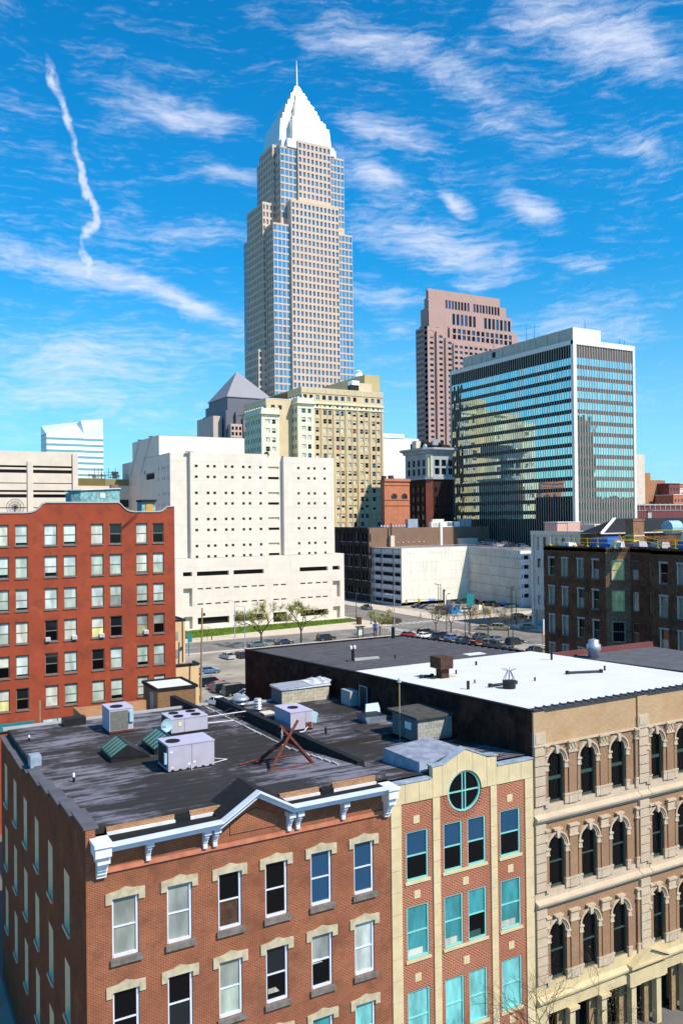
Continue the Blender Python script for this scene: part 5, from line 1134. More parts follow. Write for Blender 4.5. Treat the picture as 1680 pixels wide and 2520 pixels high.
# per-pane tilt of a fraction of a degree, as real curtain walls have
def tilted(fr, a, b, c, d):
    t1, t2, t3 = (R.gauss(0, .0035) for _ in range(3))
    return [fr.P(a+.04, c, .0), fr.P(b-.04, c, t1), fr.P(b-.04, d, t1+t2), fr.P(a+.04, d, t2)]
cells.sort(key=lambda q_: (-q_[1][0]//12, -q_[1][3]))
rest = G(); cnt = 0
for ax, (a, b, c, d) in cells2+cells:
    fr = FLx if ax == 'x' else FLy
    mi = R.choice((0, 0, 1, 2)); pts = tilted(fr, a, b, c, d)
    if cnt < 300:
        gg = G(); bk = [tuple(p) for p in pts]; off = fr.P(0, 0, -.08); z0_ = fr.P(0, 0, 0); dv = [off[i]-z0_[i] for i in range(3)]
        gg.hexa(pts, [tuple(p[i]+dv[i] for i in range(3)) for p in pts]); gg.f = [tuple(reversed(f)) for f in gg.f]
        part('window', gg, ['mirror_glass', 'mirror_glass_b', 'mirror_glass_c'][mi], L); cnt += 1
    else: rest.poly(pts, mi)
part('window_panes', rest, ['mirror_glass', 'mirror_glass_b', 'mirror_glass_c'], L, kind='stuff')
g = G(); 
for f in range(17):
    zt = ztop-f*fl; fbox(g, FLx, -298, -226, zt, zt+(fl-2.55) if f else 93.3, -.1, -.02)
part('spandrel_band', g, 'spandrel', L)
g = G()
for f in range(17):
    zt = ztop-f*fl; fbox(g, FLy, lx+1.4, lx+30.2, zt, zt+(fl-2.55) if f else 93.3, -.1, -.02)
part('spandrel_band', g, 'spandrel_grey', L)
g = G(); wall(g, FLx, -298, -290.6, 20, 88); part('end_strip', g, 'spandrel', L)
g = G(); fbox(g, FLx, -298, -226, 20, 30.2, -.1, .03); fbox(g, FLx, -246, -226, 20, 38.3, -.1, .035); part('lower_screen', g, 'spandrel', L)
for i in range(57):
    g = G(); s_ = -298+i*72/56; fbox(g, FLx, s_-.075, s_+.075, 20, 93.3, -.02, .14); part('mullion', g, 'alu', L)
for i in range(23):
    g = G(); s_ = lx+1.4+i*28.8/22; fbox(g, FLy, s_-.08, s_+.08, 20, 93.3, -.02, .16); part('mullion', g, 'alu', L)
g = G(); g.box(lx-.35, ly-.35, 20, lx+1.3, ly+1.0, 94.9); part('corner_pier', g, 'alu_white', L); g = G(); g.box(lx+30.25, ly-.35, 20, lx+31.4, ly+1.0, 94.9); part('corner_pier', g, 'alu_white', L)
g = G(); g.box(lx-.3, ly+73, 20, lx+.6, ly+74, 94.5); part('corner_pier', g, 'alu', L)
g = G(); g.box(lx-.35, ly-.36, 93.3, lx+31.4, ly+.8, 95.3); g.box(lx-.36, ly+.8, 93.3, lx+1.2, ly+74, 95.0); part('parapet', g, 'alu_white', L)
for k in range(10):
    g = G(); g.box(lx+.6, ly+.9+k*6.5, 95.0, lx+12, ly+.9+k*6.5+6.3, 99.6); part('plant_screen', g, 'penthouse_grey', L)
g = G(); g.box(lx+.58, ly+.6, 95.3, lx+14.5, ly+.88, 99.7); part('plant_screen', g, 'alu_white', L)
g = G(); g.box(lx+.55, ly+44, 96.2, lx+.59, ly+46, 98.4); part('louvre', g, 'slot_black', L)
g = G(); g.box(lx+1, ly+1, 94.2, lx+31, ly+73, 95.1); part('roof', g, 'concrete_grey', L)
for (x, y, h) in ((lx+3, ly+28, 6.5), (lx+3, ly+23.5, 5.5), (lx+3, ly+48, 7), (lx+3, ly+64, 6), (lx+8, ly+2, 4), (lx+27, ly+3, 3), (lx+29.4, ly+3, 3)):
    z = 99.6 if x < lx+10 else 95.2
    g = G(); g.tube((x, y, z), (x, y, z+h), .12, .05, n=5); part('aerial', g, 'dark_metal', L)
# low wing under the glass block
t = ent('grey_podium_wing', 'low grey windowless wing at the foot of the glass block', 'building', (222, 215, 0))
g = G(); g.box(211, 217, 0, 240, 224.5, 26.6); part('walls', g, 'concrete_grey_rib', t)
for k in range(9):
    g = G(); fbox(g, Fr('-y', 217), 211.5+k*3.1, 211.6+k*3.1, 4, 26.3, 0, .12); part('rib', g, 'concrete_grey', t)

# neighbours on the far side of the street, seen mirrored in the right face of the glass block
for nm, x0, x1, y0, y1, z, m, lab in (('slate_tower', 421, 436, 0, 25, 100, 'stone_charcoal', 'slate tower mirrored in the glass block'), ('slate_slab', 436.2, 441, 5, 25, 80, 'stone_charcoal', 'slate slab beside the slate tower, mirrored in the glass block'), ('low_mirrored_row', 442, 520, 5, 25, 44, 'brick_dark', 'low brown row mirrored at the foot of the glass block')):
    t = ent(nm, lab, 'building', (x0, y1, 0)); g = G(); fr_ = Fr('+y', y1); hs = [(-x1+1.5+k*3.5, -x1+3.5+k*3.5, 6+j*4, 8.3+j*4) for k in range(int((x1-x0-2)//3.5)) for j in range(int((z-8)//4))]
    wall(g, fr_, -x1, -x0, 0, z, hs, .3); g.box(x0, y0, 0, x1, y1-.31, z); part('walls', g, m, t); windows(t, fr_, hs, .28, [('dark_blue_glass', 1)], limit=0)
# ================================================================== parking garage and its neighbours
GA = ent('parking_garage', 'white multi-storey parking garage with open decks on its left side and cars on top', 'parking garage', (163, 248.8, 0))
gx, gy = 163.0, 248.8
FGx = Fr('-x', gx); FGy = Fr('-y', gy)
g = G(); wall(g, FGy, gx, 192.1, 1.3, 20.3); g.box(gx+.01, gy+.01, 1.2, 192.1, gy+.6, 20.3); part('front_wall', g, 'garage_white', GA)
for z in (18.4, 15.2, 12.0, 8.8, 5.4):
    g = G(); fbox(g, FGy, gx+1.2, 192, z, z+.05, .0, .03); part('wall_joint', g, 'garage_grey', GA)
g = G(); fbox(g, FGy, gx+1.2, gx+1.26, 4.5, 18.4, 0, .035); part('wall_joint', g, 'garage_grey', GA)
AX = [(192.1, 248.8), (195.1, 223.5)]
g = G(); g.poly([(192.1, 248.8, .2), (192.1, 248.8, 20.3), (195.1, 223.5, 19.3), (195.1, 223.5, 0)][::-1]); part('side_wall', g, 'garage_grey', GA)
for k in range(5):
    z = 17.6-k*3.4; g = G(); g.hexa([(192.06, 248.8, z), (192.12, 248.8, z), (195.12, 223.5, z-1.2), (195.06, 223.5, z-1.2)][::-1], [(192.06, 248.8, z+.08), (192.12, 248.8, z+.08), (195.12, 223.5, z-1.1), (195.06, 223.5, z-1.1)][::-1]); part('wall_joint', g, 'dark_metal', GA)
dh = []
for k in range(6):
    z = 17.9-k*3.17
    dh += [(-269.2, -268.0, z-1.35, z), (-267.6, -262.6, z-1.35, z), (-262.2, -254.6, z-1.35, z), (-254.2, -249.6, z-1.35, z)]
g = G(); wall(g, FGx, -269.4, -gy-.6, 0, 19.9, dh, .9); part('deck_side', g, 'garage_deck', GA)
for k in range(7):
    z = 18.05-k*3.17; g = G(); fbox(g, FGx, -269.4, -gy-.6, z, z+.22, 0, .12); part('deck_edge', g, 'concrete_grey', GA)
for s_ in (-267.8, -262.4, -254.4): g = G(); fbox(g, FGx, s_-.14, s_+.14, .1, 19.8, 0, .1); part('deck_post', g, 'dark_metal', GA)
windows(GA, FGx, dh, .88, [('slot_black', 1)], name='deck_opening')
rh = [(195.5, 196.2, 16.2-k*3.3, 17.6-k*3.3) for k in range(5)]+[(196.6, 199.2, 16.2-k*3.3, 17.6-k*3.3) for k in range(5)]
g = G(); wall(g, Fr('-y', 223.5), 195.1, 201, 0, 19.0, rh, .8); g.box(195.12, 223.52, 18.3, 225, 300, 19.2); part('right_end', g, 'white_panel', GA); windows(GA, Fr('-y', 223.5), rh, .78, [('slot_black', 1)], name='deck_opening')
g = G(); g.poly([(gx, gy, 20.15), (192.1, gy, 20.15), (195.1, 223.5, 19.15), (235, 223.5, 19.15), (235, 300, 20.15), (gx, 300, 20.15)]); part('roof_deck', g, 'road_pale', GA)
def rail(p, q_, n):
    for j in range(n+1):
        t_ = j/n; x, y, z = [p[i]+(q_[i]-p[i])*t_ for i in range(3)]
        g = G(); g.box(x-.07, y-.07, z, x+.07, y+.07, z+1.05); part('rail_post', g, 'rail_mauve', GA)
    g = G()
    for h in (.45, .95): g.tube((p[0], p[1], p[2]+h), (q_[0], q_[1], q_[2]+h), .07, n=4)
    part('rail', g, 'rail_mauve', GA)
rail((gx+.3, gy+.3, 20.1), (192.1, gy+.3, 20.1), 9); rail((192.1, gy+.2, 20.1), (195.0, 223.8, 19.1), 8)
g = G(); g.box(201, 292, 20.1, 209, 297, 22.6); g.box(200.5, 291.5, 22.6, 209.4, 297.3, 22.9); top('deck_hut', g, 'concrete_grey', 'small hut with a projecting roof on the garage top', 'hut', (201, 292, 20.1))
g = G(); g.box(204, 268, 20.1, 212, 274, 22.7); top('deck_box', g, 'concrete_tan', 'plain cream box hut between the cars on the garage top', 'hut', (204, 268, 20.1))

DL = ent('charcoal_stone_block', 'soot-dark stone block with tall narrow windows beside the pale concrete block', 'building', (163, 269.5, 0))
FD = Fr('-x', 162.3)
dcol = []; 
for b in range(4):
    s0 = -292+b*5.6
    for k in range(2 if b < 3 else 3): dcol.append((s0+.7+k*2.2, s0+2.0+k*2.2))
dz = [(22.2, 25.5), (17.3, 20.6), (12.6, 15.9), (7.7, 11.2), (2.6, 5.0)]
hD = grid(dcol, dz)
g = G(); wall(g, FD, -310, -269.5, 0, 27.6, hD, .5); g.poly([(162.3, 269.5, 27.6), (170, 269.5, 27.6), (170, 310, 27.6), (162.3, 310, 27.6)]); part('walls', g, 'stone_charcoal', DL); g = G(); g.box(162.35, 269.45, 0, 169.9, 269.49, 27.5); part('side_wall', g, 'brick_brown', DL)
windows(DL, FD, hD, .45, [('pane_dark', 3), ('pane_grey', 1), ('pane_black', 2)])
for (a, b, c, d) in hD:
    g = G(); fbox(g, FD, a-.15, b+.15, c-.22, c, 0, .15); part('sill', g, 'concrete_grey', DL)
for s_ in (-292.4, -286.7, -281.1, -275.5, -269.9):
    g = G(); fbox(g, FD, s_-.35, s_+.35, 6, 26.2, 0, .3); part('pilaster', g, 'stone_charcoal', DL)
for z0, z1, d_ in ((26.8, 27.7, .8), (6.3, 6.8, .4), (5.3, 5.7, .35)): g = G(); fbox(g, FD, -310, -269.4, z0, z1, 0, d_); part('cornice', g, 'stone_charcoal', DL)
BW = ent('brown_brick_block', 'low brown brick block with rooftop plant behind the garage', 'building', (170, 271, 0))
FB = Fr('-y', 271); bh = [(185.6, 188.0, 22.2, 25.6), (189.7, 192.7, 22.2, 25.6), (193.2, 195.5, 22.2, 25.6), (197.2, 198.3, 22.2, 25.6)]
g = G(); wall(g, FB, 170, 220.5, 0, 27.3, bh, .5); g.box(170, 271.05, 0, 220.45, 276, 27.2); part('walls', g, 'brick_brown', BW)
windows(BW, FB, bh, .45, [('pane_black', 1)])
g = G(); fbox(g, FB, 195.7, 196.7, 20, 29.6, 0, .3); part('white_pier', g, 'white_panel', BW)
g = G(); g.box(171.5, 269.0, 20.2, 173.2, 270.9, 24.4); part('white_stack', g, 'concrete_tan', BW)
g = G(); g.box(171.9, 269.5, 24.4, 172.3, 269.9, 29); part('flue', g, 'rust_dark', BW)
for i, (x0, x1, z, m, lab) in enumerate(((181.0, 185.6, 30.6, 'sheet_blue', 'blue-grey boxy roof plant left of the dark sandstone block'), (192.0, 205.8, 29.4, 'white_panel', 'long white roof plant with louvres behind the garage'), (193.9, 199.5, 30.4, 'concrete_tan', 'tan box behind the long white roof plant'), (206.2, 211.6, 30.5, 'sheet_blue', 'blue-grey boxy roof plant right of the long white one'), (211.8, 215.0, 28.8, 'maroon', 'small maroon roof box before the glass block'))):
    g = G(); g.box(x0, 271.5+(2 if i == 2 else 0), 27.25, x1, 273.3+(2 if i == 2 else 0), z)
    o = top('roof_plant', g, m, lab, 'roof plant', (x0, 271.5, 27.25), 'plant on the brown brick block')
    if i == 1:
        for a, b in ((192.5, 195.6), (199.5, 202.8)):
            gg = G(); gg.box(a, 271.4, 27.7, b, 271.49, 29.1); part('louvre', gg, 'slot_tan' if a < 196 else 'dark_metal', o)
            for q_ in range(5):
                gg = G(); gg.box(a+q_*.6, 271.35, 27.7, a+q_*.6+.12, 271.4, 29.1); part('louvre_fin', gg, 'white_panel', o)
for i in range(9):
    g = G(); x = 169.2+i*1.3; g.lathe(x, 271.9, [(.35, 27.25), (.5, 27.8), (.3, 28.4)], 8)
    top('roof_fan', g, 'galvanised', ('leftmost', 'second from left', 'third from left', 'fourth from left', 'middle', 'fourth from right', 'third from right', 'second from right', 'rightmost')[i]+' of nine small pale roof fans along the brown brick block', 'roof fan', (x, 271.9, 27), 'row of pale roof fans')
for i in range(8):
    g = G(); x = 171+i*2.4; g.lathe(x, 270.85, [(.05, 21.5), (.2, 21.6), (.2, 21.8), (.05, 21.9)], 8); part('wall_light', g, 'lamp_white', BW)

# ------------------------------------------------------------------ right hand side
t = ent('pale_grey_house', 'pale grey narrow building with tall windows left of the sooty brick building', 'building', (163.4, 182, 0))
F5 = Fr('-x', 163.4)
pz = [(21.6, 25.3), (16.7, 19.2), (11.9, 14.3), (6.4, 9.0)]
ph = [(-y-.55, -y+.75, a, b) for y in (179.6, 177.2, 172.4, 170.0, 165.2, 162.8) for a, b in pz]+[(-181, -176, .3, 4.6), (-174, -169, .3, 4.6)]
g = G(); wall(g, F5, -182.3, -150, 0, 26.7, ph, .35); g.poly([(163.4, 182.3, 26.7), (163.4, 150, 26.7), (180, 150, 26.7), (180, 182.3, 26.7)]); g.poly([(163.4, 150, 0), (180, 150, 0), (180, 150, 26.7), (163.4, 150, 26.7)]); g.poly([(163.4, 182.3, 0), (163.4, 182.3, 26.7), (180, 182.3, 26.7), (180, 182.3, 0)]); part('walls', g, 'pale_grey', t)
windows(t, F5, ph, .3, [('pane_grey', 2), ('pane_dark', 1)])
for s_ in (-182.3, -174.9, -167.7, -160.5):
    g = G(); fbox(g, F5, s_, s_+.8, 0, 26.7, 0, .35); part('pier', g, 'concrete_tan', t)
for z0, z1, d_ in ((25.9, 26.95, .4), (5.1, 5.6, .37)): g = G(); fbox(g, F5, -182.4, -150, z0, z1, 0, d_); part('cornice', g, 'concrete_tan', t)
t = ent('salmon_roof_block', 'salmon pink rendered block at the foot of the glass block', 'building', (197, 208, 0))
g = G(); g.box(197.5, 208, 0, 201.9, 214, 28.75); g.box(201.92, 207.8, 0, 207.5, 214, 28.85); part('walls', g, 'salmon', t); g = G(); g.box(197.3, 207.7, 28.9, 207.7, 214.2, 29.15); part('coping', g, 'white_trim', t)
t = ent('cream_roof_block', 'cream box building below the right face of the glass block', 'building', (214, 208, 0))
g = G(); g.box(214.4, 208, 0, 223, 215, 27.9); part('walls', g, 'concrete_tan', t); g = G(); g.box(214.2, 207.8, 27.9, 223.2, 215, 28.15); part('coping', g, 'white_trim', t)
t = ent('black_gabled_building', 'building with a black pitched roof and white verge behind the sooty brick one', 'building', (104.6, 100, 0))
g = G(); g.box(104.7, 100.2, 0, 140, 104.8, 28.0); part('walls', g, 'brick_dark', t)
g = G(); g.poly([(104.5, 100, 28.15), (140, 100, 28.15), (140, 102.5, 30.5), (110.4, 102.5, 30.5)]); g.poly([(104.5, 105, 28.1), (110.4, 102.5, 30.5), (140, 102.5, 30.5), (140, 105, 28.1)]); g.poly([(104.5, 105, 28.1), (104.5, 100, 28.15), (110.4, 102.5, 30.5)]); part('roof', g, 'black_roof', t)
g = G(); g.hexa([(104.2, 99.8, 28.1), (104.9, 99.8, 28.1), (110.7, 102.5, 30.45), (110.0, 102.5, 30.45)], [(104.2, 99.8, 28.3), (104.9, 99.8, 28.3), (110.7, 102.5, 30.65), (110.0, 102.5, 30.65)]); g.box(104.3, 99.75, 28.0, 140, 99.95, 28.16); part('verge', g, 'white_trim', t)
g = G(); g.lathe(0, 0, [(1.3, 0), (1.3, 2.6)], 14); g.v = [(117.6+z-.9, 97+x*.9, 28.9+y*.9) for x, y, z in g.v]; top('barrel_duct', g, 'sheet_blue_light', 'pale blue barrel duct at the right edge before the black roof', 'duct', (117.6, 97, 28.9))
t = ent('brick_chimney', 'broad square brick chimney standing before the black pitched roof', 'chimney', (107.3, 93, 26))
g = G(); g.box(104.2, 93, 24, 106.6, 94.6, 30.1); part('shaft', g, 'brick_chimney', t); g = G(); g.box(104.1, 92.9, 30.1, 106.7, 94.7, 30.45); part('cap', g, 'brick_chimney', t)
g = G(); g.box(104.15, 92.95, 27.7, 106.65, 94.65, 27.9); part('band', g, 'concrete_tan', t)

SB = ent('sooty_brick_building', 'soot-stained brick building with yellow scaffold rails and blue tarps on its roof', 'building', (77.3, 73, 0))
FS = Fr('-x', 77.3)
mainY = [83.1, 80.7, 78.0, 75.5]; rY = [65.4, 63.0, 60.6]
sz = [(23.35, 25.6), (19.6, 21.9), (15.9, 18.2), (12.2, 14.5), (8.5, 10.8)]
hm = grid([(-y, -y+1.08) for y in mainY], sz); hr_ = grid([(-y, -y+1.15) for y in rY], sz)
g = G(); wall(g, FS, -84.0, -73.3, 0, 27.2, hm, .25); wall(g, FS, -66.6, -50, 0, 27.3, hr_, .25)
hrec = grid([(-71.1, -70.1), (-68.6, -67.6)], sz); wall(g, Fr('-x', 79.3), -71.3, -66.6, 0, 27.3, hrec, .2)
g.poly([(77.3, 84, 0), (77.3, 84, 27.2), (95, 84, 27.2), (95, 84, 0)]); g.poly([(79.3, 66.6, 0), (77.3, 66.6, 0), (77.3, 66.6, 27.3), (79.3, 66.6, 27.3)])
part('walls', g, 'brick_dark', SB)
g = G(); g.poly([(77.3, 73.3, 0), (79.3, 71.3, 0), (79.3, 71.3, 27.2), (77.3, 73.3, 27.2)]); part('chamfered_corner', g, 'brick_chimney', SB)  # lighter brick paints the sunlight falling on this corner
g = G(); g.prism([(77.3, 50), (95, 50), (95, 84), (77.3, 84), (77.3, 73.3), (79.3, 71.3), (79.3, 66.6), (77.3, 66.6)], 26.6, 27.0); part('roof', g, 'tar', SB)
ch = [(('blind_grey','blind_grey'), 3), (('pane_grey','pane_grey'), 3), (('pane_black','pane_dark'), 3), (('pane_dark','pane_grey'), 1)]
windows(SB, FS, hm+hr_, .22, ch, 'lintel_stone'); windows(SB, Fr('-x', 79.3), hrec, .18, ch, 'lintel_stone')
for (a, b, c, d) in hm+hr_:
    g = G(); fbox(g, FS, a-.1, b+.1, d, d+.2, -.1, .05); part('lintel', g, 'concrete_grey', SB); g = G(); fbox(g, FS, a-.08, b+.08, c-.15, c, -.1, .08); part('sill', g, 'sill_stone', SB)
    g = G(); fbox(g, FS, a, a+.1, c, d, -.2, .03); part('jamb', g, 'stone_cream', SB)
# chamfered corner with yellow blinds
dv = Vector((1, -1, 0)).normalized(); nv = Vector((-1, -1, 0)).normalized(); ob = Vector((77.3, 73.3, 0))
for k, (z0, z1) in enumerate(sz[:4]):
    g = G()
    def cp(s_, z, d): p = ob+dv*s_+nv*d; return (p.x, p.y, z)
    for s0, s1, y0, y1, dd in ((.65, .75, z0, z1, .08), (2.05, 2.15, z0, z1, .08), (.65, 2.15, z0-.12, z0, .1), (.65, 2.15, z1, z1+.1, .1), (.75, 2.05, (z0+z1)/2-.03, (z0+z1)/2+.03, .06)):
        g.hexa([cp(s0, y0, dd), cp(s1, y0, dd), cp(s1, y0, -.05), cp(s0, y0, -.05)], [cp(s0, y1, dd), cp(s1, y1, dd), cp(s1, y1, -.05), cp(s0, y1, -.05)])
    wn = part('corner_window', g, 'lintel_stone', SB)
    g = G(); g.hexa([cp(.75, z0, .03), cp(2.05, z0, .03), cp(2.05, z0, -.03), cp(.75, z0, -.03)], [cp(.75, z1, .03), cp(2.05, z1, .03), cp(2.05, z1, -.03), cp(.75, z1, -.03)]); part('pane', g, 'blind_yellow' if k < 2 else 'pane_dark', wn)
# scaffold rails, tarps
sr = ent('yellow_guard_rails', 'yellow guard rails round the roof edge of the sooty brick building', 'guard rail', (77.6, 70, 27.2))
g = G(); pts = [(-83.2, 27.2), (-78.8, 27.2), (-76.6, 27.2), (-74.9, 27.2), (-72.2, 27.2), (-69.3, 27.9), (-65.9, 27.2), (-63.5, 27.2), (-60, 27.2)]
for k, (s_, z) in enumerate(pts):
    g = G(); g.tube((77.7, -s_, z), (77.7, -s_, z+1.1), .035, n=5); g.box(77.5, -s_-.18, z, 77.9, -s_+.18, z+.12); part('post', g, 'yellow_paint', sr)
for (a, za), (b, zb) in zip(pts[:-1], pts[1:]):
    for h in (.55, 1.1):
        g = G(); g.tube((77.7, -a, za+h*.9), (77.7, -b, zb+h*.9), .022, n=4); part('rail', g, 'yellow_paint', sr)
g = G(); g.box(78.6, 62.5, 29.2, 80.2, 67.3, 29.28)
for y in (62.6, 67.2, 65): g.tube((78.8, y, 27.1), (78.8, y, 29.2), .04, n=4)
g.tube((78.2, 72.6, 27.2), (78.2, 71.9, 28.9), .04, n=4); g.tube((78.2, 71.2, 27.2), (78.3, 71.9, 28.6), .04, n=4); g.box(78, 69.6, 28.0, 79, 72.0, 28.1)
top('yellow_scaffold', g, 'yellow_paint', 'yellow scaffold frame with a plank platform behind the guard rails, right of the chimney', 'scaffold', (78.8, 65, 27))
for (y0, y1, h, lab) in ((73.6, 76.6, 1.35, 'blue tarp-covered stack at the chamfered corner of the sooty brick building'), (58.5, 63.6, 1.15, 'long blue tarp-covered stack at the right edge of the sooty brick roof')):
    g = G(); g.hexa([(78, y0, 27), (80.5, y0, 27), (80.5, y1, 27), (78, y1, 27)], [(78.1, y0+.1, 27+h), (80.3, y0+.3, 27+h+.1), (80.4, y1-.2, 27+h), (78.1, y1-.1, 27+h-.08)]); top('tarped_stack', g, 'blue_tarp', lab, 'tarp', (79, y0, 27), 'blue tarped stacks')
for (y0, y1, x0, h, m, lab) in ((72.2, 73.3, 78, 1.1, 'white_trim', 'white wrapped bundle right of the corner blue tarp'), (77.0, 79.0, 79.5, 1.2, 'brick_tanhut', 'stack of tan boards left of the corner blue tarp'), (80.5, 82, 78.4, .6, 'white_trim', 'low white sack at the far roof corner'), (70.5, 71.6, 80, .9, 'hvac', 'grey bundle right beside the brick chimney, on its left'), (66.8, 68.6, 79.5, .9, 'hvac', 'grey bundle on the roof right of the brick chimney'), (62.2, 65.6, 81, 1.9, 'white_trim', 'big white wrapped load under the yellow platform')):
    g = G(); g.hexa([(x0, y0, 27), (x0+1.5, y0, 27), (x0+1.5, y1, 27), (x0, y1, 27)], [(x0+.1, y0+.15, 27+h), (x0+1.3, y0+.1, 27+h*.92), (x0+1.4, y1-.15, 27+h*.97), (x0+.15, y1-.1, 27+h)]); top('roof_bundle', g, m, lab, 'bundle', (x0, y0, 27), 'bundles on the sooty brick roof')
# far right brick buildings
FR = Fr('-y', 330)
t = ent('far_brick_mill', 'far orange-brown brick mill with a blank square tower right of the glass block', 'building', (374, 330, 0))
fh = [(377.6, 378.6, z, z+2) for z in (39, 42, 45, 48)]+[(380, 381, z, z+2) for z in (39, 48)]
g = G(); wall(g, FR, 373.8, 396, 20, 50.8, fh, .4); g.box(373.9, 330.05, 20, 396, 350, 50.6); g.box(375.5, 331, 50.8, 385.1, 345, 54.9); part('walls', g, 'brick_far', t); windows(t, FR, fh, .35, [('pane_dark', 1)])
for nm, x0, x1, y, z, m, lab in (('maroon_brick_house', 389.5, 398.4, 322, 48.3, 'maroon', 'far dark maroon brick house before the mill'), ('far_cream_wall_house', 398.4, 411, 322, 45.6, 'concrete_tan', 'far cream rendered house at the right edge'), ('far_brown_house', 400.5, 425, 335, 49.2, 'brick_far', 'far brown brick house at the right edge behind the cream one'), ('far_red_stair_tower', 384.4, 395.2, 315, 41.8, 'terracotta', 'far small red stair tower before the mill'), ('far_dark_shed', 396, 420, 312, 40.5, 'black_roof', 'far dark flat-roofed shed at the right edge')):
    g = G(); g.box(x0, y, 20, x1, y+12, z); t = ent(nm, lab, 'building', (x0, y, 20)); part('walls', g, m, t)
    g = G(); g.box(x0-.3, y-.3, z, x1+.3, y+12, z+.5); part('parapet', g, 'concrete_tan' if m != 'maroon' else 'maroon', t)
    wz2 = [(x0+1.2+k*2.6, x0+2.2+k*2.6, z-3.6, z-2) for k in range(int((x1-x0-1)//2.6))]
    windows(t, Fr('-y', y), wz2, -.03, [('pane_dark', 1)])
t = ent('far_water_tank', 'small blue-grey ventilator on the roofs at the right edge', 'tank', (403, 316, 41)); g = G(); g.lathe(402.5, 316, [(2.2, 41), (1.8, 43.5), (1.2, 44), (1.2, 45), (.2, 45.6)], 10); part('drum', g, 'sheet_blue', t)
t = ent('dark_arcaded_row', 'far dark brick row with small arched windows and a banner', 'building', (305.9, 270, 0)); F7 = Fr('-y', 270)
ah = [(307+k*1.72, 307.9+k*1.72, z, z+h) for k in range(16) for z, h in ((33.6, 1.4), (31.4, 1.2), (29.6, 1.1))]
g = G(); wall(g, F7, 300, 345, 20, 35.8, ah, .3); g.box(300, 270.05, 20, 345, 280, 35.7); part('walls', g, 'maroon', t); windows(t, F7, ah, .25, [('pane_grey', 2), ('pane_dark', 3)])
g = G(); fbox(g, F7, 300, 345, 35.5, 36.1, 0, .4); fbox(g, F7, 300, 345, 33.1, 33.3, 0, .2)
for k in range(12): fbox(g, F7, 306.2+k*3.44, 306.5+k*3.44, 33.3, 36.4, 0, .3)
part('stone_bands', g, 'concrete_grey', t)
g = G(); fbox(g, F7, 311.7, 314.2, 29.2, 33.6, .3, .36, 0); fbox(g, F7, 311.7, 314.2, 32.2, 33.6, .3, .375, 1); part('banner', g, ['concrete_grey', 'maroon'], t)
g = G(); g.box(330, 300, 20, 345, 320, 62); top('far_beige_sliver', g, 'concrete_tan', 'sliver of a beige tower just right of the glass block', 'building', (330, 300, 20))

# ================================================================== ground, streets, lot
def flat(name, pts, z, m, kind='structure'):
    g = G(); g.poly([(x, y, z) for x, y in pts]); return struct(name, g, m)
g = G(); g.poly([(-800, -400, 0), (2500, -400, 0), (2500, 3500, 0), (-800, 3500, 0)]); struct('ground', g, 'ground_grey')
flat('parking_lot', [(36, 80), (96, 80), (96, 187.4), (36, 187.4)], .004, 'asphalt_lot')
flat('bounce_ground', [(-70, -10), (7.6, -10), (7.6, 88), (-70, 88)], .004, 'asphalt_lot')  # warm ground added beside the block to bounce light onto its side wall
flat('front_street', [(7.6, 8), (80, 8), (80, 30), (7.6, 30)], .004, 'ground_grey'); flat('front_pavement', [(7.6, 30), (80, 30), (80, 35.9), (7.6, 35.9)], .01, 'ground_grey')
flat('road', [(-100, 188.5), (400, 188.5), (400, 205.5), (-100, 205.5)], .008, 'asphalt')
flat('cross_street', [(131, 205.5), (149, 205.5), (149, 420), (131, 420)], .008, 'asphalt')
flat('cross_street_near', [(141, 60), (157, 60), (157, 188.5), (141, 188.5)], .008, 'asphalt')
flat('parking_lot_east', [(97, 130), (140, 130), (140, 187.4), (97, 187.4)], .004, 'asphalt_lot')
flat('garage_lot', [(158, 212), (210, 212), (210, 249), (158, 249)], .012, 'asphalt_lot')
def pave(name, x0, y0, x1, y1, m='sidewalk', z=.13):
    g = G(); g.box(x0, y0, .0, x1, y1, z); struct(name, g, m)
pave('sidewalk_north', 30, 205.5, 131, 228.5); pave('sidewalk_corner', 149, 205.5, 157.9, 420); pave('sidewalk_garage', 158, 205.5, 230, 211.9); pave('sidewalk_jail_side', 128.95, 228.5, 131, 420); pave('sidewalk_south', 30, 187.4, 141, 188.5); pave('sidewalk_east', 157, 110, 190, 188.5); pave('sidewalk_lot', 140, 110, 141, 187.4)
g = G(); g.box(98, 228.5, 0, 129, 229.2, .12); 
# lawn strip in front of the pale block: real blades over a green bed
g = G(); g.prism([(60, 210.3), (127.5, 218.9), (131.5, 222.5), (128.5, 226), (60, 226)], .13, .22)
rg = random.Random(5)
for _ in range(16000):
    x = rg.uniform(62, 128.5); y = rg.uniform(210.6+(x-60)*.123, 225.8); a = rg.uniform(0, 3.14); r_ = .22; h = rg.uniform(.15, .4)
    dx, dy = math.cos(a)*r_, math.sin(a)*r_
    g.v += [(x-dx, y-dy, .2), (x+dx, y+dy, .2), (x+rg.uniform(-.1, .1), y+rg.uniform(-.1, .1), .2+h)]; k = len(g.v); g.f.append((k-3, k-2, k-1)); g.m.append(0)
top('lawn', g, 'grass', 'green grass strip in front of the pale concrete block', 'grass', (0, 0, 0), kind='stuff')
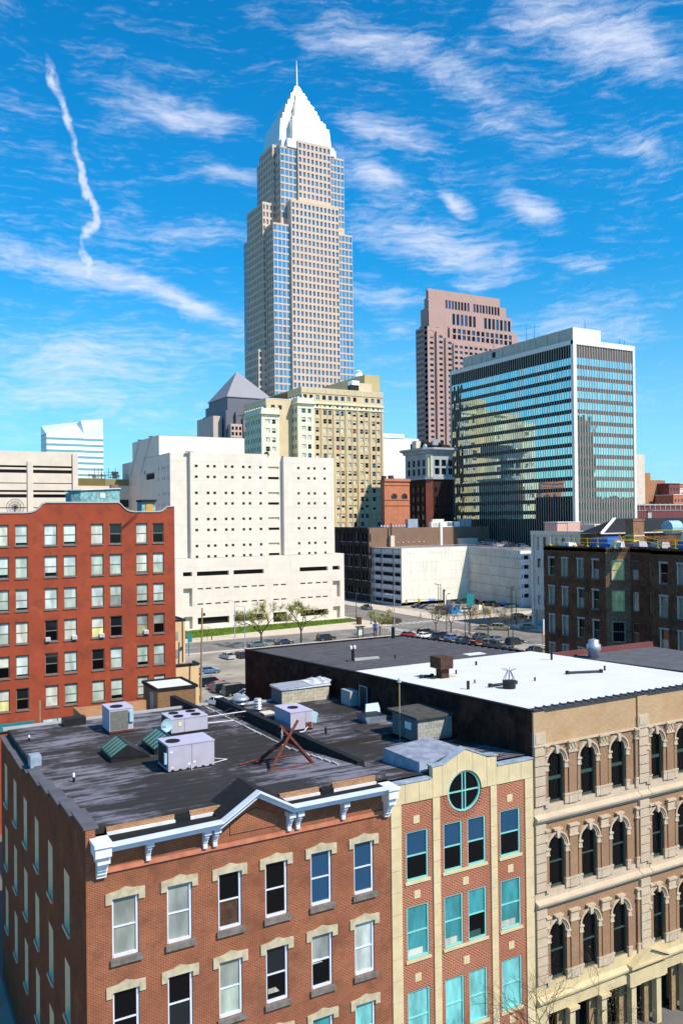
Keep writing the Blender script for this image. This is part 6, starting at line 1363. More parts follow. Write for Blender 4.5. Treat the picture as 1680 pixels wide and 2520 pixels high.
# crosswalks, lane lines, stall lines
def line(name, x0, y0, x1, y1, w_, m, z=.014):
    g = G(); d = Vector((x1-x0, y1-y0)).normalized(); nx, ny = -d.y*w_/2, d.x*w_/2
    g.poly([(x0-nx, y0-ny, z), (x1-nx, y1-ny, z), (x1+nx, y1+ny, z), (x0+nx, y0+ny, z)]); o = struct(name, g, m); return o
for k in range(9): line('crosswalk_stripe', 131.9+k*1.9, 206.2, 131.9+k*1.9, 209.8, .7, 'line_white')
for k in range(8): line('crosswalk_stripe', 126.2, 189.8+k*1.9, 129.6, 189.8+k*1.9, .7, 'line_white'); line('crosswalk_stripe', 150.5, 189.8+k*1.9, 153.6, 189.8+k*1.9, .7, 'line_white')
for k in range(10): line('lane_line', 40+k*8.5, 197, 44+k*8.5, 197, .18, 'line_white')
line('lane_line', 124.5, 189, 124.5, 197, .4, 'line_white')
for k in range(13):
    y = 134+k*2.75; line('stall_line', 57.5, y, 63, y, .13, 'line_yellow'); line('stall_line', 63, y, 68.5, y, .13, 'line_yellow')
line('stall_line', 63, 130, 63, 172, .14, 'line_yellow')
for k in range(6): line('stall_line', 67.5+k*2.75, 172.5, 67.5+k*2.75, 177.8, .13, 'line_yellow')
for k in range(26):
    a = R.uniform(57, 92); b = R.uniform(130, 186); g = G(); pts = [(a+R.uniform(.5, 1.6)*math.cos(t_*.9), b+R.uniform(.25, .8)*math.sin(t_*.9), .016) for t_ in range(7)]; g.poly(pts); struct('oil_stain', g, 'asphalt')
g = G(); g.poly([(x, y, .02) for x, y in ((55, 60), (95, 60), (95, 122), (55, 122))])
# ================================================================== things on the front roofs
def zat(y): return zr(y)
def hvac(name, label, x0, x1, y0, y1, zt, fans, seams=(), panel=None, extra=None, group='rooftop air handlers'):
    z0 = zat((y0+y1)/2); t = ent(name, label, 'air handler', (x0, y0, z0), group)
    g = G(); g.box(x0-.02, y0-.02, z0, x1+.02, y1+.02, z0+.16); part('curb', g, 'black_metal', t)
    g = G(); g.box(x0, y0, z0+.16, x1, y1, zt-.03, 0); part('casing', g, 'hvac', t)
    g = G(); g.box(x0-.03, y0-.03, zt-.03, x1+.03, y1+.03, zt+.02); part('lid', g, 'hvac_top', t)
    for fx, fy, r in fans:
        g = G(); g.lathe(fx, fy, [(r, zt+.02), (r, zt+.07), (r*.93, zt+.07), (r*.93, zt+.03)], 20, cap=False); g.lathe(fx, fy, [(r*.93, zt+.035), (.01, zt+.036)], 20, cap=False)
        for q_ in range(10):
            a = math.pi*q_/10; g.tube((fx-r*.9*math.cos(a), fy-r*.9*math.sin(a), zt+.065), (fx+r*.9*math.cos(a), fy+r*.9*math.sin(a), zt+.065), .006, n=3)
        part('fan', g, 'fan_dark', t)
    for s_ in seams:
        g = G(); g.box(s_-.012, y0-.012, z0+.2, s_+.012, y0-.001, zt-.05); part('seam', g, 'hvac_grille', t)
    return t, z0
t, z0 = hvac('air_handler', 'square lavender air handler with one fan and a grey coil face', 13.72, 15.3, 56.2, 58.2, 18.55, [(14.35, 56.9, .42)])
g = G(); g.box(13.78, 56.17, z0+.3, 14.95, 56.199, 18.42); 
for k in range(26): g.box(13.80+k*.044, 56.155, z0+.32, 13.81+k*.044, 56.17, 18.40)
part('coil_grille', g, 'hvac_grille', t)
g = G(); g.box(15.02, 56.05, z0+.75, 15.28, 56.19, 18.35); part('control_box', g, 'sheet_blue_light', t); g = G(); g.box(13.7, 56.15, z0+.1, 15.3, 56.19, z0+.24); part('base_rail', g, 'rust', t)
t, z0 = hvac('air_handler', 'largest lavender air handler, long, with one round fan at its left end', 14.2, 16.86, 45.15, 47.05, 18.62, [(14.72, 46.0, .40)], (15.55, ), )
g = G(); g.box(14.17, 45.5, z0+.3, 14.199, 46.9, 18.5); part('coil_grille', g, 'fan_dark', t)
g = G(); g.box(14.02, 45.25, z0+.55, 14.19, 45.42, z0+1.15); part('control_box', g, 'sheet_blue_light', t)
for k in range(6): g = G(); xx = 14.35+k*.44; g.box(xx, 45.12, z0+.17, xx+.16, 45.149, z0+.23); part('lift_hole', g, 'black_metal', t)
for xx, zz_, m in ((15.3, .38, 'lamp_white'), (15.62, .45, 'lamp_white'), (14.35, .30, 'blind_yellow'), (14.3, 1.15, 'lamp_white')):
    g = G(); g.box(xx, 45.135, z0+zz_, xx+.14, 45.148, z0+zz_+.09); part('sticker', g, m, t)
g = G(); g.tube((15.5, 45.0, z0), (15.5, 45.08, z0+.4), .02, n=5); g.tube((16.9, 45.6, z0+.12), (17.9, 45.9, z0+.12), .025, n=5); g.tube((17.9, 45.9, z0+.12), (16.9, 46.9, z0+.12), .025, n=5); top('conduit', g, 'white_trim', 'white bent conduit on the roof beside the largest air handler', 'conduit', (17, 46, z0), 'roof pipework')
t, z0 = hvac('air_handler', 'low lavender air handler with four round fans before the white roofed annex', 17.1, 19.6, 53.7, 55.8, 18.0, [(17.75, 54.2, .33), (18.95, 54.2, .33), (17.75, 55.25, .33), (18.95, 55.25, .33)], (18.0,))
g = G(); g.box(17.07, 53.8, z0+.25, 17.099, 55.7, 17.9); part('coil_grille', g, 'fan_dark', t)
g = G(); g.box(17.6, 53.67, 17.5, 17.78, 53.699, 17.75); part('sticker', g, 'blind_yellow', t)
t, z0 = hvac('air_handler', 'cube-shaped air handler right of the black fire wall with a pale side hood', 24.0, 25.6, 50.1, 52.6, 18.3, [(24.75, 51.3, .36)], (25.1,))
g = G(); g.hexa([(25.6, 50.5, z0+.5), (26.1, 50.5, z0+.3), (26.1, 52.2, z0+.3), (25.6, 52.2, z0+.5)], [(25.6, 50.5, 18.1), (26.25, 50.5, 17.95), (26.25, 52.2, 17.95), (25.6, 52.2, 18.1)]); part('hood', g, 'sheet_blue_light', t)
g = G(); g.box(25.1, 50.07, z0+.2, 25.55, 50.09, z0+.55); part('rust_panel', g, 'rust', t)
t = ent('condenser', 'small square condenser with black grilles beside the tall cube air handler', 'condenser', (23.6, 54, 17)); z0 = zat(54)
g = G(); g.box(23.6, 53.4, z0, 24.4, 54.2, z0+.62); part('grille', g, 'fan_dark', t); g = G(); g.box(23.57, 53.37, z0+.62, 24.43, 54.23, z0+.7); part('lid', g, 'concrete_tan', t)
for k in range(9): g = G(); g.box(23.62+k*.09, 53.375, z0+.03, 23.64+k*.09, 53.399, z0+.6); part('fin', g, 'hvac', t)
# skylights
for i, (x0, x1, y0, y1, lab) in enumerate(((12.1, 14.4, 49.25, 51.8, 'ridged skylight with five green glass panes, nearest the left wall'), (14.75, 16.9, 49.6, 52.3, 'ridged skylight half hidden behind the largest air handler'))):
    z0 = zat(50.5); xr_ = x0+1.0; zt = z0+.95; t = ent('skylight', lab, 'skylight', (x0, y0, z0), 'roof skylights')
    g = G(); g.hexa([(x0, y0, z0-.05), (x1, y0, z0-.05), (x1, y1, z0-.05), (x0, y1, z0-.05)], [(x0, y0, z0+.3), (x1, y0, z0+.12), (x1, y1, z0+.12), (x0, y1, z0+.3)]); g.hexa([(x0+.02, y0, z0+.27), (x1, y0, z0+.1), (x1, y1, z0+.1), (x0+.02, y1, z0+.27)], [(xr_-.01, y0, zt-.02), (xr_+.02, y0, zt-.02), (xr_+.02, y1, zt-.02), (xr_-.01, y1, zt-.02)]); part('curb', g, 'black_metal', t)
    n = 5; L_ = y1-y0
    for k in range(n):
        a, b = y0+L_*k/n+.05, y0+L_*(k+1)/n-.05; g = G(); g.poly([(x0+.05, b, z0+.345), (x0+.05, a, z0+.345), (xr_-.04, a, zt-.0), (xr_-.04, b, zt-.0)]); part('pane', g, 'skylight_glass', t)
    for k in range(n+1):
        yy = y0+L_*k/n; g = G(); g.tube((x0, yy, z0+.36), (xr_, yy, zt+.03), .04, n=4); part('bar', g, 'green_paint', t)
    g = G(); g.tube((xr_, y0, zt+.03), (xr_, y1, zt+.03), .06, n=5); g.tube((x0, y0, z0+.35), (x0, y1, z0+.35), .045, n=4); part('ridge', g, 'green_paint', t)
# rusty crossed frame with a dish
t = ent('rusty_antenna_stand', 'rusty crossed steel frame carrying a small white dish on the front roof', 'steel frame', (19.5, 42, 17.2))
def beam(g, p, q_, w_=.07): g.tube(p, q_, w_, n=4)
z0 = zat(42)
for p, q_ in (((18.5, 41.35, z0), (20.72, 42.35, 19.78)), ((21.35, 41.7, z0), (19.62, 42.35, 19.62)), ((18.75, 43.6, z0), (20.3, 42.4, 19.0))):
    g = G(); beam(g, p, q_, .105); part('beam', g, 'rust', t)
for p, q_ in (((17.6, 43.3, z0+.1), (19.4, 43.9, z0+.1)), ((18.5, 41.35, z0+.05), (21.35, 41.7, z0+.05)), ((18.7, 43.5, z0+.05), (21.0, 43.7, z0+.05))):
    g = G(); beam(g, p, q_, .06); part('foot_rail', g, 'rust', t)
g = G(); k0 = len(g.v)
for r_, d_ in ((.0, .0), (.2, .02), (.34, .07)):
    g.v += [(19.75-d_-.05, 42.25+r_*math.cos(2*math.pi*i/18)*.9, 19.25+r_*math.sin(2*math.pi*i/18)) for i in range(18)]
for j in range(2):
    for i in range(18): g.f.append((j*18+i, j*18+(i+1) % 18, (j+1)*18+(i+1) % 18, (j+1)*18+i)); g.m.append(0)
gd = G(); gd.v = [(x+.35*(y-42.25), y-.1, z) for x, y, z in g.v]; gd.f = g.f; gd.m = g.m
td = ent('white_dish', 'small white dish aerial clamped to the rusty crossed frame', 'satellite dish', (19.8, 42.2, 19.2), 'small dish aerials'); part('reflector', gd, 'lamp_white', td)
g = G(); g.tube((19.75, 42.2, 19.1), (19.4, 42.0, 19.35), .02, n=4); g.tube((19.75, 42.2, 19.1), (20.1, 42.35, 19.1), .03, n=4); part('arm', g, 'dark_metal', td)
t = ent('grey_dish', 'pale blue round dish aerial left of the four-fan air handler', 'satellite dish', (16.7, 53.6, 17), 'small dish aerials')
g = G(); z0 = zat(53)
for r_, d_ in ((.0, .0), (.25, .03), (.44, .1)): g.v += [(16.62+.4*d_, 53.2-d_, z0+.85+r_*math.sin(2*math.pi*i/20)) if False else (16.62+r_*math.cos(2*math.pi*i/20)*.95, 53.2-d_+r_*math.cos(2*math.pi*i/20)*.25, z0+.85+r_*math.sin(2*math.pi*i/20)) for i in range(20)]
for j in range(2):
    for i in range(20): g.f.append((j*20+i, j*20+(i+1) % 20, (j+1)*20+(i+1) % 20, (j+1)*20+i)); g.m.append(0)
part('reflector', g, 'sheet_blue_light', t); g = G(); g.tube((16.65, 53.3, z0), (16.65, 53.25, z0+.8), .04, n=6); g.tube((16.65, 53.25, z0+.7), (16.2, 52.8, z0+.95), .02, n=4); part('mast', g, 'dark_metal', t)
# block penthouse
def block_face(t, fr, s0, s1, z0, z1, bw_, bh_, m='cmu'):
    rows_ = int(round((z1-z0)/bh_)); bh_ = (z1-z0)/rows_
    for r_ in range(rows_):
        off = (r_ % 2)*bw_/2; s = s0-off
        while s < s1-.01:
            a, b = max(s, s0), min(s+bw_, s1)
            if b-a > .03:
                g = G(); fbox(g, fr, a+.008, b-.008, z0+r_*bh_+.007, z0+(r_+1)*bh_-.007, -.05, .008+R.uniform(0, .006)); part('block', g, m if R.random() < .75 else m+'_b', t)
            s += bw_
t = ent('block_stair_head', 'grey concrete block stair head with a dark slab roof against the party wall', 'stair head', (29.4, 43.3, 17)); z0 = zat(44)-.05
g = G(); g.box(29.42, 43.32, z0-.1, 32.02, 46.2, 18.55); part('core', g, 'cmu_mortar', t)
block_face(t, Fr('-y', 43.32), 29.42, 32.02, z0+.05, 18.5, .40, .205)
g = G(); g.box(29.40, 43.34, z0, 29.415, 46.2, 18.5); part('painted_shade_face', g, 'cmu_painted_shade', t)  # shade of the left face painted as a thin dark sheet
g = G(); g.box(29.2, 43.1, 18.55, 32.05, 46.5, 18.68); part('roof', g, 'roof_slab', t)
g = G(); g.box(29.37, 44.0, 17.75, 29.398, 44.7, 18.2); part('vent_panel', g, 'white_panel', t)
t = ent('block_bulkhead', 'long low tan block bulkhead with torn white sheeting on top', 'bulkhead', (27.3, 58.5, 16.9)); z0 = zat(59)-.05
g = G(); g.box(27.32, 58.52, z0-.1, 31.4, 60.4, 17.95); part('core', g, 'cmu_mortar', t)
block_face(t, Fr('-y', 58.52), 27.32, 31.4, z0+.05, 17.9, .55, .24, 'cmu_tan'); g = G(); g.box(27.30, 58.53, z0, 27.315, 60.4, 17.95); part('painted_shade_face', g, 'cmu_painted_shade', t)  # dark sheet on the left end paints its shade
g = G(); g.hexa([(27.2, 58.4, 17.95), (31.5, 58.4, 17.95), (31.5, 60.5, 17.95), (27.2, 60.5, 17.95)], [(27.2, 58.4, 18.05), (31.5, 58.45, 18.1), (31.5, 60.5, 18.2), (27.2, 60.5, 18.12)]); part('lid', g, 'galvanised', t)
g = G()
for k in range(9):
    a = 29.9+k*.18; g.poly([(a, 58.4, 18.1), (a+.3, 58.5, 18.16+R.uniform(0, .22)), (a+.2, 59.6, 18.2+R.uniform(.05, .35)), (a-.1, 60.3, 18.22)])
part('torn_sheet', g, 'white_trim', t)
g = G(); g.hexa([(25.0, 36.7, 17.1), (28.3, 36.7, 17.1), (28.3, 40.4, 17.1), (25.0, 40.4, 17.1)], [(25.0, 36.7, 18.2), (28.3, 36.7, 18.35), (28.2, 40.3, 18.3), (25.1, 40.3, 18.1)], 0, 1); top('sheeted_hatch', g, ['sheet_blue', 'sheet_top'], 'blue-grey sheeted hatch box behind the gable with the round window', 'roof hatch', (25, 36.7, 17.1))
t = ent('roof_lamp_post', 'tall thin yellow lamp post by the block stair head', 'lamp post', (29.25, 45.2, 17)); g = G(); g.tube((29.2, 45.0, 16.9), (29.2, 45.0, 20.6), .03, n=6); part('pole', g, 'yellow_pale', t)
g = G(); g.lathe(29.2, 45.0, [(.05, 20.55), (.15, 20.6), (.1, 20.78), (.03, 20.85)], 10); part('lamp', g, 'galvanised', t)
def vent(x, y, h, r, m, lab, capm=None, grp='roof vents', z0=None):
    z0 = zat(y)-.02 if z0 is None else z0
    t = ent('vent_pipe', lab, 'vent', (x, y, z0), grp); g = G(); g.lathe(x, y, [(r, z0), (r, z0+h*.6)], 10); part('pipe', g, m, t)
    g = G(); g.lathe(x, y, [(r*1.02, z0+h*.6), (r*1.02, z0+h), (r*.2, z0+h+.01)], 10); part('top', g, capm or m, t)
vent(9.45, 46.6, .5, .07, 'black_metal', 'black vent pipe with a white top, alone on the open left part of the roof', 'lamp_white')
vent(8.9, 57.6, .38, .06, 'black_metal', 'short white-topped vent pipe near the back left corner', 'lamp_white')
vent(25.75, 48.5, .42, .08, 'black_metal', 'black stub vent pipe in a square patch right of the black fire wall')
vent(20.0, 57.0, .8, .14, 'galvanised', 'galvanised vent stack behind the four-fan air handler')
g = G(); g.box(7.95, 51.0, 16.9, 8.55, 51.9, 17.55); top('metal_hatch', g, 'sheet_blue', 'dark blue metal box on the left parapet', 'roof hatch', (8, 50.5, 17))
g = G(); g.box(11.6, 60.3, 16.7, 13.1, 61.2, 17.35); top('black_box', g, 'black_metal', 'black rounded box at the back edge of the roof', 'roof box', (11.6, 60.3, 16.7))
g = G(); g.tube((10.4, 62.6, 12), (10.4, 62.6, 18.4), .07, n=6); top('utility_pole', g, 'wood_pole', 'pale square-topped pole behind the back edge of the roof', 'pole', (10.4, 62.6, 12))
t = ent('mushroom_vent', 'broad shiny mushroom vent behind the black fire wall', 'vent', (24.3, 58.7, 16.8)); z0 = zat(58)
g = G(); g.lathe(23.9, 58.4, [(.25, z0), (.25, z0+.7)], 12); part('neck', g, 'black_metal', t); g = G(); g.sm = True; g.lathe(23.9, 58.4, [(.62, z0+.78), (.66, z0+.86), (.5, z0+1.02), (.2, z0+1.1), (.01, z0+1.12)], 18); g.lathe(23.9, 58.4, [(.55, z0+.5), (.58, z0+.56), (.3, z0+.7)], 18); part('cap', g, 'galvanised', t)
t = ent('ringed_vent', 'stacked ring vent beside the mushroom vent', 'vent', (24.9, 57.5, 16.8))
g = G()
for k in range(4): g.lathe(24.9, 57.5, [(.26, z0+.15+k*.2), (.33, z0+.2+k*.2), (.26, z0+.33+k*.2)], 14)
part('rings', g, 'galvanised', t)
t = ent('twin_hood', 'open grey metal hood pair left of the block stair head', 'vent hood', (29.7, 50.2, 17)); z0 = zat(50)
g = G(); g.hexa([(29.5, 49.5, z0), (31.0, 49.5, z0), (31.0, 50.6, z0), (29.5, 50.6, z0)], [(29.2, 49.3, z0+.5), (30.9, 49.3, z0+.45), (30.9, 50.6, z0+.5), (29.2, 50.6, z0+.55)], 0, 1); part('box', g, ['sheet_blue', 'black_metal'], t)
g = G(); g.hexa([(30.0, 50.6, z0+.3), (31.3, 50.6, z0+.3), (31.3, 50.7, z0+.3), (30.0, 50.7, z0+.3)], [(30.3, 51.0, z0+.95), (31.3, 51.0, z0+.95), (31.3, 51.1, z0+.95), (30.3, 51.1, z0+.95)]); part('lid', g, 'sheet_blue_light', t)
t = ent('wall_cupboard', 'grey metal cupboard and door frame on the sooty party wall', 'cupboard', (31.4, 54.4, 17)); z0 = zat(55)
g = G(); g.box(31.3, 55.0, z0, 32.05, 56.4, z0+1.1); part('box', g, 'concrete_grey', t); g = G(); g.box(31.9, 53.6, z0+.2, 32.05, 54.5, z0+1.5); part('door', g, 'fan_dark', t)
g = G()
for a, b in (((31.88, 53.5, z0), (31.88, 53.5, z0+1.6)), ((31.88, 54.6, z0), (31.88, 54.6, z0+1.6)), ((31.88, 53.5, z0+1.6), (31.88, 54.6, z0+1.6))): g.tube(a, b, .05, n=4)
part('frame', g, 'concrete_grey', t)
g = G()
for a, b in (((19.7, 54.2, 17.75), (22.7, 54.6, 17.7)), ((22.7, 54.6, 17.7), (23.0, 55.4, 17.4)), ((19.7, 53.9, 17.4), (21.6, 54.1, 17.3)), ((25.2, 50.0, 17.25), (24.5, 49.2, 17.2)), ((24.5, 49.2, 17.2), (23.6, 49.2, 17.2))): g.tube(a, b, .032, n=6)
top('white_pipe_run', g, 'white_trim', 'white pipes running from the four-fan air handler over the black fire wall', 'pipes', (20, 55, 17), 'roof pipework')
rg = random.Random(3); g = G()
for k in range(7):
    x = 21+rg.uniform(0, 2.6); y = 55.2+rg.uniform(0, 2.4); p = (x, y, 17.0)
    for s_ in range(7):
        q_ = (p[0]+rg.uniform(-.5, .6), p[1]+rg.uniform(-.3, .3), 17.0+rg.uniform(0, .45)); g.tube(p, q_, .02, n=4); p = q_
top('cable_tangle', g, 'black_metal', 'tangle of black cables on the roof behind the four-fan air handler', 'cables', (22, 56, 17))
g = G()
for k in range(26): 
    yy = 40.3+k*.86; g.box(22.1+rg.uniform(-.06, .06), yy, zat(yy)-.02, 22.22, yy+.75, zat(yy)+.05)
top('kerb_of_timber', g, 'concrete_grey', 'thin broken timber kerb lying along the left foot of the black fire wall', 'kerb', (22.1, 40, 17))
# things on the white and ribbed roofs
t = ent('rusty_chimney', 'square rusty metal chimney cowl on the white roof', 'chimney', (35.7, 49.5, 19.4)); z0 = zw(49.5)
g = G(); g.box(35.6, 49.3, z0, 36.25, 50.0, z0+.75); part('stem', g, 'rust_dark', t); g = G(); g.box(35.3, 49.0, z0+.72, 36.4, 50.3, z0+1.55); part('cowl', g, 'rust_dark', t)
g = G(); g.lathe(36.0, 49.6, [(1.1, z0+.003), (.01, z0+.004)], 18, cap=False); part('rust_stain', g, 'rust_stain', t)
t = ent('drum_vent', 'round dark drum vent with a crown of bent wires on the white roof', 'vent', (36.6, 43.2, 19.6)); z0 = zw(43)
g = G(); g.lathe(36.7, 43.3, [(.42, z0), (.42, z0+.42), (.45, z0+.42), (.45, z0+.5), (.05, z0+.5)], 16); part('drum', g, 'black_metal', t)
g = G()
for k in range(8):
    a = math.pi*2*k/8; c_ = (36.7+.42*math.cos(a), 43.3+.42*math.sin(a), z0+.5); m_ = (36.7+.1*math.cos(a), 43.3+.1*math.sin(a), z0+1.15); e_ = (36.7+.5*math.cos(a), 43.3+.5*math.sin(a), z0+1.3); g.tube(c_, m_, .018, n=4); g.tube(m_, e_, .015, n=4)
part('wires', g, 'dark_metal', t)
for i, (x, y, h, r, lab) in enumerate(((34.4, 44.7, .55, .1, 'black vent pipe with a foot plate near the front left of the white roof'), (36.2, 46.3, .25, .05, 'tiny pipe stub between the front vent pipe and the rusty chimney'), (38.5, 45.1, .2, .05, 'tiny pipe stub right of the drum vent'), (40.0, 44.5, .25, .06, 'second tiny pipe stub right of the drum vent'), (41.6, 53.0, .3, .08, 'small hooked vent towards the back of the white roof'), (48.0, 51.4, 1.0, .09, 'tall black pipe at the back right of the white roof'), (47.0, 44.8, .35, .07, 'small vent stub at the right of the white roof'), (37.7, 50.4, .3, .06, 'small stub just right of the rusty chimney'))):
    vent(x, y, h, r, 'black_metal', lab, z0=zw(y))
for x0, y0, x1, y1, lab in ((43.7, 45.2, 46.0, 44.2, 'long grey bar lying on the right of the white roof'), (36.0, 44.4, 38.1, 44.3, 'grey pipe length lying behind the drum vent'), (34.6, 50.4, 35.5, 50.35, 'short grey bar lying left of the rusty chimney')):
    g = G(); g.tube((x0, y0, zw(y0)+.12), (x1, y1, zw(y1)+.12), .09, n=6); g.box(x0-.1, y0-.1, zw(y0), x0+.1, y0+.1, zw(y0)+.25); g.box(x1-.1, y1-.1, zw(y1), x1+.1, y1+.1, zw(y1)+.25); top('roof_bar', g, 'fan_dark', lab, 'metal bar', (x0, y0, 19.4), 'bars on the white roof')
t = ent('twin_lamp_stub', 'short black post with two small lamps on the ribbed black roof', 'lamp post', (36.0, 62.7, 18.7)); z0 = 18.74
g = G(); g.tube((36, 62.7, z0), (36, 62.7, z0+1.1), .13, n=8); part('post', g, 'black_metal', t)
for s_ in (-.18, .18): g = G(); g.lathe(36+s_, 62.7, [(.1, z0+1.1), (.12, z0+1.3), (.05, z0+1.4)], 8); part('lamp', g, 'lamp_white', t)
g = G(); g.hexa([(36.3, 62.9, z0), (38.6, 62.6, z0), (38.6, 63.0, z0), (36.3, 63.3, z0)], [(36.3, 62.9, z0+.2), (38.6, 62.6, z0+.2), (38.6, 63.0, z0+.2), (36.3, 63.3, z0+.2)]); top('roof_plank', g, 'concrete_grey', 'grey plank lying right of the twin lamp stub', 'plank', (36.3, 63, z0))
for i, (x, y, h, r, lab) in enumerate(((48.6, 76.0, 1.2, .18, 'black mushroom-topped vent at the far corner of the ribbed roof'), (39.5, 61.5, .4, .06, 'lone pipe stub in the middle of the ribbed roof'))): vent(x, y, h, r, 'black_metal', lab, z0=19.0-(y-56.6)*.0422)
t = ent('spun_exhaust', 'shiny spun metal exhaust fan standing before the sooty brick building', 'roof fan', (52.6, 47, 19.0))
g = G(); g.sm = True; g.lathe(56.4, 55.0, [(.5, 18.3), (.5, 18.9), (.62, 19.0), (.62, 19.5), (.45, 19.6), (.45, 19.9), (.15, 20.0)], 16); part('fan', g, 'galvanised', t)
t = ent('east_low_building', 'low building with a maroon parapet right of the white roof', 'building', (52, 40, 0)); g = G(); g.hexa([(53, 30, 0), (66, 30, 0), (66, 57, 0), (53, 57, 0)], [(53, 30, 18.4), (66, 30, 18.4), (66, 57, 18.3), (53, 57, 18.3)], 0, 1); part('walls', g, ['brick_dark', 'grey_roof'], t); g = G(); g.box(53, 56.7, 18.3, 66, 57.1, 18.75); g.box(52.8, 30, 18.3, 53.1, 56.7, 18.75); part('parapet', g, 'maroon', t)

# ================================================================== cars
def car_mesh(kind, paint):
    key = ('car', kind, paint)
    if key in WC: return WC[key]
    Lh = dict(sedan=2.35, suv=2.4, van=2.6, pickup=2.8, hatch=2.1)[kind]; wh = .92 if kind in ('sedan', 'hatch') else 1.0
    belt = .92 if kind in ('sedan', 'hatch') else 1.08; roof = dict(sedan=1.42, suv=1.78, van=2.05, pickup=1.8, hatch=1.5)[kind]
    prof = {'sedan': [(-Lh, .45), (-Lh, .85), (-Lh+.15, belt), (-Lh+.85, belt+.04), (.95, belt), (Lh-.2, .74), (Lh, .6), (Lh, .38)],
            'hatch': [(-Lh, .45), (-Lh, .9), (-Lh+.08, belt), (.9, belt), (Lh-.2, .76), (Lh, .6), (Lh, .38)],
            'suv': [(-Lh, .5), (-Lh, 1.0), (-Lh+.06, belt), (1.1, belt), (Lh-.15, .98), (Lh, .8), (Lh, .45)],
            'van': [(-Lh, .5), (-Lh, 1.0), (-Lh+.03, belt), (1.6, belt), (Lh-.1, .95), (Lh, .8), (Lh, .45)],
            'pickup': [(-Lh, .55), (-Lh, 1.05), (1.1, belt), (Lh-.15, .98), (Lh, .8), (Lh, .45)]}[kind]
    cab = {'sedan': [(-1.75, belt), (-1.15, roof-.02), (-.3, roof), (.35, roof-.03), (1.15, belt-.02)], 'hatch': [(-2.0, belt), (-1.65, roof-.05), (-.4, roof), (.3, roof-.03), (1.1, belt)],
           'suv': [(-2.33, belt), (-2.1, roof-.05), (-.4, roof), (.5, roof-.05), (1.2, belt)], 'van': [(-2.57, belt), (-2.45, roof-.05), (0, roof), (1.1, roof-.12), (1.9, belt)], 'pickup': [(-.5, belt), (-.35, roof-.03), (.5, roof-.03), (1.2, belt)]}[kind]
    g = G(); g.sm = False
    def side(pts, y0, y1, m, tum=0):
        b = [(x, -y0, z) for x, z in pts]; t_ = [(x, y0, z) for x, z in pts]
        n = len(pts); k = len(g.v); g.v += b+t_; g.f.append(tuple(k+j for j in reversed(range(n)))[::-1]); g.m.append(m); g.f.append(tuple(k+n+j for j in reversed(range(n)))); g.m.append(m)
        for j in range(n): g.f.append((k+j, k+n+j, k+n+(j+1) % n, k+(j+1) % n)); g.m.append(m)
    low = [(-Lh, .28)]+prof+[(Lh, .24)]
    side(low[::-1], wh, wh, 0)
    # tumblehome cabin: glass band with painted roof and pillars
    n = len(cab); k = len(g.v)
    yb, yt = wh-.05, wh-.24
    lvl = lambda z: yb+(yt-yb)*(z-belt)/(roof-belt)
    for sgn in (-1, 1): g.v += [(x, sgn*lvl(z), z) for x, z in cab]
    g.f.append(tuple(k+j for j in range(n))[::-1]); g.m.append(1); g.f.append(tuple(k+n+j for j in range(n))); g.m.append(1)
    for j in range(n-1):
        g.f.append((k+j, k+n+j, k+n+j+1, k+j+1)[::-1]); g.m.append(0 if 0 < j < n-2 else 1)
    for sgn in (-1, 1):
        for (xa, za), (xb, zb) in zip(cab[:-1], cab[1:]): g.tube((xa, sgn*(lvl(za)+.005), za), (xb, sgn*(lvl(zb)+.005), zb), .045, n=4, m=0)
        for xm in ((-.35,) if kind in ('sedan', 'hatch', 'pickup') else (-1.2, -.1)): g.tube((xm, sgn*(lvl(belt)+.01), belt), (xm+.03, sgn*(lvl(roof)+.01), roof-.03), .04, n=4, m=0)
        for xw in (-Lh+.95, Lh-.9):
            for rr_, mm, dd in ((.33, 2, .0), (.21, 3, .015)):
                c_ = [(xw+rr_*math.cos(2*math.pi*i/14), sgn*(wh+.01+dd), .33+rr_*math.sin(2*math.pi*i/14)) for i in range(14)]; k = len(g.v); g.v += c_+[(x, sgn*(wh-.2), z) for x, _, z in c_]
                o = tuple(k+i for i in range(14)); g.f.append(o if sgn < 0 else o[::-1]); g.m.append(mm)
                for i in range(14): g.f.append((k+i, k+14+i, k+14+(i+1) % 14, k+(i+1) % 14)); g.m.append(mm)
        g.box(-Lh-.02, sgn*.72-.16, .72, -Lh+.03, sgn*.72+.16, .88, 4); g.box(Lh-.04, sgn*.68-.18, .6, Lh+.02, sgn*.68+.18, .72, 5)
    if kind == 'pickup': g.box(-2.65, -.8, belt-.02, -.6, .8, belt+.02, 2)
    me = mesh('parked_car_body', g, [paint, 'pane_dark', 'tyre', 'rim', 'lamp_red', 'lamp_white']); WC[key] = me
    return me
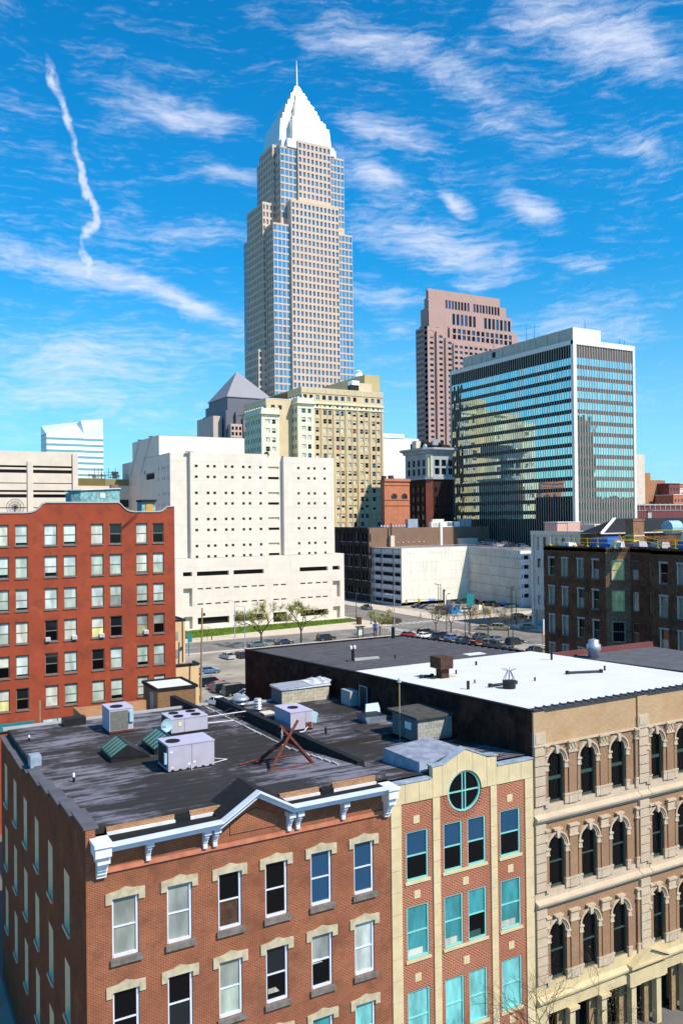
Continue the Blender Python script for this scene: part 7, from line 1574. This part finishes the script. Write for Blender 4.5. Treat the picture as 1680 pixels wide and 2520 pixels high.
def split_car(kind, paint):
    """body, glass, wheels and lamps as separate meshes so near cars have their parts"""
    key = ('carsplit', kind, paint)
    if key in WC: return WC[key]
    src = car_mesh(kind, paint); outp = []
    for idx, nm in ((0, 'body'), (1, 'glass'), ((2, 3), 'wheels'), (4, 'tail_lamps'), (5, 'headlamps')):
        ids = idx if isinstance(idx, tuple) else (idx,)
        polys = [p for p in src.polygons if p.material_index in ids]
        groups = {}
        for p in polys:
            c = p.center
            gk_ = 0 if nm in ('body', 'glass') else ((c.x > 0), (c.y > 0))
            groups.setdefault(gk_, []).append(p)
        for gk_, ps in groups.items():
            vs, mp, fs, ms = [], {}, [], []
            for p in ps:
                f = []
                for vi in p.vertices:
                    if vi not in mp: mp[vi] = len(vs); vs.append(tuple(src.vertices[vi].co))
                    f.append(mp[vi])
                fs.append(tuple(f)); ms.append(ids.index(p.material_index))
            g = G(); g.v, g.f, g.m = vs, fs, ms
            names = {'wheels': 'wheel', 'tail_lamps': 'tail_lamp', 'headlamps': 'headlamp'}
            outp.append((names.get(nm, nm), mesh(names.get(nm, nm), g, [src.materials[i].name for i in ids])))
    WC[key] = outp
    return outp
def put_car(x, y, ang, kind, paint, label, group, z=0.0, near=True):
    o = ent('parked_car' if kind not in ('pickup', 'van') else {'pickup': 'pickup_truck', 'van': 'van'}[kind], label, {'pickup': 'pickup', 'van': 'van'}.get(kind, 'car'), (x, y, z), group)
    for nm, me in split_car(kind, paint): inst(nm, me, o, (x, y, z))
    o.rotation_euler = (0, 0, ang)
PI = math.pi
LG = 'cars in the lot behind the roofs'
for x, y, a, k_, c_, lab in (
 (69.6, 177.6, PI/2+.1, 'sedan', 'car_silver', 'silver sedan with its tail to us, alone at the far end of the lot'),
 (72.6, 177.4, PI/2+.1, 'sedan', 'car_black', 'black sedan beside the silver one, half behind the brick wall'),
 (59.6, 162.6, -.05, 'sedan', 'car_blue', 'light blue sedan seen side-on, furthest forward of the left row'),
 (55.4, 157.4, 0, 'hatch', 'car_silver', 'pale silver hatchback peeping out past the timber pole'),
 (55.6, 150.2, 0, 'suv', 'car_navy', 'dark blue estate in the left row, before the red one'),
 (56.2, 146.6, 0, 'sedan', 'car_red', 'red sedan in the left row'),
 (55.9, 143.4, 0, 'suv', 'car_black', 'black off-roader next to the red sedan'),
 (56.6, 139.9, 0, 'van', 'car_black', 'black van, tallest of the left row'),
 (57.0, 136.6, PI, 'hatch', 'car_silver', 'silver hatchback facing left at the near end of the row'),
 (50.6, 134.3, 1.9, 'sedan', 'car_white', 'white sedan turned away, nearest to the tar roof'),
 (47.5, 140.0, 0, 'sedan', 'car_grey', 'grey-blue car mostly hidden by the brown stair tower'),
 (52.5, 131.2, 0, 'sedan', 'car_grey', 'grey sedan almost hidden under the roof edge')): put_car(x, y, a, k_, c_, lab, LG)
for x, y, a, k_, c_, lab in ((82.5, 190.2, 0, 'sedan', 'car_teal', 'dark green sedan at the kerb before the big left tree'), (89.6, 190.2, 0, 'sedan', 'car_navy', 'dark blue sedan at the kerb between the two big trees'), (101.4, 190.3, 0, 'suv', 'car_black', 'boxy black off-roader at the kerb right of the trees'),
 (145.5, 262.0, PI/2-.3, 'sedan', 'car_black', 'black sedan on the side street by the pale block corner'), (147.4, 247.0, PI/2-.1, 'pickup', 'car_teal', 'dark teal pickup on the side street left of the garage')): put_car(x, y, a, k_, c_, lab, 'cars on the streets')
GL = 'cars in the lot under the garage wall'
gcols = ['car_navy', 'car_navy', 'car_silver', 'car_black', 'car_grey', 'car_green', 'car_maroon', 'car_black', 'car_black', 'car_black', 'car_teal']
for i, (x, y) in enumerate([(164.8, 241.6), (165.7, 238.3), (166.0, 235.0), (166.7, 230.7), (181.9, 246.0), (185.7, 243.8), (188.2, 240.3), (189.4, 236.6), (189.3, 232.0), (189.0, 227.7), (190.4, 222.9)]):
    lab = ['navy sedan at the left end of the garage lot', 'second navy car from the left in the garage lot', 'silver car with a white roof rack look, third from the left', 'black car nearest the blue hut on its left', 'grey car under the overhanging garage wall', 'dark green car under the overhanging garage wall', 'maroon car by the corner of the garage walls', 'black car next to the maroon one', 'black car in the middle of the right row by the garage side wall', 'black sedan second from the right by the garage side wall', 'grey-teal estate at the right end by the garage side wall'][i]
    put_car(x, y, 0 if i < 4 else .2, ['sedan', 'sedan', 'sedan', 'hatch', 'sedan', 'suv', 'suv', 'sedan', 'suv', 'sedan', 'suv'][i], gcols[i], lab, GL)
put_car(196, 214.5, .2, 'pickup', 'car_white', 'white pickup on the road right of the garage lot', 'cars on the streets')
for x, y, k_, c_, lab in ((171.5, 197.2, 'suv', 'car_black', 'black off-roader in the shadow right of the crossing'), (176, 194.5, 'sedan', 'car_black', 'black sedan in the shadow beside the pale grey building'), (158.5, 178.5, 'sedan', 'car_gold', 'gold sedan on the right-hand road'), (147.2, 183.6, 'sedan', 'car_gold', 'brownish car behind the bare trees, further left'), (150.6, 181.0, 'suv', 'car_gold', 'brownish car behind the bare trees, further right')): put_car(x, y, -.9 if c_ == 'car_gold' else 0, k_, c_, lab, 'cars on the streets')
EG = 'cars in the lot before the crossing'
for i, (x, y, a, k_, c_, lab) in enumerate(((122.6, 184.6, .4, 'sedan', 'car_red', 'bright red car at the far left of the near lot'), (128.2, 184.6, .2, 'suv', 'car_black', 'black off-roader next to the bright red car'), (124.9, 180.3, .2, 'sedan', 'car_white', 'white car before the black off-roader'), (127.8, 177.2, .2, 'suv', 'car_navy', 'navy off-roader in the near lot'), (128.6, 173.4, .2, 'sedan', 'car_blue', 'blue sedan in the near lot'), (129.4, 169.6, .2, 'sedan', 'car_black', 'low black sedan in the near lot'), (136.2, 171.4, .1, 'sedan', 'car_green', 'dark green sedan in the back row of the near lot'), (130.4, 165.4, .2, 'sedan', 'car_maroon', 'maroon sedan in the near lot'), (136.0, 165.2, .1, 'sedan', 'car_grey', 'grey sedan in the back row of the near lot'), (136.2, 158.6, .1, 'suv', 'car_black', 'large black car at the right end of the near lot'), (128.8, 157.2, .1, 'pickup', 'car_black', 'black pickup nearest the white roof'), (131.0, 161.3, .2, 'hatch', 'car_grey', 'small grey car between the maroon sedan and the pickup'), (126.0, 165.8, .2, 'sedan', 'car_navy', 'navy sedan low behind the ribbed roof'), (132.5, 147.0, .1, 'sedan', 'car_black', 'black sedan just over the back edge of the white roof'), (127.5, 150.5, .1, 'sedan', 'car_grey', 'dark grey sedan just over the back edge of the white roof'))): put_car(x, y, a, k_, c_, lab, EG)
DG = 'cars on the garage top deck'
for i, (x, y, k_, c_, lab) in enumerate(((196.6, 288, 'sedan', 'car_black', 'black car at the left of the garage top'), (199.5, 283, 'van', 'car_white', 'white van on the garage top'), (205.0, 279, 'sedan', 'car_white', 'white sedan right of the white van on the garage top'), (208.0, 260, 'sedan', 'car_blue', 'blue sedan along the garage top rail, furthest left'), (204.5, 254, 'hatch', 'car_teal', 'teal hatchback along the garage top rail'), (214.5, 262, 'suv', 'car_white', 'white off-roader behind the row on the garage top'), (202.3, 249, 'sedan', 'car_navy', 'navy sedan along the garage top rail'), (211.5, 254, 'suv', 'car_black', 'black off-roader behind the row on the garage top'), (200.6, 244, 'sedan', 'car_blue', 'mid blue sedan along the garage top rail'), (208.6, 247, 'sedan', 'car_grey', 'grey sedan behind the row on the garage top'), (199.2, 239, 'sedan', 'car_silver', 'silver sedan along the garage top rail'), (206, 240.5, 'sedan', 'car_navy', 'navy sedan behind the silver one on the garage top'), (198.6, 233.5, 'sedan', 'car_navy', 'dark sedan near the right end of the garage top rail'), (204.6, 233, 'hatch', 'car_teal', 'teal hatchback at the right end of the garage top'))): put_car(x, y, .1, k_, c_, lab, DG, 19.5+(y-223.5)*.04 if y < 249 else 20.17)

# ================================================================== street furniture
def lamp(x, y, h, arm, label, m='dark_metal', ang=0, group='street lamps'):
    t = ent('street_lamp', label, 'street lamp', (x, y, 0), group); g = G(); g.tube((x, y, 0), (x, y, h), .13, .08, n=7); g.lathe(x, y, [(.28, 0), (.25, .5), (.13, .6)], 8); part('pole', g, m, t)
    dx, dy = math.cos(ang), math.sin(ang); g = G(); g.tube((x, y, h-.05), (x+dx*arm, y+dy*arm, h+.25), .06, n=5); part('arm', g, m, t)
    g = G(); g.box(x+dx*arm-.35, y+dy*arm-.16, h+.2, x+dx*arm+.35, y+dy*arm+.16, h+.36); part('lamp_head', g, 'concrete_grey' if m != 'dark_metal' else m, t)
def signal(x, y, h, arm, ang, label):
    t = ent('traffic_signal', label, 'traffic signal', (x, y, 0), 'traffic signals'); g = G(); g.tube((x, y, 0), (x, y, h), .15, .1, n=7); part('pole', g, 'dark_metal', t)
    dx, dy = math.cos(ang), math.sin(ang); g = G(); g.tube((x, y, 5.6), (x+dx*arm, y+dy*arm, 6.0), .09, .06, n=6); part('mast_arm', g, 'dark_metal', t)
    g = G(); g.tube((x, y, h-.1), (x+dx*1.8, y+dy*1.8, h), .05, n=4); part('lamp_arm', g, 'dark_metal', t)
    for q_ in (.62, .98):
        px, py = x+dx*arm*q_, y+dy*arm*q_; g = G(); g.box(px-.22, py-.2, 5.0, px+.22, py+.2, 6.15); part('signal_head', g, 'signal_yellow', t)
        for j in range(3): g = G(); g.box(px-.12, py-.24, 5.12+j*.36, px+.12, py-.2, 5.34+j*.36); part('lens', g, 'black_metal', t)
    px, py = x+dx*arm*.26, y+dy*arm*.26; g = G(); g.hexa([(px-dx*1.1-.0, py-dy*1.1-.06, 5.35), (px+dx*1.1, py+dy*1.1-.06, 5.4), (px+dx*1.1, py+dy*1.1+.0, 5.4), (px-dx*1.1, py-dy*1.1+.0, 5.35)], [(px-dx*1.1-.0, py-dy*1.1-.06, 6.0), (px+dx*1.1, py+dy*1.1-.06, 6.05), (px+dx*1.1, py+dy*1.1+.0, 6.05), (px-dx*1.1, py-dy*1.1+.0, 6.0)]); sp = part('street_name_sign', g, 'sign_blue', t)
    g = G()
    for j, w_ in enumerate((.12, .2, .2, .1, .22, .18)): 
        o_ = -.8+j*.3; g.box(px+dx*o_, py+dy*o_-.075, 5.58, px+dx*(o_+w_), py+dy*(o_+w_)-.062, 5.8)
    part('sign_lettering', g, 'lamp_white', sp)
lamp(83.3, 207.0, 9.7, 1.6, 'grey lamp post at the left end of the lawn, lamp turned left', 'galvanised', PI)
lamp(78.2, 187.9, 10.2, 1.8, 'slim grey lamp post before the big left tree', 'galvanised', PI)
lamp(120.6, 187.9, 10.8, 2.4, 'silver lamp post with a curved arm by the crossing', 'galvanised', PI)
lamp(132.0, 227.5, 7.2, .3, 'short dark post by the corner of the pale block'); lamp(127.6, 211.3, 10.2, .4, 'dark post near the brown box on the corner pavement')
lamp(134.5, 183.8, 10.3, 1.0, 'dark lamp post among the bare trees, left one', ang=0); lamp(161.4, 187.0, 10.0, 1.2, 'dark lamp post right of the right signal mast', ang=PI); lamp(134.0, 175.1, 7.2, .3, 'dark post holding the teal sign among the parked cars'); lamp(133.8, 156.3, 14, .3, 'tall dark post rising by the large black car')
lamp(150.6, 209.8, 10.6, 1.0, 'dark lamp post before the open garage decks', ang=PI)
signal(154.1, 213.4, 10.4, 12, PI-.15, 'signal mast with yellow heads and a blue sign before the garage wall'); signal(164.3, 192.6, 10.1, 11, PI+.05, 'signal mast with yellow heads and a blue sign by the right-hand road')
for i, (x, y, z, lab) in enumerate(((151.2, 208.0, 4.0, 'yellow signal head on a post left of the crossing'), (154.9, 207.9, 4.0, 'yellow signal head on a post right beside the kiosk sign'), (146.5, 186.2, 4.2, 'yellow signal head right of the blue hut'), (151.2, 186.0, 4.2, 'yellow signal head further right of the blue hut'))):
    t = ent('signal_post', lab, 'traffic signal', (x, y, 0), 'post-mounted signals'); g = G(); g.tube((x, y, 0), (x, y, z), .07, n=6); part('post', g, 'dark_metal', t); g = G(); g.box(x-.25, y-.2, z-.3, x+.25, y+.2, z+1.0); part('signal_head', g, 'signal_yellow', t)
    g = G()
    for j in range(3): g.box(x-.13, y-.24, z-.2+j*.4, x+.13, y-.2, z+.05+j*.4)
    part('lenses', g, 'black_metal', t, kind='stuff')
t = ent('advert_kiosk', 'dark framed advertising stand with a lit blue-white panel by the road', 'advert stand', (110.9, 189, 0)); g = G(); g.box(110.0, 188.9, 0, 110.15, 189.3, 2.9); g.box(111.5, 188.9, 0, 111.65, 189.3, 2.9); g.box(109.7, 188.5, 2.75, 111.95, 189.8, 3.0); part('frame', g, 'black_metal', t); g = G(); g.box(110.2, 189.0, .7, 111.45, 189.15, 2.6); part('panel', g, 'blind_pale', t)
g = G(); g.box(123.7, 212.2, .13, 124.9, 213.2, 2.1); g.box(123.6, 212.1, 2.1, 125.0, 213.3, 2.2); top('utility_cabinet', g, 'rust_dark', 'brown utility cabinet on the corner pavement', 'cabinet', (124.3, 212.6, .13))
t = ent('blue_ticket_hut', 'bright blue ticket hut in the garage lot', 'hut', (164, 221, 0)); g = G(); g.box(163, 219.6, 0, 166, 222.6, 2.6); part('walls', g, 'kiosk_blue', t); g = G(); g.box(162.7, 219.3, 2.6, 166.3, 222.9, 2.85); part('roof', g, 'kiosk_blue', t); g = G(); g.box(163.4, 219.55, 1.2, 164.6, 219.6, 2.1); part('window', g, 'pane_dark', t)
put_car(169.5, 221.5, PI, 'hatch', 'car_white', 'white car parked right beside the blue ticket hut', GL)
t = ent('white_sign', 'white board sign standing in the garage lot', 'sign', (175.5, 221, 0)); g = G(); g.box(174.9, 220.9, .4, 175.5, 221, 2.2); part('board', g, 'lamp_white', t); g = G(); g.box(175.6, 220.9, .4, 176.2, 221, 1.9); part('board', g, 'lamp_white', t)
t = ent('totem_sign', 'black and white totem sign over the blue hut', 'sign', (172, 236, 0)); g = G(); g.box(171.6, 236, 0, 172.3, 236.4, 6.3); part('post', g, 'black_metal', t); g = G(); g.box(172.0, 235.9, 1.0, 172.5, 235.99, 5.6); part('board', g, 'lamp_white', t)
t = ent('teal_board', 'dark teal board on the post among the parked cars', 'sign', (134.2, 175, 0)); g = G(); g.box(134.3, 174.6, 8.0, 136.6, 174.8, 11.2); g2 = None; part('board', g, 'sign_teal', t); g = G(); g.tube((135.4, 174.7, 0), (135.4, 174.7, 8), .1, n=5); part('post', g, 'dark_metal', t)
t = ent('street_banner', 'teal and orange banner hanging by the sooty brick building', 'banner', (141, 154, 0)); g = G(); g.tube((141.4, 154.4, 0), (141.4, 154.4, 6.5), .08, n=5); part('post', g, 'dark_metal', t); g = G(); g.box(141.5, 154.3, 3.6, 142.8, 154.4, 6.2); part('cloth', g, 'sheet_blue_light', t); g = G(); g.box(141.5, 154.3, 2.4, 142.8, 154.4, 3.59); part('lower_cloth', g, 'salmon', t)
t = ent('green_banner_post', 'green post with a dark teal banner behind the cream annex', 'banner', (62, 184, 0)); g = G(); g.tube((63.4, 185.5, 0), (63.4, 185.5, 5.4), .1, n=6); part('post', g, 'sign_teal', t); g = G(); g.box(63.1, 185.3, 3.2, 64.1, 185.4, 5.2); part('cloth', g, 'sign_teal', t)
t = ent('timber_pole', 'leaning timber utility pole right of the cream annex', 'utility pole', (37, 102, 0)); g = G(); g.tube((35.75, 101.0, 0), (36.3, 101.0, 20.0), .14, .10, n=8); part('shaft', g, 'wood_pole', t); g = G(); g.lathe(36.55, 101.0, [(.1, 19.0), (.18, 19.1), (.12, 19.35)], 8); part('insulator', g, 'dark_metal', t)
g = G(); g.lathe(76.9, 207, [(.15, .13), (.16, .8), (.1, 1.0)], 8); top('fire_hydrant', g, 'rust', 'small red hydrant on the pavement right of the left lamp post', 'hydrant', (76.9, 207, 0))
t = ent('striped_parasol', 'dark stall with a red and white parasol in the shadow by the pale grey building', 'stall', (172, 190.5, 0))
g = G(); g.tube((170.5, 189.3, 0), (170.5, 189.3, 3), .05, n=5); part('pole', g, 'dark_metal', t)
for k in range(8):
    a0, a1 = 2*PI*k/8, 2*PI*(k+1)/8; g = G(); g.poly([(170.5+1.5*math.cos(a0), 189.3+1.5*math.sin(a0), 2.5), (170.5+1.5*math.cos(a1), 189.3+1.5*math.sin(a1), 2.5), (170.5, 189.3, 3.2)]); part('panel', g, 'lamp_white' if k % 2 else 'lamp_red', t)
# ================================================================== people
def person(x, y, z, ang, label, top_m, leg_m, stride=.25):
    """one skinned figure, walking; clothing as children"""
    bm = bpy.data.meshes.new('figure')
    s_ = stride
    V = [(0,0,.98), (0,0,1.15), (0,0.01,1.42), (0,0.02,1.52), (0,.04,1.60), (0,.05,1.74),
         (.10,0,.93), (.11,s_,.50), (.11,s_*.9,.08), (.11,s_*.9+.14,.04), (-.10,0,.93), (-.11,-s_*.3,.50), (-.11,-s_*1.3,.12), (-.11,-s_*1.2+.12,.05),
         (.19,0,1.43), (.25,-.12,1.15), (.24,.02,.92), (.24,.06,.83), (-.19,0,1.43), (-.25,.12,1.15), (-.24,.24,.95), (-.24,.29,.88)]
    E_ = [(0,1),(1,2),(2,3),(3,4),(4,5),(0,6),(6,7),(7,8),(8,9),(0,10),(10,11),(11,12),(12,13),(2,14),(14,15),(15,16),(16,17),(2,18),(18,19),(19,20),(20,21)]
    rad_ = [.14,.13,.15,.06,.09,.085,.10,.065,.045,.04,.10,.065,.045,.04,.065,.048,.036,.035,.065,.048,.036,.035]
    import bmesh
    b_ = bmesh.new(); sk = b_.verts.layers.skin.verify()
    vs = [b_.verts.new(v) for v in V]
    for i, v in enumerate(vs): v[sk].radius = (rad_[i], rad_[i]*.8); v[sk].use_root = (i == 0)
    for a_, c_ in E_: b_.edges.new((vs[a_], vs[c_]))
    b_.to_mesh(bm); b_.free()
    o = bpy.data.objects.new('body', bm); COL.objects.link(o)
    md = o.modifiers.new('skin', 'SKIN')
    o.modifiers.new('smooth', 'SUBSURF').levels = 1; o.modifiers['smooth'].render_levels = 1
    dg = bpy.context.evaluated_depsgraph_get(); me = bpy.data.meshes.new_from_object(o.evaluated_get(dg)); bpy.data.objects.remove(o)
    for nm in (leg_m, top_m, 'skin'): me.materials.append(MATS[nm])
    for p in me.polygons: c = p.center; p.material_index = 2 if c.z > 1.5 or (abs(c.x) > .2 and c.z < .92 and c.z > .8) else (1 if c.z > .95 else 0)
    t = ent('person', label, 'person', (x, y, z)); b = inst('body', me, t, (x, y, z))
    g = G(); g.lathe(x, y+.04, [(.10, z+1.66), (.105, z+1.74), (.09, z+1.82), (.03, z+1.86)], 10); part('hair', g, 'cloth_black', t)
    t.rotation_euler = (0, 0, ang)
person(147.6, 215.0, .02, 1.3, 'person in dark clothes walking over the crossing before the garage', 'cloth_black', 'cloth_black')
person(46.6, 76.4, 18.32, 2.4, 'person in a blue top standing at the far edge of the ribbed roof', 'cloth_blue', 'cloth_black', .03)
# ================================================================== trees
def tree(name, label, x, y, h, spread, nleaf, seed, leafm, trunk_r=.22, twig=.02, levels=5, leaf=.09, group='street trees in early leaf', z0=.02, fork=.28, cat='tree', twig_leaf=0):
    rg = random.Random(seed); t = ent(name, label, cat, (x, y, z0), group); g = G(); tips = []
    def grow(p, d, L, r, lv):
        n = 3; pts = [p]
        for k in range(n):
            d = (d+Vector((rg.gauss(0, .10), rg.gauss(0, .10), rg.gauss(.03, .06)))).normalized(); q_ = pts[-1]+d*(L/n); rr_ = r*(1-.35*(k+1)/n)
            g.tube(pts[-1], q_, r*(1-.35*k/n), rr_, n=5 if lv > 2 else 3); pts.append(q_)
            if lv <= 2: tips.append(q_)
        if lv == 0: return
        nb = rg.choice((2, 3, 3)) if lv > 1 else 3
        for k in range(nb):
            az = rg.uniform(0, 2*PI); tilt = rg.uniform(.35, .85)
            a = d.cross(Vector((0, 0, 1)) if abs(d.z) < .95 else Vector((1, 0, 0))).normalized(); b = d.cross(a)
            nd = (d*math.cos(tilt)+(a*math.cos(az)+b*math.sin(az))*math.sin(tilt)*spread); nd.z = nd.z*.85+.12; nd.normalize()
            grow(pts[-1] if k < 2 else pts[-2], nd, L*rg.uniform(.62, .86), r*.62, lv-1)
    p0 = Vector((x, y, z0)); gt = G(); gt.tube(p0, p0+Vector((.0, 0, h*fork)), trunk_r, trunk_r*.8, n=8); part('trunk', gt, 'bark', t)
    for k in range(3):
        az = 2*PI*k/3+rg.uniform(-.4, .4); grow(p0+Vector((0, 0, h*fork*.97)), Vector((math.cos(az)*.55*spread, math.sin(az)*.55*spread, 1)).normalized(), h*.27, trunk_r*.62, levels-1)
    part('branches', g, 'bark', t)
    lf = G()
    for _ in range(nleaf):
        c = rg.choice(tips)+Vector((rg.gauss(0, .22), rg.gauss(0, .22), rg.gauss(0, .2))); u_ = Vector((rg.gauss(0, 1), rg.gauss(0, 1), rg.gauss(0, 1))).normalized()*leaf*rg.uniform(.6, 1.5); v_ = u_.cross(Vector((rg.gauss(0, 1), rg.gauss(0, 1), rg.gauss(0, 1)))).normalized()*leaf*.8
        lf.poly([c-u_, c+v_, c+u_, c-v_], rg.choice((0, 0, 1)))
    part('crown', lf, [leafm, 'leaf_brown'], t, kind='stuff')
tree('street_tree', 'large young-leafed tree before the pale block, left of the pair', 83.6, 190.6, 10.8, 1.15, 4200, 4, 'leaf_spring', .26, leaf=.11)
tree('street_tree', 'large young-leafed tree before the pale block, right of the pair', 94.4, 190.4, 10.3, 1.15, 3900, 9, 'leaf_spring', .25, leaf=.11)
tree('street_tree', 'small pale tree at the kerb left of the curved lamp post', 117.6, 190.3, 7.2, 1.15, 2500, 21, 'leaf_spring', .15, leaf=.1)
tree('sapling', 'thin sapling on the pavement at the left end of the lawn', 75.7, 206.9, 4.2, 1.0, 120, 5, 'leaf_spring', .07, levels=4)
for i, (x, y, h, lab) in enumerate(((133.9, 187.9, 7.5, 'bare brownish tree furthest left of the clump by the crossing'), (136.5, 184.5, 8, 'bare brownish tree, second of the clump by the crossing'), (139.0, 180.0, 8, 'bare brownish tree in the middle of the clump by the crossing'), (141.0, 174.5, 8, 'bare brownish tree right of the middle of the clump'), (141.5, 167.0, 7.5, 'bare brownish tree furthest right, before the gold car'))): tree('bare_tree', lab, x, y, h, 1.2, 1600, 31+i, 'leaf_brown', .15, group='bare trees by the crossing', leaf=.08)
rg = random.Random(8); g = G()
for _ in range(2500):
    a = rg.uniform(0, 2*PI); r_ = rg.random()**.5; c = Vector((133.0+r_*3.6*math.cos(a), 209.0+r_*1.3*math.sin(a), .2+rg.random()**.7*2.2*(1-r_*.5))); u_ = Vector((rg.gauss(0, 1), rg.gauss(0, 1), rg.gauss(0, 1))).normalized()*.14; v_ = u_.cross(Vector((rg.gauss(0, 1), rg.gauss(0, 1), rg.gauss(0, 1)))).normalized()*.12; g.poly([c-u_, c+v_, c+u_, c-v_])
top('low_shrub', g, 'leaf_brown', 'low dark shrub mound beside the small pale tree', 'shrub', (133, 209, .1))
tree('twiggy_tree', 'bare twiggy tree with tiny buds before the column shopfront at the bottom', 29.8, 31.0, 8.2, 1.35, 700, 77, 'leaf_spring', .09, levels=6, leaf=.028, group=None, fork=.36)
for i, (x, y, z) in enumerate(((101, 244, 50.2), )):
    g = G()
    for _ in range(500):
        c = Vector((109.5+R.gauss(0, 1.1), 262+R.gauss(0, 1), 49+R.uniform(0, 4.5))); u_ = Vector((R.gauss(0, 1), R.gauss(0, 1), R.gauss(0, 1))).normalized()*.3; v_ = u_.cross(Vector((0, 0, 1))).normalized()*.25; g.poly([c-u_, c+v_, c+u_, c-v_])
    top('roof_shrub', g, 'leaf_brown', 'olive bush behind the roof edge of the pale concrete block', 'shrub', (109, 262, 50))
g = G(); g.hexa([(103.2, 231, 50.3), (104.6, 231, 50.3), (104.6, 232, 50.3), (103.2, 232, 50.3)], [(103.4, 231, 51.2), (104.2, 231, 51.4), (104.2, 232, 51.4), (103.4, 232, 51.2)]); top('roof_camera_box', g, 'black_metal', 'dark box over the recess at the top of the pale concrete block', 'box', (103.2, 231, 50.3))
